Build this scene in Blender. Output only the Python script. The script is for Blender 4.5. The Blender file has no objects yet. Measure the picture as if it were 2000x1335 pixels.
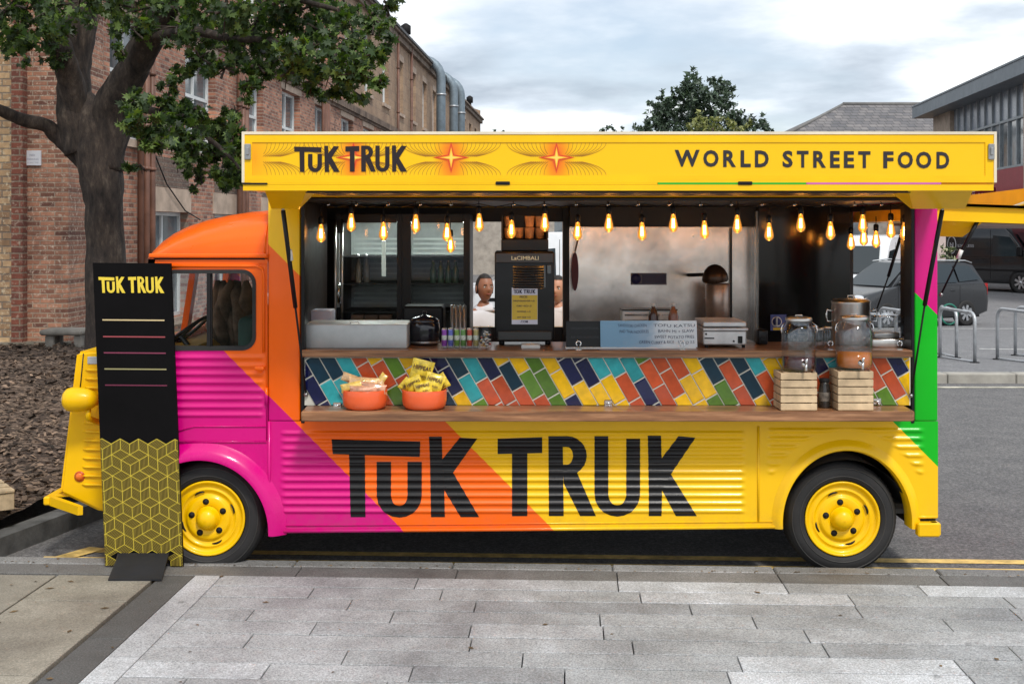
import bpy, bmesh, math, random
from mathutils import Vector, Matrix, noise
R = math.radians
random.seed(7)
sc = bpy.context.scene
# ---------------------------------------------------------------- camera, sky, sun
EYE = 1.961; F = 2359.0
cam_d = bpy.data.cameras.new("camera"); cam = bpy.data.objects.new("camera", cam_d)
sc.collection.objects.link(cam); sc.camera = cam
cam.location = (0, -7, EYE); cam.rotation_euler = (R(90), 0, 0)
cam_d.sensor_width = 36; cam_d.lens = 36*F/2000; cam_d.shift_y = -(667.5-450)/2000
cam_d.clip_start = 0.1; cam_d.clip_end = 1500
SUN_EL, SUN_AZ = 52, 158          # azimuth clockwise from +Y: sun behind the camera, to the right
world = bpy.data.worlds.new("World"); sc.world = world; world.use_nodes = True
wn = world.node_tree.nodes; wl = world.node_tree.links
bg = wn['Background']; bg.inputs[1].default_value = 0.106
sky = wn.new('ShaderNodeTexSky'); sky.sky_type = 'NISHITA'; sky.sun_disc = False
sky.sun_elevation = R(SUN_EL); sky.sun_rotation = R(SUN_AZ); sky.air_density = 1.0; sky.dust_density = 1.5
tc = wn.new('ShaderNodeTexCoord'); sp = wn.new('ShaderNodeSeparateXYZ'); wl.new(tc.outputs['Generated'], sp.inputs[0])
def wmath(op, a, b=None, c=None):
    n = wn.new('ShaderNodeMath'); n.operation = op
    for i, v in enumerate((a, b, c)):
        if v is None: continue
        if isinstance(v, (int, float)): n.inputs[i].default_value = v
        else: wl.new(v, n.inputs[i])
    return n.outputs[0]
zz = wmath('ADD', wmath('MAXIMUM', sp.outputs[2], 0.0), 0.16)
cx = wmath('DIVIDE', sp.outputs[0], zz); cy = wmath('DIVIDE', sp.outputs[1], zz)
cb = wn.new('ShaderNodeCombineXYZ'); wl.new(cx, cb.inputs[0]); wl.new(cy, cb.inputs[1]); cb.inputs[2].default_value = 3.7
n1 = wn.new('ShaderNodeTexNoise'); n1.inputs['Scale'].default_value = .85; n1.inputs['Detail'].default_value = 8; n1.inputs['Roughness'].default_value = .5
n2 = wn.new('ShaderNodeTexNoise'); n2.inputs['Scale'].default_value = 1.35; n2.inputs['Detail'].default_value = 9; n2.inputs['Roughness'].default_value = .5
wl.new(cb.outputs[0], n1.inputs['Vector'])
mp = wn.new('ShaderNodeMapping'); mp.inputs['Location'].default_value = (5.3, 1.2, 2.0); wl.new(cb.outputs[0], mp.inputs[0]); wl.new(mp.outputs[0], n2.inputs['Vector'])
r1 = wn.new('ShaderNodeValToRGB'); wl.new(n1.outputs[0], r1.inputs[0])
r1.color_ramp.elements[0].position = .34; r1.color_ramp.elements[0].color = (0, 0, 0, 1)
r1.color_ramp.elements[1].position = .5; r1.color_ramp.elements[1].color = (1, 1, 1, 1)
r2 = wn.new('ShaderNodeValToRGB'); wl.new(n2.outputs[0], r2.inputs[0])
e = r2.color_ramp.elements; e[0].position = .36; e[0].color = (3.4, 3.95, 4.65, 1); e[1].position = .58; e[1].color = (9.8, 9.9, 9.9, 1)
m = e.new(.46); m.color = (5.5, 6.15, 6.9, 1)
pale = wn.new('ShaderNodeMixRGB'); pale.inputs[0].default_value = .35; wl.new(sky.outputs[0], pale.inputs[1]); pale.inputs[2].default_value = (6.5, 7.0, 7.6, 1)
mx = wn.new('ShaderNodeMixRGB'); wl.new(r1.outputs[0], mx.inputs[0]); wl.new(pale.outputs[0], mx.inputs[1]); wl.new(r2.outputs[0], mx.inputs[2])
wl.new(mx.outputs[0], bg.inputs[0])
sd = bpy.data.lights.new("sun", 'SUN'); sd.energy = 2.1; sd.angle = R(9); sd.color = (1, .96, .9)
sun = bpy.data.objects.new("sun", sd); sc.collection.objects.link(sun)
sdir = Vector((math.sin(R(SUN_AZ))*math.cos(R(SUN_EL)), math.cos(R(SUN_AZ))*math.cos(R(SUN_EL)), math.sin(R(SUN_EL))))
sun.rotation_euler = sdir.to_track_quat('Z', 'Y').to_euler(); sun.location = sdir*30
sc.view_settings.view_transform = 'Standard'; sc.view_settings.look = 'None'
sc.view_settings.exposure = 0.42; sc.view_settings.gamma = 1
sc.cycles.use_denoising = True
sc.cycles.max_bounces = 8; sc.cycles.transparent_max_bounces = 24; sc.cycles.glossy_bounces = 4; sc.cycles.transmission_bounces = 8
sc.cycles.sample_clamp_indirect = 4
# ---------------------------------------------------------------- helpers
def W(px, py, Y):
    D = Y+7; return Vector(((px-1000)/F*D, Y, EYE-(py-450)/F*D))
def XX(px, Y=0): return (px-1000)/F*(Y+7)
def ZZ(py, Y=0): return EYE-(py-450)/F*(Y+7)
LOC = {}
def V(*a): return Vector(a)
class B:
    def __init__(s): s.v = []; s.f = []; s.sm = []
    def add(s, vs, fs, smooth=False):
        o = len(s.v); s.v += [tuple(v) for v in vs]
        for f in fs: s.f.append(tuple(i+o for i in f)); s.sm.append(smooth)
        return s
    def box(s, x0, x1, y0, y1, z0, z1, M=None):
        vs = [V(x, y, z) for x in (x0, x1) for y in (y0, y1) for z in (z0, z1)]
        if M is not None: vs = [M @ v for v in vs]
        return s.add(vs, [(0,1,3,2),(4,6,7,5),(0,4,5,1),(2,3,7,6),(0,2,6,4),(1,5,7,3)])
    def bbox(s, x0, x1, y0, y1, z0, z1, b=.01, M=None, seg=1):
        # box with chamfered edges
        bm = bmesh.new(); bmesh.ops.create_cube(bm, size=1)
        for v in bm.verts: v.co = V((x0+x1)/2+v.co.x*(x1-x0), (y0+y1)/2+v.co.y*(y1-y0), (z0+z1)/2+v.co.z*(z1-z0))
        b = min(b, .49*min(abs(x1-x0), abs(y1-y0), abs(z1-z0)))
        bmesh.ops.bevel(bm, geom=bm.edges[:], offset=b, segments=seg, affect='EDGES', profile=.5)
        return s.frombm(bm, M, seg > 1)
    def frombm(s, bm, M=None, smooth=False):
        bm.verts.index_update()
        vs = [(M @ v.co if M is not None else v.co.copy()) for v in bm.verts]
        s.add(vs, [tuple(v.index for v in f.verts) for f in bm.faces], smooth); bm.free(); return s
    def poly(s, pts, smooth=False): return s.add(pts, [tuple(range(len(pts)))], smooth)
    def prism(s, pts, d):
        # pts: closed outline (vectors), d: extrusion vector
        n = len(pts); d = Vector(d); pts = [Vector(p) for p in pts]
        vs = pts+[p+d for p in pts]
        fs = [tuple(range(n)), tuple(range(2*n-1, n-1, -1))]+[(i, i+n, (i+1) % n+n, (i+1) % n) for i in range(n)]
        return s.add(vs, fs)
    def tube(s, pts, r, seg=10, cap=True, smooth=True, flat=1.0):
        pts = [Vector(p) for p in pts]; n = len(pts)
        rs = r if isinstance(r, (list, tuple)) else [r]*n
        vs = []; t0 = None; u = None
        for i, p in enumerate(pts):
            t = (pts[min(i+1, n-1)]-pts[max(i-1, 0)]).normalized()
            if u is None:
                u = t.orthogonal().normalized()
            else:
                u = (u - t*u.dot(t)).normalized()
            w = t.cross(u)
            for k in range(seg):
                a = 2*math.pi*k/seg; vs.append(p+(u*math.cos(a)+w*math.sin(a)*flat)*rs[i])
        fs = [(i*seg+k, i*seg+(k+1) % seg, (i+1)*seg+(k+1) % seg, (i+1)*seg+k) for i in range(n-1) for k in range(seg)]
        s.add(vs, fs, smooth)
        if cap:
            s.add(vs[:seg], [tuple(range(seg-1, -1, -1))]); s.add(vs[-seg:], [tuple(range(seg))])
        return s
    def lathe(s, prof, c, axis=(0, 0, 1), seg=28, smooth=True, a0=0, a1=360, sy=1.0):
        c = Vector(c); ax = Vector(axis).normalized(); u = ax.orthogonal().normalized() if abs(ax.z) < .99 else V(1, 0, 0)
        if abs(ax.y) > .99: u = V(1, 0, 0)
        w = ax.cross(u); full = abs(a1-a0) >= 359.9; m = seg if full else seg+1
        vs = []
        for r, t in prof:
            for k in range(m):
                a = R(a0+(a1-a0)*k/seg); vs.append(c+ax*t+(u*math.cos(a)+w*math.sin(a)*sy)*max(r, 1e-5))
        fs = []
        for i in range(len(prof)-1):
            for k in range(seg):
                k2 = (k+1) % m; fs.append((i*m+k, i*m+k2, (i+1)*m+k2, (i+1)*m+k))
        return s.add(vs, fs, smooth)
    def sphere(s, c, rx, ry, rz, seg=16, rings=10, M=None):
        c = Vector(c); vs = []
        for i in range(rings+1):
            th = math.pi*i/rings
            for k in range(seg):
                a = 2*math.pi*k/seg
                p = V(rx*math.sin(th)*math.cos(a), ry*math.sin(th)*math.sin(a), rz*math.cos(th))
                vs.append(c+(M @ p if M is not None else p))
        fs = [(i*seg+k, (i+1)*seg+k, (i+1)*seg+(k+1) % seg, i*seg+(k+1) % seg) for i in range(rings) for k in range(seg)]
        return s.add(vs, fs, True)
    def sweep(s, path, prof, closed=False, smooth=True):
        # path: list of (origin, U, V) ; prof: list of (u,v)
        m = len(prof); vs = [o+U*a+Vv*b for o, U, Vv in path for a, b in prof]
        n = len(path)
        fs = [(i*m+k, i*m+(k+1), (i+1)*m+(k+1), (i+1)*m+k) for i in range(n-1) for k in range(m-1)]
        if closed: fs += [(i*m+m-1, i*m, (i+1)*m, (i+1)*m+m-1) for i in range(n-1)]
        return s.add(vs, fs, smooth)
    def grid(s, nx, ny, fn, smooth=True):
        vs = [fn(i/nx, j/ny) for j in range(ny+1) for i in range(nx+1)]
        fs = [(j*(nx+1)+i, j*(nx+1)+i+1, (j+1)*(nx+1)+i+1, (j+1)*(nx+1)+i) for j in range(ny) for i in range(nx)]
        return s.add(vs, fs, smooth)
    def ring(s, outer, inner, smooth=False):
        n = len(outer); return s.add(outer+inner, [(i, (i+1) % n, n+(i+1) % n, n+i) for i in range(n)], smooth)

def mesh_from(name, b, off):
    me = bpy.data.meshes.new(name)
    me.from_pydata([(v[0]-off[0], v[1]-off[1], v[2]-off[2]) for v in b.v], [], b.f)
    me.polygons.foreach_set('use_smooth', b.sm); me.validate(); me.update(); return me
def fixn(me):
    bm = bmesh.new(); bm.from_mesh(me); bmesh.ops.remove_doubles(bm, verts=bm.verts, dist=1e-5)
    bmesh.ops.recalc_face_normals(bm, faces=bm.faces); bm.to_mesh(me); bm.free()
def obj(name, b, m, parent=None, loc=None, label=None, cat=None, group=None, kind=None, fix=True, auto=None):
    """one mesh object; world-space geometry, stored relative to the root's base point"""
    if parent is not None: off = LOC[parent.name]
    else: off = Vector(loc) if loc is not None else V(0, 0, 0)
    me = mesh_from(name, b, off)
    if fix: fixn(me)
    o = bpy.data.objects.new(name, me); sc.collection.objects.link(o)
    if isinstance(m, (list, tuple)):
        for k in m: me.materials.append(k)
    else: me.materials.append(m)
    if parent is not None: o.parent = parent
    else: o.location = off
    LOC[o.name] = off
    tag(o, label, cat, group, kind)
    if auto: 
        try: me.set_sharp_from_angle(angle=R(auto))
        except Exception: pass
    return o
def tag(o, label=None, cat=None, group=None, kind=None):
    if label: o['label'] = label
    if cat: o['category'] = cat
    if group: o['group'] = group
    if kind: o['kind'] = kind
def thing(name, loc, label, cat, group=None):
    o = bpy.data.objects.new(name, None); sc.collection.objects.link(o); o.location = loc; o.empty_display_size = .1
    LOC[o.name] = Vector(loc); tag(o, label, cat, group); return o
def struct(name, b, m, fix=True, kind='structure'): return obj(name, b, m, kind=kind, fix=fix)
def copy_tree(o, parent=None):
    c = o.copy(); sc.collection.objects.link(c)
    if parent is not None: c.parent = parent
    LOC[c.name] = LOC[o.name]
    for ch in [k for k in bpy.data.objects if k.parent == o]: copy_tree(ch, c)
    return c
# ---- materials
def lin(c):
    return tuple((x/12.92 if x <= .04045 else ((x+.055)/1.055)**2.4) for x in c)
MATS = {}
class NT:
    def __init__(s, m): s.n = m.node_tree.nodes; s.l = m.node_tree.links
    def new(s, t, **k):
        n = s.n.new(t)
        for a, v in k.items(): setattr(n, a, v)
        return n
    def set(s, sock, v):
        if isinstance(v, (int, float, tuple, list)): sock.default_value = v
        else: s.l.new(v, sock)
    def math(s, op, a, b=None):
        n = s.new('ShaderNodeMath', operation=op); s.set(n.inputs[0], a)
        if b is not None: s.set(n.inputs[1], b)
        return n.outputs[0]
    def mix(s, f, a, b, mode='MIX'):
        n = s.new('ShaderNodeMixRGB', blend_type=mode); s.set(n.inputs[0], f)
        s.set(n.inputs[1], a if not isinstance(a, tuple) else a+(1,)*(4-len(a))); s.set(n.inputs[2], b if not isinstance(b, tuple) else b+(1,)*(4-len(b)))
        return n.outputs[0]
    def noise(s, scale, detail=3, rough=.5, vec=None, out=0):
        n = s.new('ShaderNodeTexNoise'); n.inputs['Scale'].default_value = scale; n.inputs['Detail'].default_value = detail; n.inputs['Roughness'].default_value = rough
        if vec is not None: s.l.new(vec, n.inputs['Vector'])
        return n.outputs[out]
    def ramp(s, fac, stops, interp='LINEAR'):
        n = s.new('ShaderNodeValToRGB'); n.color_ramp.interpolation = interp; s.set(n.inputs[0], fac)
        e = n.color_ramp.elements
        for i, (p, c) in enumerate(stops):
            el = e[i] if i < 2 else e.new(p)
            el.position = p; el.color = tuple(c)+(1,)*(4-len(c))
        return n.outputs[0]
def newmat(name):
    m = bpy.data.materials.new(name); m.use_nodes = True; return m, NT(m), m.node_tree.nodes['Principled BSDF']
def mat(name, col, rough=.5, metal=0, coat=0, var=.12, vs=3, bump=0, bs=40, emit=None, es=0, trans=0, ior=1.45, alpha=1, spec=.5, rand=0, sss=0, rvar=.08):
    if name in MATS: return MATS[name]
    m, t, p = newmat(name)
    co = t.new('ShaderNodeTexCoord').outputs['Object']
    base = col
    if var or rand:
        nz = t.noise(vs, 5, .6, co)
        lo = tuple(max(0, x*(1-var*1.6)) for x in col); hi = tuple(min(1, x*(1+var)) for x in col)
        c = t.ramp(nz, [(.3, lo), (.7, hi)])
        if rand:
            ri = t.new('ShaderNodeNewGeometry').outputs['Random Per Island']
            v = t.math('ADD', t.math('MULTIPLY', ri, 2*rand), 1-rand)
            h = t.new('ShaderNodeHueSaturation'); t.set(h.inputs['Value'], v); t.l.new(c, h.inputs['Color']); c = h.outputs[0]
        t.l.new(c, p.inputs['Base Color'])
        rr = t.math('ADD', t.math('MULTIPLY', t.noise(vs*4.3, 4, .6, co), rvar*2), rough-rvar)
        t.l.new(rr, p.inputs['Roughness'])
    else:
        p.inputs['Base Color'].default_value = tuple(col)+(1,); p.inputs['Roughness'].default_value = rough
    p.inputs['Metallic'].default_value = metal; p.inputs['Coat Weight'].default_value = coat; p.inputs['Coat Roughness'].default_value = .06
    p.inputs['Specular IOR Level'].default_value = spec; p.inputs['IOR'].default_value = ior
    p.inputs['Transmission Weight'].default_value = trans; p.inputs['Alpha'].default_value = alpha
    if sss: p.inputs['Subsurface Weight'].default_value = sss; p.inputs['Subsurface Radius'].default_value = (.02, .008, .004)
    if emit: p.inputs['Emission Color'].default_value = tuple(emit)+(1,); p.inputs['Emission Strength'].default_value = es
    if bump:
        bn = t.new('ShaderNodeBump'); bn.inputs['Strength'].default_value = bump; bn.inputs['Distance'].default_value = .01
        t.l.new(t.noise(bs, 6, .65, co), bn.inputs['Height']); t.l.new(bn.outputs[0], p.inputs['Normal'])
    MATS[name] = m; return m
def glassmat(name, tint=(1, 1, 1), alpha=.15, rough=.02):
    """thin pane: mostly lets light straight through, reflects at grazing angles"""
    m, t, p = newmat(name); t.n.remove(p); out = t.n['Material Output']
    tr = t.new('ShaderNodeBsdfTransparent'); tr.inputs[0].default_value = tint+(1,)
    gl = t.new('ShaderNodeBsdfGlossy'); gl.inputs['Roughness'].default_value = rough; gl.inputs[0].default_value = (.9, .95, 1, 1)
    fr = t.new('ShaderNodeLayerWeight'); fr.inputs[0].default_value = .5
    mx = t.new('ShaderNodeMixShader'); t.l.new(t.math('ADD', t.math('MULTIPLY', t.math('POWER', fr.outputs['Facing'], 4), .75), alpha), mx.inputs[0]); t.l.new(tr.outputs[0], mx.inputs[1]); t.l.new(gl.outputs[0], mx.inputs[2])
    t.l.new(mx.outputs[0], out.inputs[0]); return m
def brickmat(name, plane, c1, c2, mortar, bw=.225, bh=.075, ms=.01, rows=.5, nz=.5, speck=.5, pale=(.5, .40, .31)):
    m, t, p = newmat(name)
    co = t.new('ShaderNodeTexCoord').outputs['Object']; s = t.new('ShaderNodeSeparateXYZ'); t.l.new(co, s.inputs[0])
    c = t.new('ShaderNodeCombineXYZ'); t.l.new(s.outputs['XYZ'.index(plane[0])], c.inputs[0]); t.l.new(s.outputs[2], c.inputs[1])
    b = t.new('ShaderNodeTexBrick'); t.l.new(c.outputs[0], b.inputs['Vector']); b.offset = rows
    b.inputs['Scale'].default_value = 1; b.inputs['Brick Width'].default_value = bw; b.inputs['Row Height'].default_value = bh; b.inputs['Mortar Size'].default_value = ms; b.inputs['Mortar Smooth'].default_value = .3
    b.inputs['Color1'].default_value = c1+(1,); b.inputs['Color2'].default_value = c2+(1,); b.inputs['Mortar'].default_value = mortar+(1,); b.inputs['Bias'].default_value = -.1
    n = t.noise(1.1, 6, .65, co); n2 = t.noise(9, 5, .7, co)
    n3 = t.noise(23, 4, .7, co)
    k = t.mix(nz, b.outputs[0], t.ramp(n, [(.3, (.45, .4, .42)), (.7, (1.25, 1.2, 1.1))]), 'MULTIPLY')
    k = t.mix(.55, k, t.ramp(n2, [(.3, (.6, .55, .55)), (.72, (1.45, 1.4, 1.3))]), 'MULTIPLY')
    k = t.mix(t.ramp(n3, [(.54, (0, 0, 0)), (.68, (speck,)*3)]), k, pale)
    t.l.new(k, p.inputs['Base Color']); p.inputs['Roughness'].default_value = .9
    bn = t.new('ShaderNodeBump'); bn.inputs['Strength'].default_value = .6; bn.inputs['Distance'].default_value = .01
    t.l.new(t.math('ADD', t.math('MULTIPLY', b.outputs['Fac'], -1), t.math('MULTIPLY', n2, .6)), bn.inputs['Height']); t.l.new(bn.outputs[0], p.inputs['Normal'])
    return m
def text_geo(s, bold=0.0, cache={}):
    k = (s, bold)
    if k not in cache:
        cu = bpy.data.curves.new('t', 'FONT'); cu.body = s; cu.size = 1; cu.offset = bold; cu.resolution_u = 3
        o = bpy.data.objects.new('t', cu); sc.collection.objects.link(o); bpy.context.view_layer.update()
        me = bpy.data.meshes.new_from_object(o.evaluated_get(bpy.context.evaluated_depsgraph_get()))
        vs = [(v.co.x, v.co.y) for v in me.vertices]; fs = [tuple(p.vertices) for p in me.polygons]
        bpy.data.objects.remove(o); bpy.data.curves.remove(cu); bpy.data.meshes.remove(me)
        x0 = min(v[0] for v in vs); x1 = max(v[0] for v in vs); y0 = min(v[1] for v in vs); y1 = max(v[1] for v in vs)
        cache[k] = ([((x-x0)/(x1-x0), (y-y0)/(y1-y0)) for x, y in vs], fs)
    return cache[k]
def put_text(b, s, fn, bold=0.0):
    """fn(u,v) -> world point for u,v in 0..1 over the text's own box (v up)"""
    vs, fs = text_geo(s, bold); b.add([fn(u, v) for u, v in vs], fs)
def clip(poly, f):
    """clip convex polygon (2d pts) by f(p)>=0"""
    out = []
    for i, a in enumerate(poly):
        c = poly[(i+1) % len(poly)]; fa, fc = f(a), f(c)
        if fa >= 0: out.append(a)
        if (fa >= 0) != (fc >= 0):
            t = fa/(fa-fc); out.append((a[0]+(c[0]-a[0])*t, a[1]+(c[1]-a[1])*t))
    return out
# ---- paint & common materials
ORANGE = (.93, .128, .0); MAGENTA = (.60, .0, .185); YELLOW = (.89, .51, .0); GREEN = (.0, .43, .008)
M = {}
def paint_stripes():
    m, t, p = newmat('striped_paint')
    co = t.new('ShaderNodeTexCoord').outputs['Object']; s = t.new('ShaderNodeSeparateXYZ'); t.l.new(co, s.inputs[0])
    f = t.math('MULTIPLY', t.math('ADD', t.math('ADD', s.outputs[0], s.outputs[2]), 3.25), 1/8)
    P = lambda v: (v+3)/8
    c = t.ramp(f, [(0, MAGENTA), (P(-.419), ORANGE), (P(.439), YELLOW), (P(3.062), GREEN), (P(3.908), MAGENTA)], 'CONSTANT')
    c = t.mix(.25, c, t.ramp(t.noise(2.5, 6, .65, co), [(.3, (.82, .82, .82)), (.7, (1.1, 1.1, 1.1))]), 'MULTIPLY')
    zl = t.math('SUBTRACT', 1, t.math('MULTIPLY', s.outputs[2], 2.1)); dn = t.math('SUBTRACT', t.noise(11, 7, .75, co), .42)
    dm = t.math('MAXIMUM', t.math('MULTIPLY', t.math('MAXIMUM', zl, 0), t.math('MULTIPLY', dn, 2.6)), 0)
    c = t.mix(t.math('MINIMUM', dm, .42), c, (.16, .12, .08))
    t.l.new(c, p.inputs['Base Color']); p.inputs['Coat Weight'].default_value = .18; p.inputs['Coat Roughness'].default_value = .1; p.inputs['Specular IOR Level'].default_value = .3
    t.l.new(t.math('ADD', t.math('MULTIPLY', t.noise(14, 4, .6, co), .2), .24), p.inputs['Roughness'])
    bn = t.new('ShaderNodeBump'); bn.inputs['Strength'].default_value = .12; bn.inputs['Distance'].default_value = .01
    t.l.new(t.noise(5, 3, .5, co), bn.inputs['Height']); t.l.new(bn.outputs[0], p.inputs['Normal'])
    return m
M['stripe'] = paint_stripes()
M['yellow'] = mat('yellow_paint', YELLOW, .34, coat=.15, spec=.3, var=.06, bump=.08, bs=6)
M['orange'] = mat('orange_paint', ORANGE, .3, coat=.2, spec=.3, var=.06, bump=.1, bs=5)
M['magenta'] = mat('magenta_paint', MAGENTA, .28, coat=.25, spec=.3, var=.06, bump=.1, bs=6)
M['greenp'] = mat('green_paint', GREEN, .3, coat=.5, var=.05)
M['black'] = mat('black_paint', (.008, .008, .009), .38, coat=.08, var=.2, spec=.3)
M['blackm'] = mat('black_matt', (.013, .012, .013), .65, var=.2, spec=.25)
M['rubber'] = mat('rubber', (.022, .021, .021), .75, var=.25, bump=.2, bs=60)
M['darkint'] = mat('dark_interior', (.025, .019, .018), .45, var=.25)
M['chassis'] = mat('chassis_dark', (.02, .018, .016), .8, var=.3)
M['steel'] = mat('brushed_steel', (.74, .72, .69), .34, metal=1, var=.15, vs=6, rvar=.12)
M['steeld'] = mat('dull_steel', (.42, .42, .42), .42, metal=1, var=.2, vs=8)
M['chrome'] = mat('chrome', (.75, .75, .75), .12, metal=1, var=0)
M['white'] = mat('white_plastic', (.75, .75, .73), .4, var=.06)
M['galv'] = mat('galvanised', (.50, .52, .54), .5, metal=.6, var=.15, vs=10)
M['glass'] = glassmat('clear_glass', (.97, .98, .98), .02)
M['glassd'] = glassmat('tinted_glass', (.92, .94, .94), .02)
M['carglass'] = mat('car_glass', (.018, .026, .03), .05, var=0, spec=.8)
M['winglass'] = mat('window_glass', (.16, .19, .21), .08, var=.5, vs=.7, spec=1)
# ================================================================ GROUND, ROAD, PAVEMENT
YAW = -.047
U_ = V(math.cos(YAW), math.sin(YAW), 0); N_ = V(math.sin(YAW), -math.cos(YAW), 0)   # along the kerb, towards the camera
K0 = V(0, .021, 0)                                                                   # kerb front-top edge at x=0 (Y at px1000)
def pv(u, v, z=.03): p = K0+U_*u+N_*v; return V(p.x, p.y, z)
ASPH = (.075, .073, .072)
def asphalt(name, base, scale=1.0):
    m, t, p = newmat(name); co = t.new('ShaderNodeTexCoord').outputs['Object']
    fine = t.noise(48, 6, .85, co); mid = t.noise(3.2, 7, .7, co)
    c = t.ramp(fine, [(.32, tuple(x*.3 for x in base)), (.5, base), (.68, tuple(x*2.6 for x in base))])
    c = t.mix(.6, c, t.ramp(mid, [(.3, (.65, .65, .68)), (.7, (1.3, 1.28, 1.25))]), 'MULTIPLY')
    t.l.new(c, p.inputs['Base Color']); p.inputs['Roughness'].default_value = .85
    bn = t.new('ShaderNodeBump'); bn.inputs['Strength'].default_value = .7; bn.inputs['Distance'].default_value = .006
    t.l.new(fine, bn.inputs['Height']); t.l.new(bn.outputs[0], p.inputs['Normal']); return m
M['asphalt'] = asphalt('asphalt', (.115, .112, .112)); M['asphalt2'] = asphalt('car_park_asphalt', (.16, .16, .165))
def farz(Y):
    P_ = [(8.9, .074), (24, -.47), (27, -.47), (34, -.16), (60, -.1), (130, -.1)]
    for (a, za), (c, zc) in zip(P_, P_[1:]):
        if Y <= c: return za+(zc-za)*(Y-a)/(c-a)
    return -.1
b = B(); b.poly([V(-60, 8.9, -.05), V(-60, -1.2, -.05), V(60, -1.2, -.05), V(60, 8.9, -.05)]); struct('road', b, M['asphalt'])
b = B()
ys = [9.12, 12, 18, 24, 27, 34, 60, 130]
b.add([V(x, y, farz(y)) for y in ys for x in (-90, 150)], [(2*i, 2*i+1, 2*i+3, 2*i+2) for i in range(len(ys)-1)]); struct('car_park', b, M['asphalt2'])
b = B(); b.poly([V(-900, -60, -.75), V(900, -60, -.75), V(900, 1200, -.75), V(-900, 1200, -.75)])
struct('ground', b, mat('far_ground', (.09, .1, .06), .95, var=.3, vs=.05))
# far kerb
b = B(); x = -1.5
while x < 34: b.bbox(x, x+.895, 8.9, 9.13, -.2, .075, .012); x += .905
struct('far_kerb', b, mat('concrete_kerb', (.36, .34, .30), .85, var=.2, rand=.1, bump=.3))
M['linew'] = mat('white_line', (.62, .62, .6), .7, var=.3, vs=9); M['liney'] = mat('yellow_line', (.72, .50, .16), .7, var=.3, vs=12)
b = B(); b.poly([V(-1, 8.42, -.046), V(40, 8.42, -.046), V(40, 8.55, -.046), V(-1, 8.55, -.046)])
struct('road_marking', b, mat('worn_cream_line', (.5, .47, .38), .8, var=.35, vs=7))
def line2(p, q, w):
    p = Vector(p); q = Vector(q); d = (q-p).normalized(); n = V(-d.y, d.x, 0)*w/2; return [p-n, q-n, q+n, p+n]
b = B()
for v0 in (-.20, -.40):
    b.poly([pv(-2.72 if v0 < -.3 else -2.9, v0, -.046), pv(9, v0, -.046), pv(9, v0-.09, -.046), pv(-2.72 if v0 < -.3 else -2.9, v0-.09, -.046)])
struct('yellow_lines', b, M['liney'])
b = B(); b.poly([V(-2.98, .13, -.042), V(-2.86, .13, -.042), V(-2.55, .62, -.042), V(-2.68, .66, -.042)]); struct('yellow_line_end', b, M['liney'])
b = B()
for a, c in (((8.2, 9.9), (15.5, 12.2)), ((8.2, 14.2), (19, 10.6)), ((8.5, 22.0), (30, 22.0)), ((12.2, 17.5), (22, 13.5)), ((16.0, 30), (26, 30))):
    p = V(a[0], a[1], farz(a[1])+.006); q = V(c[0], c[1], farz(c[1])+.006); b.poly(line2(p, q, .1))
struct('parking_lines', b, M['linew'])
# front pavement: real stones with open joints on a dark bed
b = B(); q = [pv(-14, .01, .006), pv(14, .01, .006), pv(14, 7.6, .006), pv(-14, 7.6, .006)]; b.poly(q)
struct('pavement_bed', b, mat('joint_mortar', (.025, .025, .024), .95, var=.3, bump=.3))
b = B(); b.prism([pv(-14, 0, -.3), pv(14, 0, -.3), pv(14, .3, -.3), pv(-14, .3, -.3)], (0, 0, .316)); struct('kerb_footing', b, mat('kerb_face', (.1, .1, .1), .9, var=.3))
rnd = random.Random(3)
def stone(b, u0, u1, v0, v1, top=.03, c=.0025, jit=.0012):
    z = top+rnd.uniform(-jit, jit)
    lo = [pv(u0, v0, .0), pv(u1, v0, .0), pv(u1, v1, .0), pv(u0, v1, .0)]
    md = [pv(u0, v0, z-c), pv(u1, v0, z-c), pv(u1, v1, z-c), pv(u0, v1, z-c)]
    hi = [pv(u0+c, v0+c, z), pv(u1-c, v0+c, z), pv(u1-c, v1-c, z), pv(u0+c, v1-c, z)]
    b.add(lo+md+hi, [(i, (i+1) % 4, 4+(i+1) % 4, 4+i) for i in range(4)]+[(4+i, 4+(i+1) % 4, 8+(i+1) % 4, 8+i) for i in range(4)]+[(8, 9, 10, 11)])
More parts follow.
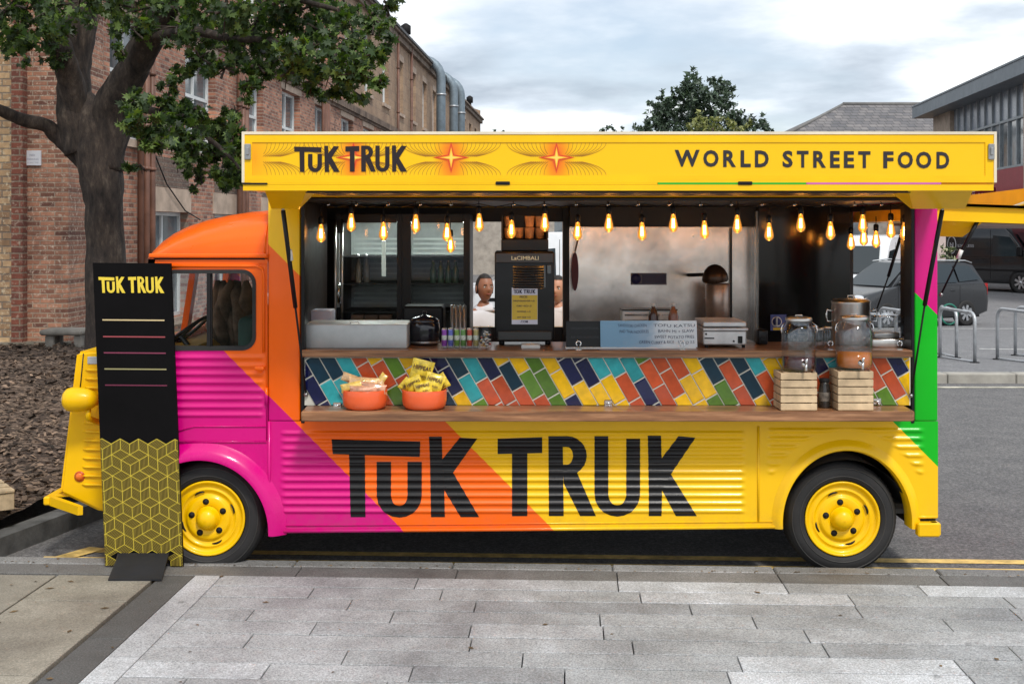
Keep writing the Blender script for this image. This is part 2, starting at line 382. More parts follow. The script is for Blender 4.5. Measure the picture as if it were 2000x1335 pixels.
def granite(name, base, rand, speck=(.35, 1.8), stain=.5):
    m, t, p = newmat(name); co = t.new('ShaderNodeTexCoord').outputs['Object']
    ri = t.new('ShaderNodeNewGeometry').outputs['Random Per Island']
    fine = t.noise(110, 5, .85, co)
    st = t.noise(1.3, 6, .62, co)
    c = t.ramp(fine, [(.34, tuple(x*speck[0] for x in base)), (.5, base), (.68, tuple(x*speck[1] for x in base))])
    hv = t.ramp(ri, [(0, (1-rand,)*3), (.6, (1, 1, .985)), (.8, (1+rand*.5, 1+rand*.42, 1+rand*.36)), (.9, (1+rand*2.0,)*3), (1, (1+rand*2.8,)*3)])
    c = t.mix(1, c, hv, 'MULTIPLY')
    c = t.mix(stain, c, t.ramp(st, [(.32, (.62, .6, .6)), (.5, (1, .99, .97)), (.7, (1.3, 1.3, 1.3))]), 'MULTIPLY')
    vo = t.new('ShaderNodeTexVoronoi'); vo.inputs['Scale'].default_value = 2.6; t.l.new(co, vo.inputs['Vector'])
    c = t.mix(.55, c, t.ramp(vo.outputs['Distance'], [(.035, (.3, .3, .3)), (.06, (1, 1, 1))]), 'MULTIPLY')
    c = t.mix(.35, c, t.ramp(t.noise(5.5, 7, .75, co), [(.38, (.55, .54, .52)), (.55, (1, 1, 1)), (.7, (1.25, 1.25, 1.27))]), 'MULTIPLY')
    t.l.new(c, p.inputs['Base Color']); t.l.new(t.math('ADD', t.math('MULTIPLY', st, .35), .5), p.inputs['Roughness'])
    bn = t.new('ShaderNodeBump'); bn.inputs['Strength'].default_value = .35; bn.inputs['Distance'].default_value = .004
    t.l.new(fine, bn.inputs['Height']); t.l.new(bn.outputs[0], p.inputs['Normal']); return m
G = .006
kb = B(); u = -12.3
while u < 13: w = .92; stone(kb, u+G/2, u+w-G/2, 0, .128, c=.008); u += w
struct('kerb', kb, granite('kerb_granite', (.21, .208, .205), .18, stain=.7))
db = B(); u = -12.0
while u < 13: w = .9; stone(db, u+G/2, u+w-G/2, .134, .325, top=.029); u += w
struct('channel_stones', db, granite('dark_channel_granite', (.15, .146, .142), .2, stain=.8))
UA, UB, UC = -1.955, -1.765, -1.61    # edges of the dark strip and of the long stones, along the kerb direction at v=.33
pb = B(); v = .331; row = 0
offs = [.95, .35, .62, .1, .5, .2, .75, .4, .05, .6]
while v < 7.4:
    u = UC+G/2; w = .25+offs[row % 10]*.9
    while u < 13:
        stone(pb, u, u+w-G, v+.0055, v+.1875, c=.002); u += w; w = rnd.uniform(.62, 1.12)
    v += .1915; row += 1
v = .331
while v < 7.4: stone(pb, UB+G/2, UC-G/2, v, v+1.3-G); v += 1.3
struct('pavement', pb, granite('pale_granite', (.335, .343, .355), .17, stain=.7))
sb = B(); v = .331
while v < 7.4: w = 1.05; stone(sb, UA+G/2, UB-G/2, v, v+w-G, top=.028); v += w
struct('dark_strip', sb, granite('dark_strip_granite', (.085, .084, .082), .12, stain=.3))
lb = B()
for (c0, c1, vs) in ((-2.53, UA-.012, [.36, .83, 1.88, 2.9, 3.9, 4.9, 6]), (-3.55, -2.54, [.36, 1.45, 2.5, 3.5, 4.6, 6]), (-4.6, -3.56, [.36, .8, 1.9, 3, 4.2, 6]), (-5.7, -4.61, [.36, 1.5, 2.6, 3.9, 6]), (-6.8, -5.71, [.36, .9, 2.1, 3.4, 6]), (-7.9, -6.81, [.36, 1.5, 3, 6])):
    for a, c in zip(vs, vs[1:]): stone(lb, c0, c1-.008, a, c-.012, top=.03, jit=.003)
struct('beige_slabs', lb, granite('beige_concrete_slab', (.25, .228, .188), .08, speck=(.5, 1.6), stain=.8))
# ---- planting bed, left
def bedx(Y): return -3.16+.265*(Y-.35)
def bedz(x, y):
    d = max(0, min(1, (y-.3)/6.2)); base = .05+.6*(d**.75)
    return base+.05*noise.noise(V(x*.6, y*.6, 0))+.035*noise.noise(V(x*2.3, y*2.3, 4))
b = B()
def bed(s, t_):
    y = .38+t_*9.0; xr = bedx(y)-.14; x = -14+(xr+14)*(s**.75); return V(x, y, bedz(x, y)+.022*noise.noise(V(x*11, y*11, 2))+.012*noise.noise(V(x*27, y*27, 7)))
b.grid(150, 120, bed)
m, t, p = newmat('bark_mulch'); co = t.new('ShaderNodeTexCoord').outputs['Object']
vo = t.new('ShaderNodeTexVoronoi'); vo.inputs['Scale'].default_value = 26; mpn = t.new('ShaderNodeMapping'); mpn.inputs['Scale'].default_value = (1, 2.0, 1); mpn.inputs['Rotation'].default_value = (0, 0, .5)
t.l.new(co, mpn.inputs[0]); t.l.new(mpn.outputs[0], vo.inputs['Vector'])
c = t.mix(.8, t.ramp(vo.outputs['Color'], [(.2, (.035, .023, .016)), (.55, (.11, .074, .052)), (.85, (.27, .20, .15))]), t.ramp(t.noise(2, 5, .6, co), [(.3, (.6, .55, .55)), (.7, (1.3, 1.25, 1.2))]), 'MULTIPLY')
t.l.new(c, p.inputs['Base Color']); p.inputs['Roughness'].default_value = .95
bn = t.new('ShaderNodeBump'); bn.inputs['Strength'].default_value = 1; bn.inputs['Distance'].default_value = .03; t.l.new(vo.outputs['Distance'], bn.inputs['Height']); t.l.new(bn.outputs[0], p.inputs['Normal'])
struct('planting_bed_soil', b, m)
b = B()
for i in range(15000):
    y = .42+8.2*rnd.random()**1.5; xr = bedx(y)-.16; x = max(-7.2, -3-(y+7)*.47)+(xr-max(-7.2, -3-(y+7)*.47))*rnd.random()
    z = bedz(x, y)+rnd.uniform(.0, .022); L = rnd.uniform(.012, .038); w = L*rnd.uniform(.3, .55)
    Mx = Matrix.Translation((x, y, z)) @ Matrix.Rotation(rnd.uniform(0, 6.3), 4, 'Z') @ Matrix.Rotation(rnd.uniform(-.7, .7), 4, 'X') @ Matrix.Rotation(rnd.uniform(-.5, .5), 4, 'Y')
    b.add([Mx @ V(-L, -w, 0), Mx @ V(L, -w*.7, 0), Mx @ V(L*.8, w, 0), Mx @ V(-L*.9, w*.8, .004)], [(0, 1, 2, 3)])
obj('bark_chippings', b, mat('bark_chip', (.15, .103, .072), .9, var=.5, rand=.85), kind='stuff', fix=False)
# dark granite edging of the bed
b = B()
y = .2
while y < 8.5:
    p0 = V(bedx(y), y, 0); p1 = V(bedx(y+.9), y+.9, 0); d = (p1-p0).normalized(); n = V(-d.y, d.x, 0)*.14
    o = [p0, p1-d*.012, p1-d*.012+n, p0+n]
    b.prism([V(q_.x, q_.y, -.2) for q_ in o], (0, 0, .275)); y += .9
struct('bed_kerb', b, mat('dark_kerb', (.1, .1, .098), .85, var=.35, vs=5, bump=.4))
# low stone bench against the brick wing, plank offcut
b = B()
t_ = thing('stone_bench', W(128, 676, 6.6), 'small weathered stone bench at the foot of the brick wall beside the tree', 'bench')
bz = ZZ(676, 6.6)
b.bbox(XX(86, 6.6), XX(168, 6.6), 6.45, 6.85, ZZ(653, 6.6), ZZ(642, 6.6), .02); obj('bench_slab', b, mat('weathered_stone', (.26, .24, .21), .9, var=.35, bump=.6), t_)
for q0, q1 in ((94, 112), (150, 164)):
    b = B(); b.bbox(XX(q0, 6.6), XX(q1, 6.6), 6.5, 6.8, bz-.12, ZZ(653.5, 6.6), .01); obj('bench_support', b, MATS['weathered_stone'], t_)
t_ = thing('wooden_pallet', W(0, 975, .75), 'pale wooden pallet end lying on the bark in the bed', 'pallet')
pm = mat('pallet_wood', (.42, .32, .2), .8, var=.3, vs=12)
Mx = Matrix.Translation(W(-40, 975, .8)) @ Matrix.Rotation(R(35), 4, 'Z')
for i in range(5):
    b = B(); b.bbox(-.42, .14, -.34+i*.14, -.24+i*.14, .09, .108, .003, Mx); obj('top_board', b, pm, t_)
for i in (-.3, 0, .22):
    b = B(); b.bbox(-.42, .14, i-.03, i+.05, -.02, .088, .004, Mx); obj('bearer', b, pm, t_)

# ================================================================ FOOD TRUCK
TL = V(.3, 1, -.05)
TR = thing('food_truck', TL, 'corrugated retro food truck painted orange, magenta, yellow and green with open serving side', 'food truck')
def bump1(t): return t*t*(3-2*t)
CORR = [(548, 1457, 838, 1020, 15.2), (1497, 1806, 832, 930, 16.2), (296, 517, 690, 828, 16.0)]
def corr(px, py):
    for x0, x1, y0, y1, p in CORR:
        if x0-1 < px < x1+1 and y0 <= py <= y1:
            e = min(1, max(0, (px-x0)/9))*min(1, max(0, (x1-px)/9))
            if x0 == 1497:
                k = math.hypot((px-1652)/164, (py-1022)/180); e *= min(1, max(0, (k-1)/.045))
            ph = ((py-y0) % p)/p
            n = math.floor((y1-y0)/p)
            if (py-y0)/p > n: return 0
            s = .5-.5*math.cos(2*math.pi*ph)
            return .0095*(s**1.5)*bump1(e)
    return 0
def skinY(px, py): return -corr(px, py)
def sheet(b, x0, x1, ytop, ybot, nx, ny, Y0=0.0):
    """ytop/ybot functions of px; builds a displaced sheet in truck-side pixels"""
    def fn(s, t):
        px = x0+(x1-x0)*s; a = ytop(px); c = ybot(px); py = a+(c-a)*t
        return V((px-1000)/337, Y0+skinY(px, py), EYE-(py-450)/337)
    b.grid(nx, ny, fn)
def arch_front(px):   # inner edge of the front wheel arch
    k = (px-393)/133
    return 1037-140*math.sqrt(max(0, 1-k*k)) if abs(k) < 1 else 1037
def arch_rear(px):
    k = (px-1652)/124
    return 1022-142*math.sqrt(max(0, 1-k*k)) if abs(k) < 1 else None
def bot(px): return 1040-(px-530)/(1525-530)*9
b = B()
def limit(px):
    if px < 1528: return bot(px)
    if px <= 1776: return arch_rear(px) or 1022
    return 1010
xs_ = [523+(1832-523)*i/340 for i in range(341)]; xs_ = sorted(set(xs_) | {1527.9, 1528.3, 1529, 1530.5, 1773.5, 1775, 1775.7, 1776.1})
rows_ = 160; vv = []
for j in range(rows_+1):
    for px in xs_:
        py = min(822+(1040-822)*j/rows_, limit(px)); vv.append(V((px-1000)/337, skinY(px, py), EYE-(py-450)/337))
nX = len(xs_)
b.add(vv, [(j*nX+i, j*nX+i+1, (j+1)*nX+i+1, (j+1)*nX+i) for j in range(rows_) for i in range(nX-1)], True)
obj('side_panel', b, M['stripe'], TR)
# bottom lip and seams
b = B()
b.tube([W(525, 1037, -.006), W(1000, 1033, -.006), W(1526, 1028, -.006)], .011, 8)
b.tube([W(1481, 832, -.001), W(1481, 1018, -.001)], .007, 8)
b.tube([W(526, 823, -.003), W(526, 1035, -.003)], .009, 8)
b.tube([W(1780, 1009, -.004), W(1830, 1009, -.004)], .009, 8)
b.tube([W(540, 1026, -.001), W(1520, 1017.5, -.001)], .005, 6)
obj('body_seam', b, M['stripe'], TR)
# upper pillars and header
for nm, x0, x1 in (('front_pillar', 523, 586), ('rear_pillar', 1786, 1832)):
    b = B(); b.bbox(XX(x0), XX(x1), .0, .10, ZZ(822.6), ZZ(376), .012, seg=3); obj(nm, b, M['stripe'], TR)
b = B(); b.box(XX(586), XX(1786), .012, .08, ZZ(384), ZZ(377)); obj('header_rail', b, mat('gold_rail', (.42, .25, .02), .4, var=.1), TR)
b = B()
for x in (588, 1779):
    b.bbox(XX(x), XX(x+7), -.006, .12, ZZ(826), ZZ(384), .004)
obj('opening_frame', b, M['black'], TR)
# front bulkhead and far side, rear wall with its opening, roof, floor
b = B()
b.box(XX(523)+.003, XX(523)+.04, .012, 1.99, ZZ(1030), ZZ(376)); obj('front_bulkhead', b, M['yellow'], TR)
b = B(); xr = XX(1832)
def rearbox(y0, y1, z0, z1): b.box(xr-.04, xr-.003, y0, y1, z0, z1)
ry0, ry1 = .5, 1.74; rz0, rz1 = 1.02, 2.1
rearbox(.1, ry0, .25, 2.16); rearbox(ry1, 1.99, .25, 2.16); rearbox(ry0, ry1, .25, rz0); rearbox(ry0, ry1, rz1, 2.16)
obj('rear_wall', b, M['magenta'], TR)
b = B()
def rb2(y0, y1, z0, z1): b.box(xr-.055, xr-.041, y0, y1, z0, z1)
rb2(.1, ry0, .34, 2.13); rb2(ry1, 1.92, .34, 2.13); rb2(ry0, ry1, .34, rz0); rb2(ry0, ry1, rz1, 2.13)
b.box(xr-.055, xr-.001, ry0-.002, ry0+.006, rz0, rz1); b.box(xr-.055, xr-.001, ry1-.006, ry1+.002, rz0, rz1); b.box(xr-.055, xr-.001, ry0+.006, ry1-.006, rz1-.006, rz1+.002)
obj('rear_lining', b, M['darkint'], TR)
b = B()   # far side wall, with the customers' window behind the coffee machine
Yb = 1.85; wx0, wx1, wz0, wz1 = XX(922, Yb), XX(1100, Yb), ZZ(640, Yb), ZZ(433, Yb)
def farbox(x0, x1, z0, z1): b.box(x0, x1, 1.93, 2.0, z0, z1)
farbox(XX(523), wx0, .25, 2.16); farbox(wx1, xr, .25, 2.16); farbox(wx0, wx1, .25, wz0); farbox(wx0, wx1, wz1, 2.16)
obj('far_side_wall', b, M['stripe'], TR)
b = B()
def roofsec(x): 
    out = []
    for i in range(17):
        a = math.pi*i/16; c = math.cos(a); s = math.sin(a)
        out.append(V(x, 1-1.0*math.copysign(abs(c)**.45, c), 2.155+.17*abs(s)**.7))
    return out
x0, x1 = XX(523), XX(1832); A = roofsec(x0); C_ = roofsec(x1)
b.add(A+C_, [(i, i+1, 17+i+1, 17+i) for i in range(16)], True); b.poly(A); b.poly(C_[::-1])
obj('body_roof', b, M['yellow'], TR)
b = B(); b.box(XX(560)+.0, xr-.045, .1, 1.92, .30, .33); obj('floor', b, mat('lino_floor', (.06, .06, .06), .6), TR)
b = B(); b.box(XX(530), xr-.045, .085, 1.92, 2.135, 2.15); obj('ceiling', b, M['darkint'], TR)
# cab side: orange ring round the window
def rrect(x0, x1, y0, y1, r, n=8, tl=None):
    pts = []
    for cx_, cy_, a0 in ((x1-r, y0+r, -90), (x1-r, y1-r, 0), (x0+r, y1-r, 90), (x0+r, y0+r, 180)):
        for i in range(n+1):
            a = R(a0+90*i/n); pts.append((cx_+r*math.cos(a), cy_+r*math.sin(a)))
    return pts
def rect_match(x0, x1, y0, y1, inner, cx_, cy_):
    out = []
    for px, py in inner:
        dx, dy = px-cx_, py-cy_
        tx_ = ((x1-cx_) if dx > 0 else (x0-cx_))/dx if dx else 1e9; ty_ = ((y1-cy_) if dy > 0 else (y0-cy_))/dy if dy else 1e9
        k = min(tx_, ty_); out.append((cx_+dx*k, cy_+dy*k))
    return out
P0 = lambda p, Y=0: V((p[0]-1000)/337, Y, EYE-(p[1]-450)/337)
win = rrect(313, 500, 526, 684, 27)
b = B(); outer = rect_match(292, 523, 506, 690, win, 406, 605)
# corners of the outer rectangle have to be exact
cor = [(523, 506), (523, 690), (292, 690), (292, 506)]
for c in cor:
    k = min(range(len(outer)), key=lambda i: (outer[i][0]-c[0])**2+(outer[i][1]-c[1])**2); outer[k] = c
b.ring([P0(p) for p in outer], [P0(p) for p in win])
b.ring([P0(p) for p in win], [P0(p, .05) for p in win])
obj('cab_side', b, M['stripe'], TR)
b = B()   # raised door pressing and rain channel
dr = [(308, 519), (500, 519), (512, 524), (515, 536), (515, 688)]
b.tube([P0(p, -.002) for p in dr], .009, 8); b.tube([P0(p, -.002) for p in [(505, 515), (521, 515), (521, 858)]], .004, 6)
obj('door_surround', b, M['stripe'], TR)
b = B(); b.tube([P0(p, .0) for p in [(302, 505), (517, 505)]], .006, 6); obj('rain_gutter_shadow_gap', b, M['black'], TR); bpy.data.objects['rain_gutter_shadow_gap'].name = 'gutter_shadow_line'; LOC['gutter_shadow_line'] = TL  # black tube stands in for the shadow under the gutter
b = B(); b.bbox(XX(292), XX(523), -.022, .0, ZZ(503.5), ZZ(495), .006); obj('rain_gutter', b, M['orange'], TR)
# black rubber window frame, pane, divider
w2 = rrect(321, 493, 534, 676, 20)
b = B(); b.ring([P0(p, -.006) for p in win], [P0(p, -.006) for p in w2]); b.ring([P0(p, -.006) for p in w2], [P0(p, .045) for p in w2]); b.ring([P0(p, -.006) for p in win], [P0(p, .0) for p in win])
CW = obj('cab_window', b, M['rubber'], TR)
b = B(); b.box(XX(404), XX(411), -.004, .03, ZZ(676), ZZ(534)); b.box(XX(408), XX(413), .012, .03, ZZ(676), ZZ(534)); obj('window_divider', b, M['blackm'], CW)
b = B(); b.poly([P0(p, .02) for p in w2]); obj('pane', b, M['glassd'], CW)
# door below the window + fender sheet
b = B()
sheet(b, 292, 523, lambda x: 690, lambda x: 860, 60, 110, -.0)
D_ = obj('cab_door', b, M['stripe'], TR, fix=False)
b = B(); b.tube([P0(p, -.003) for p in [(343, 843), (380, 832), (520, 832)]], .004, 6); b.tube([P0(p, -.003) for p in [(343, 862), (521, 862)]], .0055, 6)
obj('door_edge', b, M['magenta'], D_)
b = B(); b.bbox(XX(499), XX(518), -.04, -.022, ZZ(722), ZZ(714), .007, seg=2); b.bbox(XX(512), XX(518), -.024, .0, ZZ(722), ZZ(714), .003); obj('handle', b, M['orange'], D_)
b = B(); b.tube([P0((521, 756+0), -.008), P0((521, 790), -.008)], .010, 8); obj('door_hinge', b, M['stripe'], D_)
b = B()
sheet(b, 300, 523, lambda x: 860.5, lambda x: max(arch_front(x), 862), 60, 30)
obj('front_wing', b, M['magenta'], TR, fix=False)
def arch(name, cx_, cy_, rx, ry, a0, a1, m, wid=30, out=.045, wobble=0):
    b = B(); path = []
    for i in range(61):
        a = R(a0+(a1-a0)*i/60); n = V(math.cos(a), 0, math.sin(a))
        o = V((cx_+rx*math.cos(a)-1000)/337, 0, EYE-(cy_-ry*math.sin(a)-450)/337)
        path.append((o, n, V(0, -1, 0)))
    w = wid/337
    prof = [(0, -.09), (0, out*.55), (.006, out*.95), (w*.3, out), (w*.62, out*.62), (w*.85, out*.22), (w, .001)]
    b.sweep(path, prof); return obj(name, b, m, TR, auto=50)
arch('front_fender_arch', 393, 1037, 133, 140, -2, 178, M['magenta'], 34, .06)
arch('rear_wheel_arch', 1652, 1020, 124, 141, -4, 184, M['stripe'], 21, .035)
b = B()   # dark inner wheel tubs
for cx_, r_ in ((393, .42), (1652, .39)):
    b = B(); c = V((cx_-1000)/337, .02, ZZ(1030)); b.lathe([(r_, .0), (r_, .45), (0.02, .45)], c, (0, 1, 0), 40, a0=180, a1=360); obj('wheel_tub', b, M['chassis'], TR)
# cab roof: arched orange shell
prof = [(287, 504), (289, 497), (297, 487), (312, 472), (335, 455), (362, 441), (395, 429), (430, 420), (470, 413), (500, 410), (524, 409)]
b = B(); n = 28; rows = []
zg = ZZ(504); xf = XX(287)
for j, (px, py) in enumerate(prof):
    f = j/(len(prof)-1)
    x = XX(px); zt = EYE-(py-450)/306; sh_ = -.22*(1-((px-287)/237)**1.5)
    inset = .42*(1-min(1, (px-285)/110))**2.0           # the roof narrows a little towards the screen
    row = []
    for i in range(n+1):
        a = math.pi*i/n; c = math.cos(a); s = math.sin(a)
        y = 1-(1.0-inset*.35)*math.copysign(abs(c)**.55, c)
        xx_ = x+sh_*min(1, (1-abs(y-1))/.8)
        row.append(V(xx_, y, zg+(zt-zg)*abs(s)**.62))
    rows.append(row)
b.add([v for r_ in rows for v in r_], [(j*(n+1)+i, j*(n+1)+i+1, (j+1)*(n+1)+i+1, (j+1)*(n+1)+i) for j in range(len(prof)-1) for i in range(n)], True)
obj('cab_roof', b, M['orange'], TR)
b = B(); b.add([V(v.x+.02, v.y, v.z-.02) for v in rows[-1]]+[V(XX(500), .0, zg), V(XX(500), 2, zg)], [tuple(range(n+3))]); 
b = B(); b.tube([V(v.x-.02, .003+.997*v.y if v.y < 1 else v.y, v.z+.004) for v in rows[-1]], .008, 6); obj('roof_seam', b, M['orange'], TR)
b = B(); b.box(XX(296), XX(520), .03, 1.97, ZZ(505), ZZ(501)); obj('headlining', b, M['blackm'], TR)
# windscreen, far cab side, dashboard, seats, steering wheel
b = B()
x_t, x_b = XX(290), XX(262); zb, zt = ZZ(690), ZZ(505)
def wsp(y, z): return V(x_b+(x_t-x_b)*(z-zb)/(zt-zb), y, z)
for y0, y1 in ((.0, .09), (.955, 1.045), (1.91, 2.0)): b.prism([wsp(y0, zb), wsp(y1, zb), wsp(y1, zt), wsp(y0, zt)], (.04, 0, 0))
b.prism([wsp(.09, zt-.06), wsp(1.91, zt-.06), wsp(1.91, zt), wsp(.09, zt)], (.04, 0, 0)); b.prism([wsp(.09, zb), wsp(1.91, zb), wsp(1.91, zb+.05), wsp(.09, zb+.05)], (.04, 0, 0))
WS = obj('windscreen', b, M['orange'], TR)
for y0, y1 in ((.09, .955), (1.045, 1.91)):
    b = B(); b.poly([wsp(y0, zb+.05)+V(.02, 0, 0), wsp(y1, zb+.05)+V(.02, 0, 0), wsp(y1, zt-.06)+V(.02, 0, 0), wsp(y0, zt-.06)+V(.02, 0, 0)]); obj('pane', b, M['glassd'], WS)
b = B()   # corner filler between side sheet and screen
b.prism([V(XX(292), .0, ZZ(1000)), V(XX(292), .0, zt), V(x_t, .0, zt), V(x_b, .0, zb), V(x_b-.03, .0, ZZ(1000))], (0, .03, 0)); b.prism([V(XX(292), 1.97, ZZ(1000)), V(XX(292), 1.97, zt), V(x_t, 1.97, zt), V(x_b, 1.97, zb), V(x_b-.03, 1.97, ZZ(1000))], (0, .03, 0))
b.box(x_b-.03, x_b, .0, 2.0, .35, zb); obj('cab_front', b, M['magenta'], TR)
b = B(); fy = 1.975
fw = [(318, 500, 530, 680)]
b.box(XX(292), XX(523), fy, 2.0, .45, ZZ(684)); b.box(XX(292), XX(523), fy, 2.0, ZZ(528), ZZ(505)); b.box(XX(292), XX(318), fy, 2.0, ZZ(684), ZZ(528)); b.box(XX(500), XX(523), fy, 2.0, ZZ(684), ZZ(528))
b.box(XX(406), XX(412), fy, 1.99, ZZ(684), ZZ(528)); obj('far_cab_side', b, M['stripe'], TR)
b = B(); b.bbox(x_b, x_b+.28, .05, 1.95, 1.02, 1.25, .04); obj('dashboard', b, mat('dash_paint', (.42, .26, .02), .5), TR)
b = B(); Ms = Matrix.Translation(V(XX(352, .5), .52, 1.30)) @ Matrix.Rotation(R(-38), 4, 'Y')
b.sweep([(Ms @ V(.2*math.cos(a), .2*math.sin(a), 0), (Ms.to_3x3() @ V(math.cos(a), math.sin(a), 0)), Ms.to_3x3() @ V(0, 0, 1)) for a in [2*math.pi*i/36 for i in range(37)]], [(.011*math.cos(k), .011*math.sin(k)) for k in [2*math.pi*i/8 for i in range(9)]])
for k in range(3):
    a = R(90+120*k); b.tube([Ms @ V(0, 0, 0), Ms @ V(.2*math.cos(a), .2*math.sin(a), 0)], .009, 6)
b.tube([Ms @ V(0, 0, .01), Ms @ V(0, 0, -.5)], .018, 8); obj('steering_wheel', b, M['black'], TR)
seatm = mat('dark_green_seat', (.012, .045, .035), .7, var=.2)
for y in (.25, 1.15):
    b = B(); b.bbox(XX(425, y), XX(425, y)+.42, y, y+.55, .85, 1.0, .05, seg=3); b.bbox(XX(462, y), XX(462, y)+.12, y, y+.55, .98, ZZ(618, .3), .04, seg=3); obj('seat', b, seatm, TR)
# nose
NY0, NY1 = .32, 1.68
def NP(px, py, Y=NY0): return W(px, py, Y)
b = B()
outl = [NP(149, 687), NP(116, 962), NP(133, 970), NP(196, 1000), NP(330, 1000), NP(330, 700), NP(262, 684), NP(190, 684)]
bm = bmesh.new(); vs = [bm.verts.new(p) for p in outl]; vs2 = [bm.verts.new(p+V(0, NY1-NY0, 0)) for p in outl]
bm.faces.new(vs[::-1]); bm.faces.new(vs2); k = len(vs)
for i in range(k): bm.faces.new((vs[i], vs[(i+1) % k], vs2[(i+1) % k], vs2[i]))
bmesh.ops.recalc_face_normals(bm, faces=bm.faces[:]); bmesh.ops.bevel(bm, geom=[e for e in bm.edges], offset=.018, segments=3, affect='EDGES'); b.frombm(bm, None, True)
NO = obj('nose', b, M['yellow'], TR, auto=40)
b = B()
for i in range(14):
    y = 722+i*17.2
    if 757 < y < 812: x0 = 196
    else: x0 = 168-(y-700)*.03
    b.tube([NP(x0, y, NY0-.002), NP(x0+8, y+.3, NY0-.006), NP(250, y+2, NY0-.006), NP(262, y+2, NY0-.002)], [.004, .0085, .0085, .003], 8, flat=1)
obj('nose_rib', b, M['yellow'], NO)
b = B(); b.tube([NP(163, 690, NY0-.001), NP(158, 745, NY0-.001), NP(155, 768, NY0-.001)], .004, 6); obj('bonnet_gap', b, M['black'], NO)
b = B(); b.bbox(NP(171, 0).x, NP(215, 0).x, NY0-.006, NY0+.01, NP(0, 711).z, NP(0, 696).z, .004); obj('vent_flap', b, mat('grey_flap', (.4, .43, .45), .4), NO)
def lamp_head(y):
    cz = .957
    b = B(); b.lathe([(.0, -.005), (.045, .0), (.066, .02), (.074, .05), (.073, .09), (.064, .14), (.048, .175), (.028, .198), (.0, .208)], (XX(124, .18)+.004, y, cz), (1, 0, 0), 24)
    H = obj('headlight', b, M['yellow'], TR)
    b = B(); b.lathe([(.0, -.0065), (.02, -.006), (.03, -.003), (.031, .01)], (XX(124, .18)+.0, y, cz), (1, 0, 0), 24); obj('lens', b, mat('headlamp_lens', (.6, .62, .62), .1, var=0), H)
    s = 1 if y < 1 else -1
    b = B(); b.tube([V(XX(172, .18), y, cz-.05), V(XX(172, .18), y, cz-.11), V(XX(180, .2), y+s*.15, cz-.16)], .018, 8); b.tube([V(XX(178, .18), y, cz-.02), V(XX(190, .2), y+s*.16, cz-.03)], .02, 8); obj('bracket', b, M['yellow'], H)
lamp_head(.18); lamp_head(1.82)
b = B(); b.lathe([(0, .016), (.016, .014), (.024, .006), (.026, 0)], NP(155.5, 930, NY0), (0, -1, 0), 18); I_ = obj('indicator', b, mat('amber_lens', (.75, .16, .02), .15, var=.1), NO)
b = B(); b.lathe([(.026, .007), (.031, .006), (.033, 0)], NP(155.5, 930, NY0), (0, -1, 0), 18); obj('bezel', b, mat('red_bezel', (.5, .08, .02), .3), I_)
# bumpers
b = B(); z0, z1 = .300, .352
b.prism([V(-2.795, .30, z0), V(-2.535, .05, z0), V(-2.51, .065, z0), V(-2.775, .33, z0)], (0, 0, z1-z0))
b.bbox(-2.835, -2.79, .30, 1.70, z0, z1, .008); b.prism([V(-2.81, 1.70, z0), V(-2.79, 1.67, z0), V(-2.5, 1.935, z0), V(-2.525, 1.95, z0)], (0, 0, z1-z0))
b.box(-2.8, -2.64, .34, .40, z0+.045, z1-.002); b.box(-2.8, -2.64, 1.6, 1.66, z0+.045, z1-.002)
obj('front_bumper', b, M['yellow'], TR)
b = B(); b.bbox(XX(1790, -.03), XX(1833, -.03), -.06, .0, ZZ(1046, -.03), ZZ(1019, -.03), .008); b.bbox(XX(1815, -.03), XX(1833, -.03)+.01, -.05, 1.9, ZZ(1046, -.03), ZZ(1019, -.03), .01); obj('rear_bumper', b, M['yellow'], TR)
b = B(); b.bbox(XX(1784), XX(1828), .0, .09, ZZ(1024), ZZ(1011), .004); obj('bumper_bracket', b, M['black'], TR)
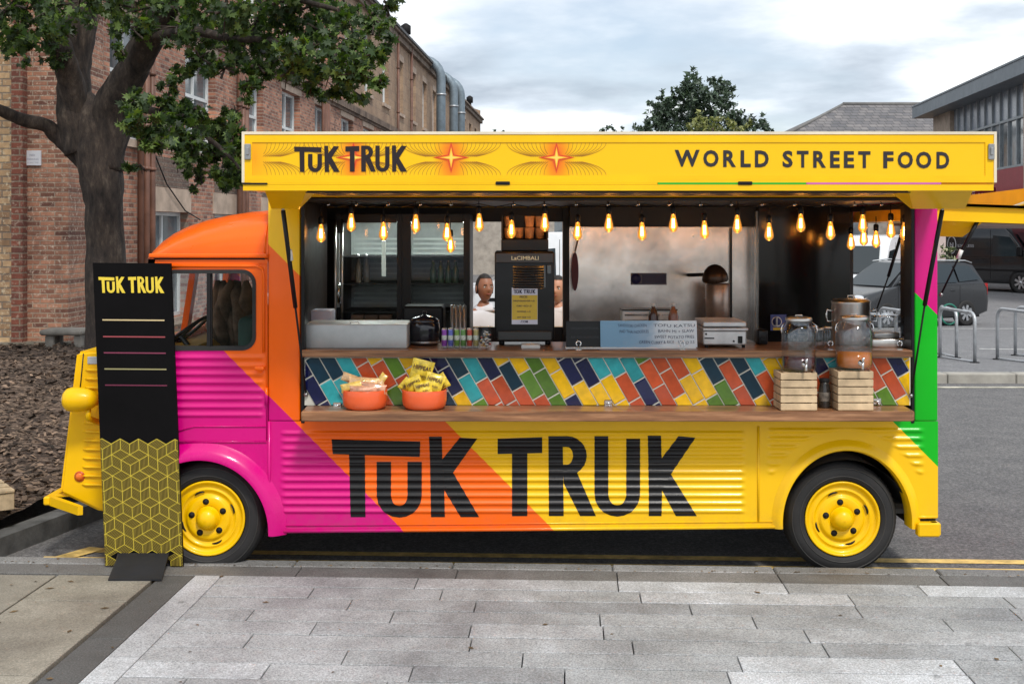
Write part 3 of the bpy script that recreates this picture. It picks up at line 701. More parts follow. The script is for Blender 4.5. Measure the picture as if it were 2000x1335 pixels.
# wheels
def wheel(nm, px, py, y, r=.326, face=True, lab=None):
    c = V((px-1000)/337, y, ZZ(py))
    b = B(); w = .19; s = -1 if face else 1
    prof = [(.222, 0), (.226, -.012*1), (.255, -.02), (.285, -.018), (.308, -.004), (.320, .018), (.326, .045), (.326, w-.045), (.320, w-.018), (.3, w), (.225, w+.008), (.2, w-.02)]
    b.lathe(prof, c, (0, 1, 0), 56)
    k = 72
    for i in range(k):   # tread lugs on the shoulder
        a = 2*math.pi*i/k; u = V(math.cos(a), 0, math.sin(a)); tt = V(-math.sin(a), 0, math.cos(a))
        o = c+u*.316
        b.add([o+tt*.007+V(0, .006, 0), o-tt*.007+V(0, .006, 0), o-tt*.007+u*.0125+V(0, .04, 0), o+tt*.007+u*.0125+V(0, .04, 0), o-tt*.007+u*.0125+V(0, .15, 0), o+tt*.007+u*.0125+V(0, .15, 0)], [(0, 1, 2, 3), (3, 2, 4, 5)])
    T = obj('wheel', b, M['rubber'], TR)
    b = B(); b.lathe([(.246, -.017), (.248, -.0225), (.251, -.0225), (.253, -.018)], c, (0, 1, 0), 56); b.lathe([(.292, -.014), (.294, -.019), (.297, -.018), (.299, -.010)], c, (0, 1, 0), 56); obj('sidewall_rib', b, mat('rubber_rib', (.04, .038, .036), .6, var=.2), T)
    b = B()
    b.lathe([(.217, .002), (.219, -.010), (.212, -.014), (.203, -.006), (.198, .008), (.176, .012), (.170, .006), (.163, .004), (.158, .012), (.14, .02), (.132, .016), (.124, .004), (.116, .002), (.075, .0), (.07, .006), (.0, .01)], c+V(0, -.0, 0), (0, 1, 0), 56)
    RM = obj('rim', b, M['yellow'], T)
    b = B(); b.lathe([(.0, -.062), (.02, -.06), (.045, -.048), (.06, -.028), (.064, -.004), (.07, .002)], c, (0, 1, 0), 32); b.lathe([(.0, -.0625), (.004, -.0635)], c, (0, 1, 0), 8); obj('hub_cap', b, M['yellow'], T)
    for i in range(5):
        a = R(97+72*i); o = c+V(.096*math.cos(a), .0, .096*math.sin(a))
        b = B(); b.lathe([(0, -.012), (.011, -.01), (.013, -.002), (.019, .0), (.019, .006)], o, (0, 1, 0), 12); obj('wheel_nut', b, M['blackm'], T)
    for i in range(4):
        a0 = R(8+90*i); pts = []
        for j in range(9):
            a = a0+R(24)*j/8; rr = .150+.006*math.sin(math.pi*j/8); pts.append(c+V(rr*math.cos(a), .0095, rr*math.sin(a)))
        b = B(); b.tube(pts, [.001, .004, .006, .007, .007, .007, .006, .004, .001], 6); obj('rim_slot', b, M['black'], RM)
    return T
wheel('wheel', 403, 1014, .035); wheel('wheel', 1648, 1015, .035)
for px in (403, 1648):
    c = V((px-1000)/337, 1.78, ZZ(1014)); b = B(); b.lathe([(.0, .0), (.22, .0), (.3, -.004), (.326, .04), (.326, .15), (.3, .19), (.2, .19), (.0, .16)], c, (0, 1, 0), 40); obj('far_wheel', b, M['rubber'], TR)
# chassis
b = B(); b.box(XX(1520), XX(1800), .47, 1.6, .30, .80); obj('rear_underfloor', b, M['chassis'], TR)
b = B()
b.box(XX(560), XX(1500), .12, .2, .22, .32); b.box(XX(560), XX(1780), 1.7, 1.8, .22, .34); b.box(XX(540), XX(1790), .09, 1.9, .33, .36)
b.box(XX(700), XX(760), .2, 1.8, .2, .3); b.box(XX(1100), XX(1150), .2, 1.8, .2, .3); b.tube([V(XX(1648), .1, .27), V(XX(1648), 1.9, .27)], .05, 10); b.tube([V(XX(403), .1, .27), V(XX(403), 1.9, .27)], .05, 10)
b.bbox(XX(800), XX(1000), 1.0, 1.5, .12, .33, .04); b.tube([V(XX(500), .8, .2), V(XX(1300), .7, .2), V(XX(1770), .5, .2)], .03, 8)
obj('chassis', b, M['chassis'], TR)
# awning panel (raised side wall), its thick underside wedges and struts
AY = -.80
b = B()
b.box(XX(480, AY), XX(1938, AY), AY+.012, .0, 2.170, 2.196); AW = obj('awning_panel', b, M['yellow'], TR)
b = B(); b.box(XX(475, AY), XX(1940, AY), AY-.004, AY+.012, 2.1655, 2.196); b.box(XX(472, AY), XX(1945, AY), AY+.02, AY+.05, 2.196, 2.208); obj('awning_edge', b, M['yellow'], AW)
b = B(); b.box(XX(600, -.7), XX(1775, -.7), -.70, -.03, 2.160, 2.168); b.box(XX(598, -.72), XX(1776, -.72), -.74, -.70, 2.156, 2.169); obj('awning_lining', b, M['darkint'], AW)
for x0, x1, x2, x3 in ((517, 600, 530, 583), (1774, 1900, 1783, 1885)):
    b = B(); y0, y1 = -.76, -.5
    f = [V(XX(x0, y0), y0, 2.168), V(XX(x1, y0), y0, 2.168), V(XX(x3, y1), y1, 2.078), V(XX(x2, y1), y1, 2.078)]
    g = [V(f[0].x, -.47, 2.168), V(f[1].x, -.47, 2.168), V(f[2].x, -.47, 2.078), V(f[3].x, -.47, 2.078)]
    b.add(f+g, [(0, 1, 2, 3), (1, 5, 6, 2), (4, 0, 3, 7), (3, 2, 6, 7), (5, 4, 7, 6)]); obj('awning_bracket', b, M['yellow'], AW)
def strut(pt, pm, pb, y0, ym, y1, side=1):
    a, m_, c = W(pt[0], pt[1], y0), W(pm[0], pm[1], ym), W(pb[0], pb[1], y1)
    b = B(); b.tube([a, m_], .0125, 10); S = obj('gas_strut', b, M['black'], TR)
    b = B(); b.tube([m_, c], .006, 8); obj('strut_rod', b, M['blackm'], S)
    b = B(); b.tube([a-(m_-a).normalized()*.02, a], .009, 8); b.sphere(c, .013, .013, .013, 10, 6); obj('ball_joint', b, M['steeld'], S)
strut((553, 411), (577, 600), (598, 770), -.47, -.22, -.012)
strut((1840, 411), (1806, 596), (1779, 772), -.47, -.24, -.012)
b = B(); b.tube([W(565.5, 488, -.36), W(568, 508, -.34)], .0135, 10); obj('strut_label', b, M['white'], TR)
# sign board standing on the awning edge
zt_, zb_ = 2.468, 2.207
x0, x1 = XX(472, AY), XX(1947, AY)
b = B(); fr = .014
b.box(x0, x1, AY, AY+.03, zt_-fr, zt_); b.box(x0, x0+fr, AY, AY+.03, zb_, zt_-fr); b.box(x1-fr, x1, AY, AY+.03, zb_, zt_-fr)
SB = obj('sign_board', b, mat('board_edge', (.75, .66, .5), .4, var=.1), TR)
ix0, ix1, iz0, iz1 = XX(492, AY), XX(1925, AY), ZZ(343, AY), ZZ(278, AY)
b = B(); b.box(x0+fr, x1-fr, AY+.004, AY+.026, zb_, iz0); b.box(x0+fr, x1-fr, AY+.004, AY+.026, iz1, zt_-fr); b.box(x0+fr, ix0, AY+.004, AY+.026, iz0, iz1); b.box(ix1, x1-fr, AY+.004, AY+.026, iz0, iz1); b.box(x0+fr, x1-fr, AY+.001, AY+.004, zb_, zb_+.022)
obj('sign_frame', b, M['yellow'], SB)
# printed graphic: warm glow of ink round each star is part of the print
m, t, p = newmat('sign_print'); co = t.new('ShaderNodeTexCoord').outputs['Object']; s = t.new('ShaderNodeSeparateXYZ'); t.l.new(co, s.inputs[0])
tot = None
starx = [XX(q, AY) for q in (497, 690, 881, 1087)]; starz = ZZ(308, AY)
for q in starx:
    dx = t.math('MULTIPLY', t.math('SUBTRACT', s.outputs[0], q-TL.x), 10.5); dz = t.math('MULTIPLY', t.math('SUBTRACT', s.outputs[2], starz-TL.z), 5)
    d = t.math('SQRT', t.math('ADD', t.math('MULTIPLY', dx, dx), t.math('MULTIPLY', dz, dz)))
    g = t.math('MULTIPLY', t.math('MAXIMUM', t.math('SUBTRACT', 1, d), 0), .4 if q == starx[0] else 1); tot = g if tot is None else t.math('ADD', tot, g)
c = t.ramp(tot, [(0, YELLOW), (.35, (.85, .36, .0)), (.85, (.8, .13, .01)), (1, (.62, .05, .02))])
t.l.new(c, p.inputs['Base Color']); p.inputs['Roughness'].default_value = .3; p.inputs['Specular IOR Level'].default_value = .3; p.inputs['Coat Weight'].default_value = .12; p.inputs['Coat Roughness'].default_value = .1
b = B(); b.box(ix0, ix1, AY+.009, AY+.02, iz0, iz1); obj('sign_face', b, m, SB)
ys = AY+.0075
def pt(px, py, y=ys): return V(XX(px, AY), y, ZZ(py, AY))
b = B()
for ci, cxp in enumerate((497, 690, 881, 1087)):
    for k in range(10):
        rx = 97*(.25+.75*k/9)
        for top in (0, 1):
            cy_ = 279 if top else 342; ry = 30.5; pts = []
            for i in range(25):
                a = math.pi*i/24; x_ = cxp+rx*math.cos(a)
                if abs(x_-cxp) < max(16, .42*rx): continue
                y_ = cy_+(ry if top else -ry)*math.sin(a)
                if x_ < 494: continue
                pts.append((x_, y_))
            for a_, c_ in zip(pts, pts[1:]):
                if (a_[0]-cxp)*(c_[0]-cxp) < 0: continue
                dx, dy = c_[0]-a_[0], c_[1]-a_[1]; L = math.hypot(dx, dy); nx, ny = -dy/L*.42, dx/L*.42
                b.poly([pt(a_[0]-nx, a_[1]-ny), pt(c_[0]-nx, c_[1]-ny), pt(c_[0]+nx, c_[1]+ny), pt(a_[0]+nx, a_[1]+ny)])
obj('ripple_lines', b, mat('ripple_ink', (.36, .15, .01), .4, var=0), SB, fix=False)
for k, (sz, col) in enumerate(((34, (.75, .10, .01)), (30, (.6, .03, .01)), (25, (.8, .2, .02)), (21, (.88, .50, .02)), (15, (.9, .62, .12)))):
    b = B()
    for cxp in (690, 881, 1087):
        cy_ = 308-.4; out = []
        for i in range(8):
            a = math.pi/4*i; r_ = sz if i % 2 == 0 else sz*(.27-.02*k)
            out.append(pt(cxp+r_*math.cos(a)*1.05, cy_+r_*math.sin(a)*.93, ys-.0003*(k+1)))
        b.add(out+[pt(cxp, cy_, ys-.0003*(k+1))], [(i, (i+1) % 8, 8) for i in range(8)])
    obj('star', b, mat('star_ink_%d' % k, col, .35, var=0), SB, fix=False)
# ---- the TUK TRUK letters (convex pieces, in side-view pixels of the big lettering)
def ushape(xl, xr, ty, by, w, tyr=None):
    """U as quads: two legs and a rounded bowl"""
    tyr = tyr or ty; ps = []; rx = (xr-xl)/2; cx_ = (xl+xr)/2; ry = rx*.98; cy_ = by-ry
    ps.append([(xl, ty), (xl+w, ty), (xl+w, cy_), (xl, cy_)]); ps.append([(xr-w, tyr), (xr, tyr), (xr, cy_), (xr-w, cy_)])
    irx = rx-w; iry = ry-w*.82
    for i in range(10):
        a, c = math.pi*i/10, math.pi*(i+1)/10
        ps.append([(cx_+rx*math.cos(a), cy_+ry*math.sin(a)), (cx_+rx*math.cos(c), cy_+ry*math.sin(c)), (cx_+irx*math.cos(c), cy_+iry*math.sin(c)), (cx_+irx*math.cos(a), cy_+iry*math.sin(a))])
    return ps
def tuktruk():
    L = []
    L += [[(648, 857), (821, 861), (820, 891), (650, 886)], [(682, 886.2), (713, 887.2), (714, 1009), (685, 1009)]]
    L += ushape(736, 824, 901, 1010, 28)
    L += [[(838, 852), (863, 852), (864, 896), (840, 900)], [(840, 900), (864, 896), (868, 958), (841, 958)], [(841, 958), (868, 958), (869, 1009), (842, 1009)],
          [(864, 896), (898, 854), (932, 856), (885, 922), (868, 957)], [(885, 922), (936, 1009), (900, 1009), (868, 956.5)]]
    L += [[(972, 856), (1059, 853), (1059, 884), (972, 886)], [(1000, 885.2), (1030, 884.2), (1030, 1007), (1000, 1007)]]
    # R
    L += [[(1071, 851), (1099, 851), (1101, 1007), (1072, 1007)]]
    cx_, cy_, rx, ry, ix, iy = 1108, 889, 38, 38, 11, 17
    for i in range(12):
        a, c = R(-90+180*i/12), R(-90+180*(i+1)/12)
        L.append([(cx_+rx*math.cos(a), cy_+ry*math.sin(a)), (cx_+rx*math.cos(c), cy_+ry*math.sin(c)), (cx_+ix*math.cos(c), cy_+iy*math.sin(c)), (cx_+ix*math.cos(a), cy_+iy*math.sin(a))])
    L += [[(1099, 851), (1108, 851), (1108, 872), (1099.3, 872)], [(1099.5, 906), (1108, 906), (1108, 927), (1100, 927)]]
    L += [[(1100, 927), (1127, 922), (1164, 1007), (1133, 1007), (1101, 943)]]
    L += ushape(1161, 1250, 851, 1008, 27, 856)
    L += [[(1265, 850), (1291, 850), (1292, 894), (1266, 900)], [(1266, 900), (1292, 894), (1293, 957), (1267, 957)], [(1267, 957), (1293, 957), (1292, 1007), (1267, 1007)],
          [(1292, 894), (1325, 851), (1358, 854), (1310, 925), (1293, 957)], [(1310, 925), (1361, 1007), (1320, 1007), (1293, 956.5)]]
    return L
TT = tuktruk()
b = B()
for k, poly in enumerate(TT):
    y0 = min(p_[1] for p_ in poly); y1 = max(p_[1] for p_ in poly)
    yy = y0
    while yy < y1-.01:
        ye = min(y1, yy+1.6)
        q_ = clip(clip(poly, lambda p_: p_[1]-yy), lambda p_: ye-p_[1])
        if len(q_) >= 3: b.poly([V((x_-1000)/337, skinY(x_, y_)-.0012-(k % 3)*.0002, EYE-(y_-450)/337) for x_, y_ in q_], True)
        yy = ye
me_letters = obj('painted_lettering', b, mat('sign_black', (.005, .0045, .0055), .3, coat=.22, var=.3, vs=9, bump=.03, spec=.35), TR, fix=False)
def tt_map(b, x0, x1, y0, y1, fn):
    for k, poly in enumerate(TT):
        b.poly([fn(x0+(x-648)/(1361-648)*(x1-x0), y0+(y-850)/160*(y1-y0), k % 3) for x, y in poly])
b = B(); tt_map(b, 574, 795, 284, 336, lambda x, y, k: pt(x, y, ys-.0018-.00015*k)); obj('logo_lettering', b, mat('sign_ink', (.014, .006, .008), .35, var=0), SB, fix=False)
for word in ((('W', 1318, 1367), ('O', 1374, 1404), ('R', 1413, 1438), ('L', 1447, 1467), ('D', 1475, 1502)), (('S', 1529, 1549), ('T', 1557, 1580), ('R', 1589, 1614), ('E', 1622, 1641), ('E', 1649, 1669), ('T', 1677, 1701)), (('F', 1726, 1746), ('O', 1754, 1784), ('O', 1790, 1820), ('D', 1830, 1855))):
    b = B()
    for ch, a0, a1 in word:
        dy = (a0-1318)/537*4
        put_text(b, ch, lambda u, v: pt(a0+(a1-a0)*u, 325.5+dy-33*v, ys-.001), .035)
    obj('slogan_word', b, mat('slogan_ink', (.022, .018, .022), .4, var=0), SB, fix=False)
# coloured strip under the sign, latches
b = B(); b.poly([pt(1282, 357, AY+.018-.022), pt(1575, 360, AY-.004), pt(1575, 363.5, AY-.004), pt(1290, 363.5, AY-.004)])
b = B(); b.box(XX(1285, AY), XX(1574, AY), AY-.002, AY+.02, 2.1975, 2.2065); obj('green_trim', b, M['greenp'], AW)
b = B(); b.box(XX(1575, AY), XX(1838, AY), AY-.002, AY+.02, 2.1975, 2.2065); obj('magenta_trim', b, mat('mauve_trim', (.55, .12, .42), .35), AW)
b = B(); b.box(XX(490, AY), XX(1284, AY), AY-.001, AY+.02, 2.1975, 2.2065); obj('yellow_trim', b, M['yellow'], AW)
for q in (484, 1936):
    b = B(); b.bbox(XX(q-6, AY), XX(q+6, AY), AY-.008, AY+.004, ZZ(312, AY), ZZ(281, AY), .004); b.bbox(XX(q-3, AY), XX(q+3, AY), AY-.016, AY-.006, ZZ(303, AY), ZZ(288, AY), .003); obj('sign_latch', b, M['steeld'], SB)
for q in (982, 1455):
    b = B(); b.bbox(XX(q-14, AY), XX(q+14, AY), AY-.010, AY-.002, 2.194, 2.212, .003); b.box(XX(q-9, AY), XX(q+9, AY), AY-.013, AY-.009, 2.200, 2.207); obj('edge_latch', b, M['blackm'], AW)
b = B(); b.bbox(XX(474, AY), XX(523, AY), AY-.012, AY-.004, 2.196, 2.205, .002); obj('strap', b, M['black'], AW)
# counter, shelf, tiles
m, t, p = newmat('walnut_wood'); co = t.new('ShaderNodeTexCoord').outputs['Object']; mpn = t.new('ShaderNodeMapping'); mpn.inputs['Scale'].default_value = (.9, 7, 14); t.l.new(co, mpn.inputs[0])
nz = t.noise(3.2, 8, .62, mpn.outputs[0]); nz2 = t.noise(.8, 3, .5, mpn.outputs[0])
c = t.mix(.5, t.ramp(nz, [(.3, (.11, .045, .018)), (.5, (.24, .11, .048)), (.72, (.42, .22, .11))]), t.ramp(nz2, [(.3, (.55, .5, .5)), (.7, (1.5, 1.4, 1.3))]), 'MULTIPLY')
t.l.new(c, p.inputs['Base Color']); p.inputs['Roughness'].default_value = .38; p.inputs['Coat Weight'].default_value = .25; M['wood'] = m
b = B(); b.bbox(XX(589, -.04), XX(1782, -.04), -.045, .50, ZZ(697, -.04), 1.271, .004); obj('upper_counter', b, M['wood'], TR)
b = B(); o = [V(XX(588, -.24), -.235, 0), V(XX(594, -.24), -.24, 0), V(XX(1780, -.24), -.24, 0), V(XX(1788, -.24), -.225, 0), V(XX(1766, -.01), -.012, 0), V(XX(599, -.01), -.012, 0)]
bm = bmesh.new(); zb2, zt2 = .893, .949
vs = [bm.verts.new(p_+V(0, 0, zb2)) for p_ in o]; vs2 = [bm.verts.new(p_+V(0, 0, zt2)) for p_ in o]; bm.faces.new(vs[::-1]); bm.faces.new(vs2)
for i in range(6): bm.faces.new((vs[i], vs[(i+1) % 6], vs2[(i+1) % 6], vs2[i]))
bmesh.ops.bevel(bm, geom=bm.edges[:], offset=.005, segments=2, affect='EDGES'); b.frombm(bm); obj('serving_shelf', b, M['wood'], TR)
b = B(); b.box(XX(594), XX(1778), -.001, .06, .949, ZZ(697)); TP = obj('tiled_front', b, mat('grout', (.62, .6, .52), .8, var=.15), TR)
pal = {'n': (.006, .008, .055), 'd': (.004, .028, .055), 'c': (.03, .34, .37), 'r': (.50, .075, .022), 'y': (.78, .45, .0), 'g': (.085, .19, .015)}
cols = [(690, 'nnn'), (745, 'dcgn'), (738, 'dcgr'), (741, 'ccr'), (760, 'rrg'), (708, 'yrg'), (734, 'grg'), (764, 'yyg'), (720, 'nnd'), (768, 'nyr'), (734, 'dcg'), (742, 'crr'), (738, 'nrr'), (710, 'ydr'), (726, 'ygr'), (724, 'ggg'), (774, 'yn'),
        (748, 'nyy'), (752, 'ngy'.replace('ng', 'n')), (736, 'cyy'), (732, 'crr'), (742, 'cnn'), (706, 'grr'), (724, 'rry'), (736, 'ryy'), (774, 'yg'), (746, 'dgg'), (708, 'drr'), (726, 'ddy'), (728, 'crr'), (746, 'yrr'),
        (742, 'yyr'), (716, 'yrr'), (727, 'nrr'), (752, 'crr'), (742, 'ggg'), (760, 'rgg'), (727, 'rry'), (731, 'nyy'), (748, 'yyy'), (735, 'yyy')]
tb = B(); tidx = []; keys_ = list(pal)
xl, xr_, yt, yb = 596, 1776, 698.5, 791
sl = .577; perp = .577   # columns lean right going down; end joints rise to the right
for k, (jy, cs) in enumerate(cols):
    xa = 563+30.75*k; xb = xa+30.75; g = 1.0
    colp = [(xa+g+(yt-700-40)*sl, yt-40), (xb-g+(yt-700-40)*sl, yt-40), (xb-g+(yb-700+40)*sl, yb+40), (xa+g+(yb-700+40)*sl, yb+40)]
    joints = [jy-48.5*4+48.5*i for i in range(9)]
    seq = cs[0]*4+cs+cs[-1]*6      # tile i spans joints[i-1]..joints[i]; first listed colour ends at jy
    for i in range(1, 9):
        def edge(jy_, s_):
            # joint passes through column centre at height jy_ with slope -perp
            return lambda p_: s_*((p_[1]-jy_)+(p_[0]-(xa+15.4+(jy_-700)*sl))*perp)
        q_ = clip(clip(colp, edge(joints[i-1]+1.1, 1)), edge(joints[i]-1.1, -1))
        for f in (lambda p_: p_[0]-xl, lambda p_: xr_-p_[0], lambda p_: p_[1]-yt, lambda p_: yb-p_[1]):
            if len(q_) >= 3: q_ = clip(q_, f)
        if len(q_) < 3: continue
        key = seq[i-1] if i-1 < len(seq) else cs[-1]
        idx = i-1; key = cs[0] if idx <= 3 else cs[min(len(cs)-1, idx-3)]
        cxm = sum(p_[0] for p_ in q_)/len(q_); cym = sum(p_[1] for p_ in q_)/len(q_)
        bb = tb; n_ = len(q_); tidx += [keys_.index(key)]*(n_+1)
        ty, tz = random.uniform(-.0008, .0008), random.uniform(-.0008, .0008)
        inn = [(cxm+(p_[0]-cxm)*.94, cym+(p_[1]-cym)*.94) for p_ in q_]
        bb.add([P0(p_, -.0015) for p_ in q_]+[P0(p_, -.0065+ty*(p_[0]-cxm)/15+tz*(p_[1]-cym)/20) for p_ in inn], [tuple(range(n_, 2*n_))]+[(j, (j+1) % n_, n_+(j+1) % n_, n_+j) for j in range(n_)])
nmc = {'n': 'navy', 'd': 'dark_teal', 'c': 'turquoise', 'r': 'terracotta', 'y': 'yellow', 'g': 'green'}
TO = obj('tiles', tb, [mat('tile_'+nmc[k], pal[k], .12, coat=.6, var=.12, vs=20, rand=.18) for k in keys_], TP, fix=False)
for p_, i_ in zip(TO.data.polygons, tidx): p_.material_index = i_
# interior fittings of the truck
b = B(); b.box(XX(528, 1.9), wx0, 1.915, 1.928, .34, 2.13); b.box(wx1, XX(1112, 1.9), 1.86, 1.928, .9, 2.13); b.box(wx0, wx1, 1.915, 1.928, wz1, 2.13); b.box(wx0, wx1, 1.915, 1.928, .9, wz0); obj('inner_lining', b, M['darkint'], TR)
b = B(); b.box(XX(1112, 1.85), XX(1474, 1.85), 1.85, 1.925, .9, ZZ(443, 1.85)); SP = obj('steel_splashback', b, mat('splashback_steel', (.74, .68, .63), .24, metal=1, var=.3, vs=2.2, rvar=.08, bump=.10, bs=1.6), TR)
b = B(); b.box(XX(1112, 1.8), XX(1480, 1.8), 1.70, 1.925, ZZ(443, 1.8), 2.13); obj('extractor_hood', b, M['darkint'], TR)
b = B(); b.box(XX(1427, 1.8), XX(1431, 1.8), 1.82, 1.85, .9, ZZ(445, 1.8)); obj('splashback_joint', b, M['black'], TR)
b = B(); b.bbox(XX(1474, 1.7), XX(1480, 1.7), 1.66, 1.7, .9, 2.1, .004); obj('hood_post', b, M['steel'], TR)
b = B(); b.box(XX(1482, 1.6), XX(1660, 1.6), 1.60, 1.9, .33, 2.13); obj('rear_cupboard', b, mat('gloss_black', (.008, .008, .009), .12, var=.2, coat=.1, rvar=.03, spec=.4), TR)
b = B(); b.box(XX(590, .4), XX(600, .4), .1, 1.2, .33, 2.13); obj('side_lining', b, M['darkint'], TR)
b = B()
for q, y_ in ((612, .9), (655, 1.15), (668, 1.16)): b.tube([V(XX(q, y_), y_, 1.2), V(XX(q, y_), y_, ZZ(430, y_))], .008, 8)
obj('chrome_rail', b, M['steel'], TR)
b = B(); b.bbox(XX(1112, 1.3), XX(1474, 1.3), 1.25, 1.85, .33, 1.20, .01); obj('back_worktop', b, M['steel'], TR)
# rear hatch with its own sign board
HY0, HY1 = .12, 1.9
b = B()
def hz(x): return 2.105-(x-2.47)*.035
def hslab(y0, y1, z0, z1, xe=3.36, x0=None):
    x0 = x0 or xr+.005; b.add([V(x, y, hz(x)+z) for x in (x0, xe) for y in (y0, y1) for z in (z0, z1)], [(0,1,3,2),(4,6,7,5),(0,4,5,1),(2,3,7,6),(0,2,6,4),(1,5,7,3)])
hslab(HY0, HY1, -.085, -.0); HP = obj('rear_hatch', b, M['yellow'], TR)
b = B(); hslab(HY0-.02, HY0-.001, .002, .02); hslab(HY0-.02, HY1, .001, .02, x0=2.6); obj('hatch_edge', b, M['yellow'], HP)
b = B(); hslab(HY0+.05, HY1-.05, -.1, -.087, x0=2.75); obj('hatch_lining', b, mat('mauve_lining', (.3, .24, .22), .6), HP)
b = B(); y0 = HY0+.02
b.add([V(2.48, y0, hz(2.5)-.086), V(2.78, y0, hz(2.8)-.086), V(2.70, y0+.1, hz(2.7)-.175), V(2.50, y0+.1, hz(2.5)-.175), V(2.48, y0+.3, hz(2.5)-.086), V(2.78, y0+.3, hz(2.8)-.086), V(2.70, y0+.3, hz(2.7)-.175), V(2.50, y0+.3, hz(2.5)-.175)], [(0, 1, 2, 3), (1, 5, 6, 2), (3, 2, 6, 7), (4, 0, 3, 7), (5, 4, 7, 6)])
obj('hatch_bracket', b, M['yellow'], HP)
b = B(); b.prism([V(3.37, HY0, 2.075), V(3.37, HY1+.1, 2.075), V(3.37, HY1+.1, 2.22), V(3.37, HY0, 2.25)], (.03, 0, 0)); HS = obj('hatch_sign_board', b, mat('amber_paint', (.85, .42, .0), .35, var=.1), HP)
b = B(); b.tube([V(3.34, 1.35, 2.08), V(3.365, .35, 2.21)], .012, 8); obj('hatch_brace', b, M['white'], HP)
strut((1909, 432), (1876, 495), (1838, 575), .14, .2, .3)
b = B(); b.tube([W(1878, 488, .17), W(1871, 505, .18)], .0125, 10); obj('strut_collar', b, M['white'], TR)
a_, c_ = V(2.62, 1.80, 2.02), V(2.475, 1.70, 1.28)
b = B(); b.tube([W(1762, 452, 1.72), W(1735, 540, 1.72)], .012, 8); b.tube([W(1735, 540, 1.72), W(1712, 605, 1.72)], .006, 8); obj('far_gas_strut', b, M['black'], TR)
# catches on the shelf
for q, y_, tw in ((659, 791, 0), (1188, 786, 0), (1712, 783, 0)):
    b = B(); c0 = P0((q, y_), -.012); b.bbox(c0.x-.024, c0.x+.024, -.014, -.007, c0.z-.018, c0.z+.018, .003); b.tube([c0+V(-.018, -.012, 0), c0+V(.018, -.012, 0)], .006, 8); b.tube([c0+V(0, -.012, 0), c0+V(.006, -.02, -.02)], .005, 8); obj('shelf_catch', b, M['chrome'], TR)
for q in (1130, 1333, 1622, 1757):
    b = B(); c0 = W(q, 672, .0); b.sweep([(c0+V(.014*math.cos(a), 0, .014*math.sin(a)+.004), V(math.cos(a), 0, math.sin(a)), V(0, 1, 0)) for a in [R(-60+300*i/16) for i in range(17)]], [(.004*math.cos(k), .004*math.sin(k)) for k in [2*math.pi*i/6 for i in range(7)]]); b.box(c0.x-.016, c0.x+.016, -.008, .012, 1.271, 1.278); obj('counter_clip', b, M['chrome'], TR)
# fallen leaves and grit along the kerb and on the slabs
b = B(); rl = random.Random(31)
for i in range(260):
    u = rl.uniform(-3.6, 3.4); near = rl.random() < .55
    v = rl.uniform(-.04, .03)*0+(rl.gauss(.131, .02) if near else rl.uniform(.02, 2.0)**1.0)
    if not near and u > -1.2 and rl.random() < .75: continue
    p = pv(u, max(.01, v), .033); L = rl.uniform(.004, .014) if near or rl.random() < .6 else rl.uniform(.015, .028)
    a = rl.uniform(0, 6.28); d = V(math.cos(a), math.sin(a), 0); n = V(-d.y, d.x, 0)*rl.uniform(.35, .6)
    b.poly([p-d*L, p+n*L+V(0, 0, .003), p+d*L, p-n*L+V(0, 0, .001)])
obj('leaf_litter', b, mat('dry_leaf', (.16, .10, .045), .9, var=.3, rand=.7), kind='stuff', fix=False)
# ================================================================ MENU BOARD
BL = V(XX(281, -.06), -.06, .03)
MB_ = thing('menu_board', BL, 'tall black menu sign with gold cube pattern leaning beside the front wheel', 'menu board')
bx = lambda px: (px-281)/339.5; bz = lambda py: (1107-py)/339.5     # board pixels -> metres, before the lean
TM = Matrix.Translation(BL) @ Matrix(((1, 0, -.041, 0), (0, 1, 0, 0), (-.008, 0, 1, 0), (0, 0, 0, 1)))
def bp(px, py, y=-.0): v = TM @ V((px-281)/339.5, y, (1107-py)/339.5); return v
b = B(); bl, br, btp, bbm = 205.5, 358, 515, 1105
# outline with the cut-out for the foot
o = [(bl, btp), (br, btp), (br, bbm), (334, bbm), (330, 1080), (229, 1080), (222, bbm), (bl, bbm)]
b.prism([bp(x, y, 0) for x, y in o], TM.to_3x3() @ V(0, .018, 0)); obj('panel', b, mat('menu_black', (.0035, .003, .0035), .62, var=.25, spec=.12), MB_)
b = B(); tt_map(b, 215.5, 343, 541, 573.5, lambda x, y, k: bp(x, y, -.0012-.0002*k)); obj('lettering', b, mat('gold_ink', (.78, .58, .05), .4, var=0), MB_, fix=False)
for y, c in ((626, (.62, .48, .26)), (658.5, (.32, .06, .07)), (690, (.20, .035, .075)), (721.5, (.30, .27, .13)), (753, (.14, .02, .05))):
    b = B(); b.box(0, 0, 0, 0, 0, 0) if 0 else None
    b.poly([bp(218+2, y+1.3, -.0015), bp(341, y+1.3, -.0015), bp(341, y-1.2, -.0015), bp(218+2, y-1.2, -.0015)]); obj('menu_line', b, mat('line_ink_%d' % y, c, .4, var=0), MB_, fix=False)
rb = random.Random(11)
bo = B(); bh = B(); s_ = 20.6; hx = s_*math.sqrt(3)
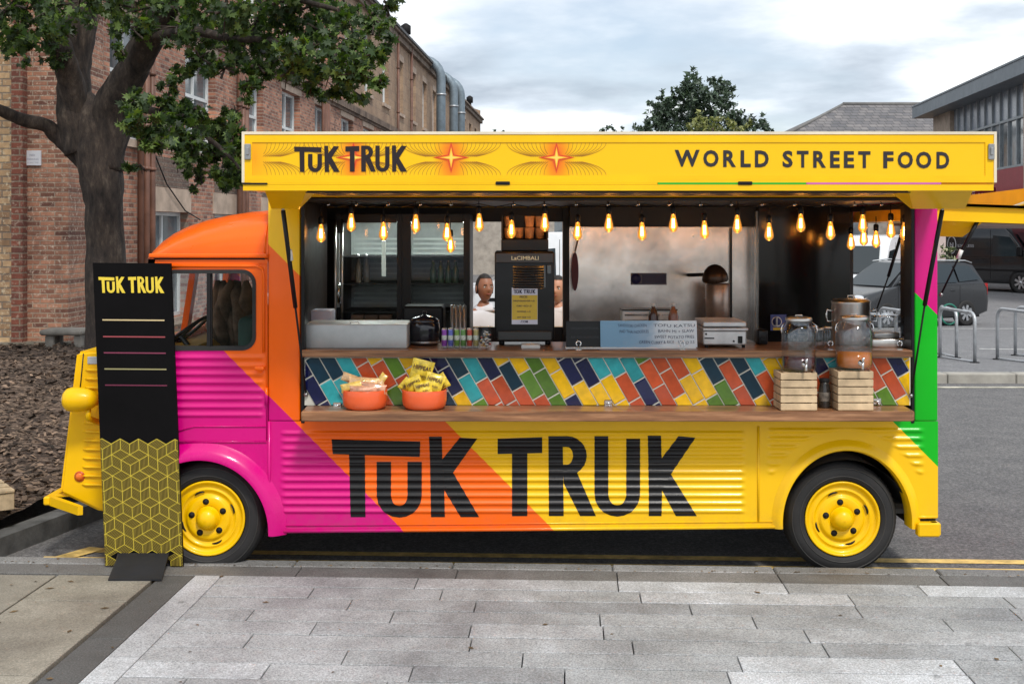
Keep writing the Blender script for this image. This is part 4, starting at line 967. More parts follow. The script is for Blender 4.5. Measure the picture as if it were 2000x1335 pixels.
def seg2(bb, p, q, w, y):
    dx, dy = q[0]-p[0], q[1]-p[1]; L = math.hypot(dx, dy)
    if L < .3: return
    nx, ny = -dy/L*w, dx/L*w
    pl = [(p[0]-nx, p[1]-ny), (q[0]-nx, q[1]-ny), (q[0]+nx, q[1]+ny), (p[0]+nx, p[1]+ny)]
    for f in (lambda a: a[0]-bl-.6, lambda a: br-.6-a[0], lambda a: bbm-.5-a[1]):
        if len(pl) >= 3: pl = clip(pl, f)
    if len(pl) < 3: return
    mx_ = sum(a[0] for a in pl)/len(pl); my = sum(a[1] for a in pl)/len(pl)
    if my > 1080 and 225 < mx_ < 334: return
    y -= rb.uniform(0, .0003)
    bb.poly([bp(a[0], a[1], y) for a in pl])
bgp = B()
for rw in range(0, 9):
    for cl in range(-1, 6):
        cxh = bl+4+cl*hx+(hx/2 if rw % 2 else 0); cyh = 878+rw*s_*1.5
        vt = [(cxh+s_*math.sin(R(60*i)), cyh-s_*math.cos(R(60*i))) for i in range(6)]
        st = rb.choice((0, 1)); c0 = (cxh, cyh)
        for i in range(3):
            a, m2, c2 = vt[(st+2*i) % 6], vt[(st+2*i+1) % 6], vt[(st+2*i+2) % 6]
            for (p, q) in ((c0, a), (a, m2), (m2, c2)): seg2(bo, p, q, .6, -.0022)
            n = 7
            for k in range(1, n):
                f = k/n; p = (c0[0]+(a[0]-c0[0])*f, c0[1]+(a[1]-c0[1])*f); q = (c2[0]+(m2[0]-c2[0])*f, c2[1]+(m2[1]-c2[1])*f)
                seg2(bh, p, q, .5, -.0017)
obj('cube_outlines', bo, mat('gold_line', (.62, .48, .05), .4, var=0), MB_, fix=False); obj('cube_hatching', bh, mat('gold_hatch', (.34, .25, .04), .45, var=0), MB_, fix=False)
b = B(); path = []
for i in range(13):
    f = i/12; y = -.02-.26*f; z = .010+.075*(1-f)**1.9+.020*math.sin(math.pi*f)
    wl_ = XX(233-22*f, BL.y+y); wr_ = XX(330-14*f, BL.y+y)
    path.append((V(wl_, BL.y+y, BL.z+z), V(wr_, BL.y+y, BL.z+z)))
n = len(path); vs = [p for pr in path for p in pr]; vs += [p-V(0, 0, .008) for pr in path for p in pr]
b.add(vs, [(2*i, 2*i+1, 2*i+3, 2*i+2) for i in range(n-1)]+[(2*n+2*i, 2*n+2*i+2, 2*n+2*i+3, 2*n+2*i+1) for i in range(n-1)]+[(0, 2, 2*n+2, 2*n), (1, 2*n+1, 2*n+3, 3)]+[(2*i, 2*i+2, 2*n+2*i+2, 2*n+2*i) for i in range(n-1)]+[(2*i+1, 2*n+2*i+1, 2*n+2*i+3, 2*i+3) for i in range(n-1)]+[(2*n-2, 2*n-1, 4*n-1, 4*n-2)], True)
b.box(BL.x-.15, BL.x+.15, BL.y+.018, BL.y+.2, BL.z+.002, BL.z+.01)
obj('foot', b, mat('foot_metal', (.016, .017, .022), .4, var=.2), MB_, auto=30)

# ================================================================ BULBS
amber = newmat('amber_bulb_glass'); m, t, p = amber; t.n.remove(p)
tr = t.new('ShaderNodeBsdfTransparent'); tr.inputs[0].default_value = (1, .66, .25, 1); em = t.new('ShaderNodeEmission'); em.inputs[0].default_value = (1, .36, .05, 1); em.inputs[1].default_value = .62
gl = t.new('ShaderNodeBsdfGlossy'); gl.inputs[1].default_value = .05; ad = t.new('ShaderNodeAddShader'); t.l.new(tr.outputs[0], ad.inputs[0]); t.l.new(em.outputs[0], ad.inputs[1])
fr = t.new('ShaderNodeFresnel'); mxs = t.new('ShaderNodeMixShader'); t.l.new(fr.outputs[0], mxs.inputs[0]); t.l.new(ad.outputs[0], mxs.inputs[1]); t.l.new(gl.outputs[0], mxs.inputs[2]); t.l.new(mxs.outputs[0], t.n['Material Output'].inputs[0])
M['bulb'] = m
fil = mat('filament', (1, .6, .2), .5, var=0, emit=(1, .62, .24), es=26)
def make_bulb():
    r = thing('hanging_bulb', (0, 0, 0), 'x', 'light bulb', 'lit filament bulbs hanging along the serving hatch')
    b = B(); b.lathe([(0, -.062), (.008, -.061), (.018, -.054), (.026, -.042), (.0275, -.030), (.025, -.012), (.019, .012), (.014, .034), (.012, .046), (.0, .046)], (0, 0, 0), seg=20); obj('bulb_glass', b, M['bulb'], r)
    b = B()
    pts = []
    for k in range(5):
        a = 2*math.pi*k/5; x, y = .0075*math.cos(a), .0075*math.sin(a); pts += [V(x, y, -.036), V(x*.8, y*.8, .018)] if k % 2 == 0 else [V(x*.8, y*.8, .018), V(x, y, -.036)]
    b.tube(pts, .0019, 5); b.sphere((0, 0, -.012), .0065, .0065, .016, 8, 6); obj('filament', b, fil, r)
    b = B(); b.lathe([(.0, .092), (.012, .09), (.0165, .082), (.0165, .05), (.0135, .045), (0, .045)], (0, 0, 0), seg=16); obj('socket', b, M['black'], r)
    b = B(); b.tube([V(0, 0, .09), V(0, 0, .14)], .0028, 6); obj('cord', b, M['black'], r); return r
pb_ = make_bulb()
ordn = ['first', 'second', 'third', 'fourth', 'fifth', 'sixth', 'seventh', 'eighth', 'ninth', 'tenth', 'eleventh', 'twelfth', 'thirteenth', 'fourteenth', 'fifteenth', 'sixteenth', 'seventeenth', 'eighteenth', 'nineteenth', 'twentieth']
front = [(627, 448), (686, 427), (749, 444), (812, 429), (873, 446), (936, 427), (999, 440), (1064, 427), (1128, 444), (1189, 428), (1254, 444), (1315, 428), (1376, 441), (1440, 430), (1502, 445), (1564, 428), (1622, 443), (1685, 429), (1740, 440), (1767, 444)]
lab = ['leftmost lit filament bulb, low over the left end of the steel counter box', 'lit bulb hung high over the steel counter box, second from left', 'low lit bulb before the right edge of the left fridge door, third from left',
       'high lit bulb at the left of the right fridge door, fourth from left', 'low lit bulb before the right fridge door, fifth from left', 'high lit bulb in front of the gap left of the coffee machine', 'low lit bulb just above the coffee machine badge',
       'high lit bulb at the top right corner of the coffee machine', 'low lit bulb over the hanging red paddle', 'high lit bulb before the left part of the steel splashback', 'low lit bulb directly above the blue splashback notice',
       'high lit bulb between the blue notice and the heat lamp', 'low lit bulb just left of and above the heat lamp', 'high lit bulb right of the heat lamp before the splashback edge', 'low lit bulb at the left edge of the black cupboard',
       'high lit bulb in front of the middle of the black cupboard', 'low lit bulb before the right side of the black cupboard', 'high lit bulb where the black cupboard meets the rear opening', 'lit bulb second from the rear pillar in front of the yellow hatch', 'rightmost lit bulb beside the rear pillar']
for i, (px, py) in enumerate(front):
    o = pb_ if i == 0 else copy_tree(pb_)
    y = .16 if i < 17 else (.2, .35, .16)[i-17]
    o.location = W(px, py+5, y); o['label'] = lab[i]
    o.rotation_euler = (0, R(random.uniform(-2, 2)), random.uniform(0, 6))
for k, (px, py, y) in enumerate(((1711, 462, .75), (1687, 458, .9), (1662, 467, 1.2), (880, 472, 1.0))):  # the last bulb stands in for a reflection in the fridge glass
    o = copy_tree(pb_); o.location = W(px, py+3, y); o['label'] = ['small lit bulb further inside hanging lowest before the white van', 'small lit bulb further inside beneath the bulb by the cupboard corner', 'dimmer lit bulb deep inside at the right edge of the black cupboard', 'small lit bulb added as a reflection in the right fridge door'][k]
b = B()
for k in range(len(front)-1):
    p0, p1 = W(front[k][0], 394, .14), W(front[k+1][0], 394, .14); p0.z = p1.z = 2.118
    b.tube([p0, (p0+p1)/2-V(0, 0, .018), p1], .003, 5)
obj('light_cable', b, M['black'], TR)
for k, q in enumerate((640, 695, 757, 820, 880, 1002, 1062, 1124, 1186, 1245, 1306, 1367, 1427, 1487, 1550, 1605, 1668, 1720)):
    b = B(); c0 = W(q, 391, .12); c0.z = 2.112; b.tube([c0+V(0, 0, .02), c0+V(.008, -.005, -.004), c0+V(.012, -.01, .006)], .0035, 6); b.sphere(c0+V(0, -.004, .0), .006, .006, .006, 8, 6); obj('cable_hook', b, M['chrome'], TR)

# ================================================================ ON THE COUNTER (z = 1.271)
CZ = 1.271
def atc(px, Y): return V(XX(px, Y), Y, CZ)
# steel box at left
t_ = thing('steel_counter_box', atc(693, .12), 'long plain grey steel box at the left end of the counter', 'steel box')
b = B(); x0, x1 = XX(592, .06), XX(795, .06); b.bbox(x0, x1, .06, .40, CZ, ZZ(633, .06), .008, seg=2); obj('body', b, mat('grey_sheet_steel', (.46, .47, .47), .45, metal=.3, var=.12, vs=5), t_)
b = B(); z = ZZ(633, .1); b.tube([V(XX(682, .1), .1, z), V(XX(686, .1), .1, z+.012), V(XX(700, .1), .1, z+.014), V(XX(703, .1), .1, z)], .004, 8); obj('handle', b, M['white'], t_)
b = B(); b.bbox(XX(603, .55), XX(646, .55), .55, .75, CZ-.0, ZZ(606, .55), .01, seg=2); obj('plastic_tub', b, mat('lilac_tub', (.45, .45, .55), .4, var=.1), None, loc=atc(625, .6), label='pale lilac plastic tub behind the left end of the steel box', cat='tub')
# support under the tub so that it stands: back counter shelf
b = B(); b.box(XX(600, .5), XX(662, .5), .52, 1.0, CZ-.03, CZ-.001); obj('side_shelf', b, M['steel'], TR)
# soup kettle
t_ = thing('soup_kettle', atc(829, .3), 'round glossy black soup kettle between the steel box and the cans', 'soup kettle')
c = atc(829, .3)
b = B(); b.lathe([(0, 0), (.08, 0), (.086, .01), (.092, .05), (.094, .10), (.09, .135), (.084, .14), (0, .14)], c, seg=32); obj('body', b, mat('kettle_black', (.012, .012, .018), .16, coat=.5, var=.1), t_)
b = B(); b.lathe([(.088, .14), (.09, .148), (.07, .165), (.035, .178), (0, .182)], c, seg=32); L_ = obj('lid', b, mat('kettle_black', 0), t_); b = B(); b.lathe([(.0, .205), (.014, .202), (.014, .185), (0, .18)], c, seg=14); obj('knob', b, M['black'], L_)
b = B(); b.lathe([(.0885, .012), (.0925, .014), (.0935, .024), (.0915, .026)], c, seg=32); obj('trim_ring', b, M['steeld'], t_)
b = B(); b.bbox(XX(786, .62), XX(866, .62), .62, .9, CZ-.15, ZZ(598, .62), .012); obj('card_till', b, M['black'], None, loc=V(XX(826, .7), .7, CZ-.15), label='black till unit standing behind the soup kettle', cat='till')
b = B(); b.box(XX(770, .6), XX(1120, .6), .56, 1.1, 1.08, 1.119); obj('inner_shelf', b, M['darkint'], TR)
# cans
CC = [((.25, .06, .35), 'purple and white'), ((.12, .14, .45), 'blue and white'), ((.16, .28, .05), 'lime green'), ((.12, .25, .07), 'leaf green'), ((.45, .08, .05), 'red and green'), ((.35, .30, .12), 'olive gold')]
for i, (col, nm) in enumerate(CC):
    c = atc(868+i*12.3, .1); h = .118
    t_ = thing('drink_can', c, '%s drink can in the row left of the coffee machine' % nm, 'drink can', 'drink cans on the counter')
    b = B(); b.lathe([(0, .003), (.013, 0), (.0165, .007), (.0165, h-.012), (.0135, h), (.0125, h-.003), (0, h-.003)], c, seg=20)
    mm, tt_, pp = newmat('can_label'); co = tt_.new('ShaderNodeTexCoord').outputs['Object']; sx = tt_.new('ShaderNodeSeparateXYZ'); tt_.l.new(co, sx.inputs[0])
    band = tt_.ramp(tt_.math('MULTIPLY', sx.outputs[2], 8), [(0, (.5, .5, .5)), (.1, col), (.38, (.6, .62, .55)), (.6, col), (.86, (.5, .5, .5))], 'CONSTANT')
    tt_.l.new(tt_.mix(.5, band, tt_.ramp(tt_.noise(90, 3, .5, co), [(.4, (.4, .4, .4)), (.6, (1.3, 1.3, 1.3))]), 'MULTIPLY'), pp.inputs['Base Color']); pp.inputs['Metallic'].default_value = .4; pp.inputs['Roughness'].default_value = .3
    obj('can_body', b, mm, t_)
    b = B(); b.lathe([(0, h-.001), (.011, h-.001), (.012, h-.002)], c, seg=14); obj('can_top', b, M['steel'], t_)
# jar of wrapped sweets
c = atc(948, .1); t_ = thing('sweet_jar', c, 'small glass jar of wrapped sweets touching the coffee machine', 'jar')
b = B(); b.lathe([(0, 0), (.032, 0), (.038, .01), (.038, .10), (.032, .118), (.030, .125), (.034, .13)], c, seg=24); obj('glass', b, M['glass'], t_)
b = B()
for k in range(60):
    a = random.uniform(0, 6.28); r_ = .028*math.sqrt(random.random()); b.sphere(c+V(r_*math.cos(a), r_*math.sin(a), .01+.085*random.random()), .009, .007, .005, 6, 4, Matrix.Rotation(random.uniform(0, 3), 3, 'X'))
mm, tt_, pp = newmat('sweets'); ri = tt_.new('ShaderNodeNewGeometry').outputs['Random Per Island']; tt_.l.new(tt_.ramp(ri, [(0, (.65, .63, .6)), (.35, (.4, .06, .04)), (.5, (.6, .55, .5)), (.7, (.05, .05, .06)), (.85, (.5, .3, .1))], 'CONSTANT'), pp.inputs['Base Color']); pp.inputs['Roughness'].default_value = .3
obj('sweets', b, mm, t_)
# coffee machine (back towards us)
c = atc(1024, .33); cmL = 'black coffee machine with louvres and a yellow price poster on its back'
t_ = thing('coffee_machine', c, cmL, 'coffee machine'); Yc = .22
cmm = mat('machine_black', (.010, .010, .011), .38, coat=.08, var=.25, spec=.35)
b = B(); b.bbox(XX(966, Yc), XX(1083, Yc), Yc, .70, ZZ(664, Yc), ZZ(491, Yc), .012, seg=3); obj('body', b, cmm, t_)
b = B(); b.bbox(XX(968, Yc), XX(1081, Yc), Yc-.008, Yc+.0, ZZ(513, Yc), ZZ(494, Yc), .003); obj('badge_panel', b, mat('badge_brown', (.035, .022, .016), .3, coat=.3, var=.1), t_)
b = B()
for k in range(9): b.prism([W(1002-(0 if k else 0), 519+k*5.1, Yc-.001), W(1062, 519+k*5.1, Yc-.001), W(1062, 522.5+k*5.1, Yc-.010), W(1002, 522.5+k*5.1, Yc-.010)], (0, .002, .0))
b.bbox(XX(1062, Yc), XX(1066, Yc), Yc-.01, Yc-.001, ZZ(562, Yc), ZZ(518, Yc), .002); b.bbox(XX(1068, Yc), XX(1077, Yc), Yc-.012, Yc, ZZ(535, Yc), ZZ(517, Yc), .003); obj('louvres', b, mat('louvre_metal', (.14, .145, .15), .25, metal=.8, var=.2), t_)
b = B(); b.bbox(XX(972, Yc), XX(1078, Yc), Yc-.02, Yc-.001, ZZ(664, Yc), ZZ(646, Yc), .005); obj('drip_tray', b, mat('tray_grey', (.04, .04, .04), .3), t_)
b = B(); 
for q in (980, 1070): b.lathe([(.014, 0), (.017, .005), (.017, .03), (.012, .035)], atc(q, .30)+V(0, 0, 0), seg=12)
for q in (980, 1070): b.lathe([(.014, 0), (.017, .005), (.017, .03), (.012, .035)], atc(q, .60)+V(0, 0, 0), seg=12)
obj('feet', b, M['black'], t_)
bm_ = B(); put_text(bm_, 'LaCIMBALI', lambda u, v: W(999+53*u, 507.5-7.5*v, Yc-.0095), .01); obj('badge_lettering', bm_, mat('badge_gold', (.75, .6, .36), .3, metal=.5, var=0), t_, fix=False)
# poster (a sheet stuck on the machine)
p_ = thing('price_poster', W(1024, 600, Yc), 'yellow and white price poster taped to the back of the coffee machine', 'poster')
b = B(); b.box(XX(999.5, Yc), XX(1050, Yc), Yc-.003, Yc-.0012, ZZ(633, Yc), ZZ(561.5, Yc)); obj('sheet', b, mat('poster_paper', (.62, .6, .68), .6, var=.05), p_)
b = B(); b.box(XX(1000, Yc), XX(1049.5, Yc), Yc-.004, Yc-.0032, ZZ(624, Yc), ZZ(576, Yc)); obj('yellow_field', b, mat('poster_yellow', (.62, .42, .05), .6, var=.1), p_)
b = B(); tt_map(b, 1003, 1046, 565, 573, lambda x, y, k: W(x, y, Yc-.0042-.0001*k))
for s, x0, x1, y0, y1 in (('PRICES', 1015, 1030, 581.5, 577.5), ('WRAP+SALAD+DIP = £6', 1002, 1044, 589, 585.5), ('CURRY + RICE = £5', 1009, 1038, 599, 595.5), ('NOODLES = £5', 1010, 1036, 610, 606.5), ('ANY SIDE = £3', 1010, 1036, 621, 617.5), ('.COM', 1016, 1031, 630, 625.5)):
    put_text(b, s, lambda u, v: W(x0+(x1-x0)*u, y0+(y1-y0)*v, Yc-.0046), .02)
obj('lettering', b, mat('poster_ink', (.03, .02, .05), .6, var=0), p_, fix=False)
# cup rack on top
c = V(XX(1025, .4), .4, ZZ(491, Yc)); t_ = thing('cup_rack', c, 'black rack of brown paper cups standing on top of the coffee machine', 'cup rack')
b = B(); x0, x1 = XX(979, .3), XX(1071, .3); zt = ZZ(488, .3); b.bbox(x0, x1, .28, .62, c.z+.001, c.z+.075, .006); b.bbox(x0, x0+.012, .28, .62, c.z+.075, ZZ(420, .3), .003); b.bbox(x1-.012, x1, .28, .62, c.z+.075, ZZ(420, .3), .003); b.box(x0, x1, .60, .62, c.z+.07, ZZ(420, .3)); obj('frame', b, M['black'], t_)
cupm = mat('kraft_cup', (.42, .22, .10), .55, var=.35, vs=18)
for r_ in range(2):
    for k in range(4):
        o_ = V(x0+.045+k*.063, .34+.02*(k % 2), c.z+.077+r_*.07)
        b = B(); b.lathe([(0, 0), (.024, 0), (.03, .062), (.031, .066), (.0, .064)], o_, seg=16)
        if r_ == 0 or k != 1: obj('paper_cup', b, cupm, None, loc=o_, label=['%s kraft paper cup in the lower row of the cup rack', '%s kraft paper cup in the upper row of the cup rack'][r_] % ['leftmost', 'second', 'third', 'rightmost'][k], cat='paper cup', group='kraft cups on the coffee machine')
b = B(); b.box(XX(1008, .5), XX(1050, .5), .08, .1, 0, 0)
b = B(); b.bbox(XX(1018, .06), XX(1055, .06), .05, .16, CZ, CZ+.022, .004, Matrix.Rotation(0, 4, 'Z')); obj('napkin_stack', b, mat('napkin_paper', (.6, .58, .55), .8, var=.15), None, loc=atc(1036, .1), label='thin stack of white napkins lying below the coffee machine poster', cat='napkins')
# menus on the counter
t_ = thing('chalkboard', atc(1140, .1), 'small black chalkboard leaning left of the whiteboard menu', 'chalkboard')
def lean(px0, px1, pyt, y0, th=.012, yb=None):
    a, c2 = XX(px0, y0), XX(px1, y0); z1 = ZZ(pyt, y0+.03); return [V(a, y0, CZ+.006), V(c2, y0, CZ+.006), V(c2, y0+.03, z1), V(a, y0+.03, z1)]
b = B(); q_ = lean(1106, 1178, 627, .10); b.prism(q_, (0, .012, 0)); obj('panel', b, mat('slate_black', (.012, .013, .015), .6, var=.3), t_)
def on(q_, u, v, e=-.002): p0 = q_[0]+(q_[1]-q_[0])*u; p1 = q_[3]+(q_[2]-q_[3])*u; return p0+(p1-p0)*v+V(0, e, 0)
b = B()
for k, s in enumerate(('VEGAN OPTIONS', 'ASK FOR ALLERGENS')): put_text(b, s, lambda u, v: on(q_, .12+.76*u, .68-.34*k+.09*v), .0)
obj('lettering', b, mat('faint_chalk', (.07, .075, .08), .8, var=0), t_, fix=False)
t_ = thing('whiteboard_menu', atc(1270, .1), 'pale blue whiteboard menu with handwritten dark lines, in front of the bottles', 'whiteboard')
b = B(); q_ = lean(1173, 1362, 626, .088); b.prism(q_, (0, .010, 0)); 
mm, tt_, pp = newmat('whiteboard_surface'); co = tt_.new('ShaderNodeTexCoord').outputs['Object']; sx = tt_.new('ShaderNodeSeparateXYZ'); tt_.l.new(co, sx.inputs[0])
f_ = tt_.math('ADD', tt_.math('MULTIPLY', sx.outputs[0], 2.2), tt_.math('ADD', .5, tt_.math('MULTIPLY', tt_.math('SUBTRACT', tt_.noise(9, 3, .5, co), .5), .6)))
tt_.l.new(tt_.ramp(f_, [(.1, (.17, .33, .48)), (.45, (.27, .38, .50)), (.7, (.68, .70, .72))]), pp.inputs['Base Color']); pp.inputs['Roughness'].default_value = .2
obj('board', b, mm, t_)
b = B()
for s, u0, u1, v0 in (('TANDOORI CHICKEN', .18, .48, .76), ('TOFU KATSU', .55, .98, .76), ('PAD THAI NOODLES', .20, .5, .53), ('BAHN MI + SLAW', .6, .97, .55), ('SWEET POTATO FRIES', .56, .97, .33), ('GREEN CURRY & RICE', .40, .76, .13), ('SALAD 3.5', .80, .97, .13)):
    put_text(b, s, lambda u, v: on(q_, u0+(u1-u0)*u, v0+.11*v+.015*math.sin(9*u), -.0015), .0)
obj('handwriting', b, mat('marker_ink', (.03, .04, .08), .6, var=0), t_, fix=False)
b = B(); b.box(XX(1105, .06), XX(1360, .06), .066, .14, CZ, CZ+.006); obj('ledge_strip', b, M['white'], TR)
# griddle
t_ = thing('contact_grill', atc(1416, .2), 'boxy stainless contact grill between the whiteboard menu and the black cupboard', 'grill')
gm = mat('pale_steel', (.62, .60, .60), .36, metal=.55, var=.12, vs=9); Yg = .10
b = B(); b.bbox(XX(1374, Yg), XX(1458, Yg), Yg, .46, CZ+.018, ZZ(646, Yg), .006); obj('base', b, gm, t_)
b = B(); b.bbox(XX(1373, Yg), XX(1461, Yg), Yg-.01, .47, ZZ(646, Yg)+.002, ZZ(640, Yg), .004); obj('plate', b, gm, t_)
b = B(); b.bbox(XX(1374, Yg), XX(1458, Yg), Yg, .45, ZZ(638, Yg), ZZ(628, Yg), .005); obj('lid', b, gm, t_)
b = B(); b.bbox(XX(1441, Yg), XX(1450, Yg), Yg-.006, Yg, ZZ(670, Yg), ZZ(656, Yg), .002); obj('switch', b, M['black'], t_)
for q in (1379, 1433):
    b = B(); b.lathe([(0, .008), (.0055, .008), (.006, 0)], W(q, 652 if q < 1400 else 666, Yg), (0, -1, 0), 10); obj('control_stud', b, M['black'], t_)
b = B(); b.box(XX(1376, Yg), XX(1395, Yg), Yg-.0015, Yg, ZZ(661.5, Yg), ZZ(659, Yg)); obj('maker_plate', b, M['blackm'], t_)
b = B(); 
for q in (1380, 1452):
    for y_ in (.13, .42): b.lathe([(.01, 0), (.012, .018)], atc(q, y_), seg=10)
obj('feet', b, M['black'], t_)
# heat lamp
Yh = 1.0; t_ = thing('heat_lamp', W(1400, 545, Yh), 'dark domed heat lamp on an arm, glowing underneath, right of the splashback notice', 'heat lamp')
b = B(); cc = W(1397, 545, Yh); b.lathe([(.083, -.012), (.088, -.0), (.082, .03), (.065, .065), (.04, .088), (.015, .098), (0, .1)], cc, (-.1, -.15, 1), 28); obj('shade', b, mat('lamp_brown', (.05, .03, .02), .3, metal=.5, var=.2), t_)
b = B(); b.lathe([(.0, .02), (.05, .02), (.07, .004), (.08, -.006)], cc, (-.1, -.15, 1), 24); obj('heating_element', b, mat('warm_glow', (.8, .5, .3), .4, var=0, emit=(1, .55, .28), es=2.2), t_)
b = B(); b.tube([W(1380, 536, Yh), W(1345, 537, Yh+.1), W(1345, 537, 1.9)], .012, 8); obj('arm', b, M['blackm'], t_)
# flue cylinder
c = V(XX(1402, 1.5), 1.5, 1.201); t_ = thing('steel_flue', c, 'tall brushed steel cylinder standing behind the contact grill', 'cylinder')
b = B(); b.lathe([(0, 0), (.085, 0), (.085, ZZ(556, 1.5)-1.20), (.078, ZZ(553, 1.5)-1.20), (0, ZZ(553, 1.5)-1.20)], c, seg=32); obj('casing', b, mat('warm_steel', (.62, .50, .44), .33, metal=.75, var=.25, vs=4), t_)
b = B(); b.lathe([(.086, .05), (.089, .055), (.089, .07), (.086, .075)], c, seg=32); obj('band', b, M['steeld'], t_)
# rack with bottles
t_ = thing('steel_rack', V(XX(1290, .7), .7, 1.12), 'small white and steel rack behind the whiteboard menu holding two bottles', 'rack')
Yr = .75; b = B(); b.box(XX(1216, Yr), XX(1322, Yr), Yr, Yr+.18, ZZ(628, Yr), ZZ(626, Yr)); b.box(XX(1216, Yr), XX(1322, Yr), Yr, Yr+.005, ZZ(613, Yr), ZZ(607, Yr)); b.box(XX(1216, Yr), XX(1322, Yr), Yr, Yr+.005, ZZ(624, Yr), ZZ(617, Yr))
for q in (1216, 1265, 1288, 1319): b.box(XX(q, Yr), XX(q+4, Yr), Yr-.003, Yr+.18, 1.06, ZZ(606, Yr))
obj('frame', b, M['white'], t_)
b = B(); b.box(XX(1215, Yr), XX(1323, Yr), Yr-.01, Yr+.18, ZZ(606.5, Yr), ZZ(604, Yr)); obj('top_edge', b, M['black'], t_)
b = B(); b.box(XX(1112, .55), XX(1470, .55), .52, 1.2, 1.02, 1.059); obj('inner_worktop', b, M['steeld'], TR)
for q, nm, col in ((1276, 'dark brown sauce bottle with white cap, left of the pair above the whiteboard', (.06, .025, .02)), (1315, 'reddish sauce bottle with white cap, right of the pair above the whiteboard', (.24, .09, .05))):
    c = V(XX(q, .66), .66, 1.06); t_ = thing('sauce_bottle', c, nm, 'bottle', 'sauce bottles behind the whiteboard'); zt = ZZ(592, .66)-1.06
    b = B(); b.lathe([(0, 0), (.030, 0), (.032, .01), (.032, zt-.085), (.024, zt-.05), (.012, zt-.03), (.012, zt-.018), (0, zt-.018)], c, seg=20); obj('bottle_body', b, mat('sauce_%d' % q, col, .2, coat=.4, var=.25, vs=14), t_)
    b = B(); b.lathe([(0, zt), (.012, zt), (.0135, zt-.003), (.0135, zt-.02), (0, zt-.02)], c, seg=16); obj('cap', b, M['white'], t_)
    if q == 1315: b = B(); b.lathe([(.0325, .03), (.0328, .032), (.0328, .09), (.0325, .092)], c, seg=20); obj('label', b, mat('bottle_label', (.3, .08, .12), .6, var=.4, vs=30), t_)
# rags and leaves
b = B(); rr = random.Random(5)
for k in range(7):
    q = 1118+k*9; c = V(XX(q, .8), .82+rr.uniform(-.03, .03), 1.06); h = [.17, .2, .19, .27, .30, .24, .16][k]
    pts = [c+V(rr.uniform(-.01, .01), 0, h*i/5)+V(.025*math.sin(i*.9+k), .01*math.cos(i*1.3), 0) for i in range(6)]; b.tube(pts, [.03, .034, .03, .027, .02, .008], 7, flat=.5)
obj('paper_bag_bundle', b, mat('crumpled_brown_paper', (.28, .22, .17), .85, var=.5, vs=9, bump=.7, bs=18), None, loc=V(XX(1140, .8), .8, 1.06), label='crumpled brown paper bags bundled upright at the left of the splashback', cat='paper bags')
c = V(XX(1190, .8), .8, 1.06); t_ = thing('leafy_herbs', c, 'bunch of dark green herb leaves in a pot right of the brown paper bags', 'herbs')
b = B(); b.lathe([(0, 0), (.035, 0), (.045, .09), (.04, .09), (0, .08)], c, seg=18); obj('pot', b, mat('grey_pot', (.35, .34, .33), .6), t_)
b = B()
for k in range(22):
    a = rr.uniform(0, 6.28); L = rr.uniform(.13, .24); d = V(math.cos(a)*.8+.25, math.sin(a)*.4, rr.uniform(.35, 1.0)).normalized(); s = d.cross(V(0, 0, 1)).normalized(); o_ = c+V(0, 0, .08)
    pts = [o_, o_+d*L*.4+s*.012, o_+d*L*.75+s*.016-V(0, 0, .008), o_+d*L-V(0, 0, .03), o_+d*L*.75-s*.016-V(0, 0, .008), o_+d*L*.4-s*.012]; b.poly(pts)
obj('leaves', b, mat('herb_green', (.02, .05, .012), .5, var=.4, rand=.3), t_)
# hanging red paddle, wall notices
Yp = 1.72; t_ = thing('hanging_paddle', W(1123, 490, Yp), 'dark red oval paddle hanging left of the steel splashback', 'paddle')
b = B(); b.add([], []); cc = W(1123, 530, Yp)
pts = [V(cc.x+.026*math.cos(a)*1.0, Yp, cc.z+.14*math.sin(a)) for a in [2*math.pi*i/24 for i in range(24)]]; b.prism(pts, (0, .02, 0)); obj('blade', b, mat('dark_red', (.12, .008, .015), .4, var=.2), t_)
b = B(); b.tube([W(1123, 492, Yp+.01), W(1130, 462, Yp+.01)], .006, 8); obj('cord', b, mat('warm_cord', (.5, .25, .1), .6), t_)
Yn = 1.845; t_ = thing('blue_notice', W(1267, 545, Yn), 'dark blue notice with a round symbol stuck on the steel splashback', 'notice')
b = B(); b.box(XX(1232, Yn), XX(1302, Yn), Yn, Yn+.004, ZZ(556, Yn), ZZ(533, Yn)); obj('plate', b, mat('notice_grey', (.14, .13, .17), .5), t_)
b = B(); b.lathe([(0, .002), (.036, .002), (.037, 0)], W(1242, 544.5, Yn), (0, -1, 0), 24); obj('round_symbol', b, mat('notice_blue', (.02, .02, .10), .4), t_)
b = B(); b.box(XX(1254, Yn), XX(1300, Yn), Yn-.002, Yn, ZZ(553, Yn), ZZ(536, Yn)); obj('text_field', b, mat('notice_navy', (.03, .03, .09), .4), t_)
Yn = 1.59; t_ = thing('handwash_notice', W(1520, 630, Yn), 'small blue hand washing sign low on the black cupboard behind the left dispenser', 'notice')
b = B(); b.box(XX(1505, Yn), XX(1536, Yn), Yn, Yn+.004, ZZ(645, Yn), ZZ(614, Yn)); obj('plate', b, mat('notice_blue2', (.10, .13, .38), .5), t_)
b = B(); b.lathe([(0, .003), (.036, .003), (.037, 0)], W(1517, 628, Yn), (0, -1, 0), 24); obj('white_disc', b, M['white'], t_)
b = B(); b.lathe([(0, .005), (.030, .005), (.031, 0)], W(1517, 628, Yn), (0, -1, 0), 24); obj('blue_disc', b, mat('notice_deep', (.02, .03, .14), .5), t_)
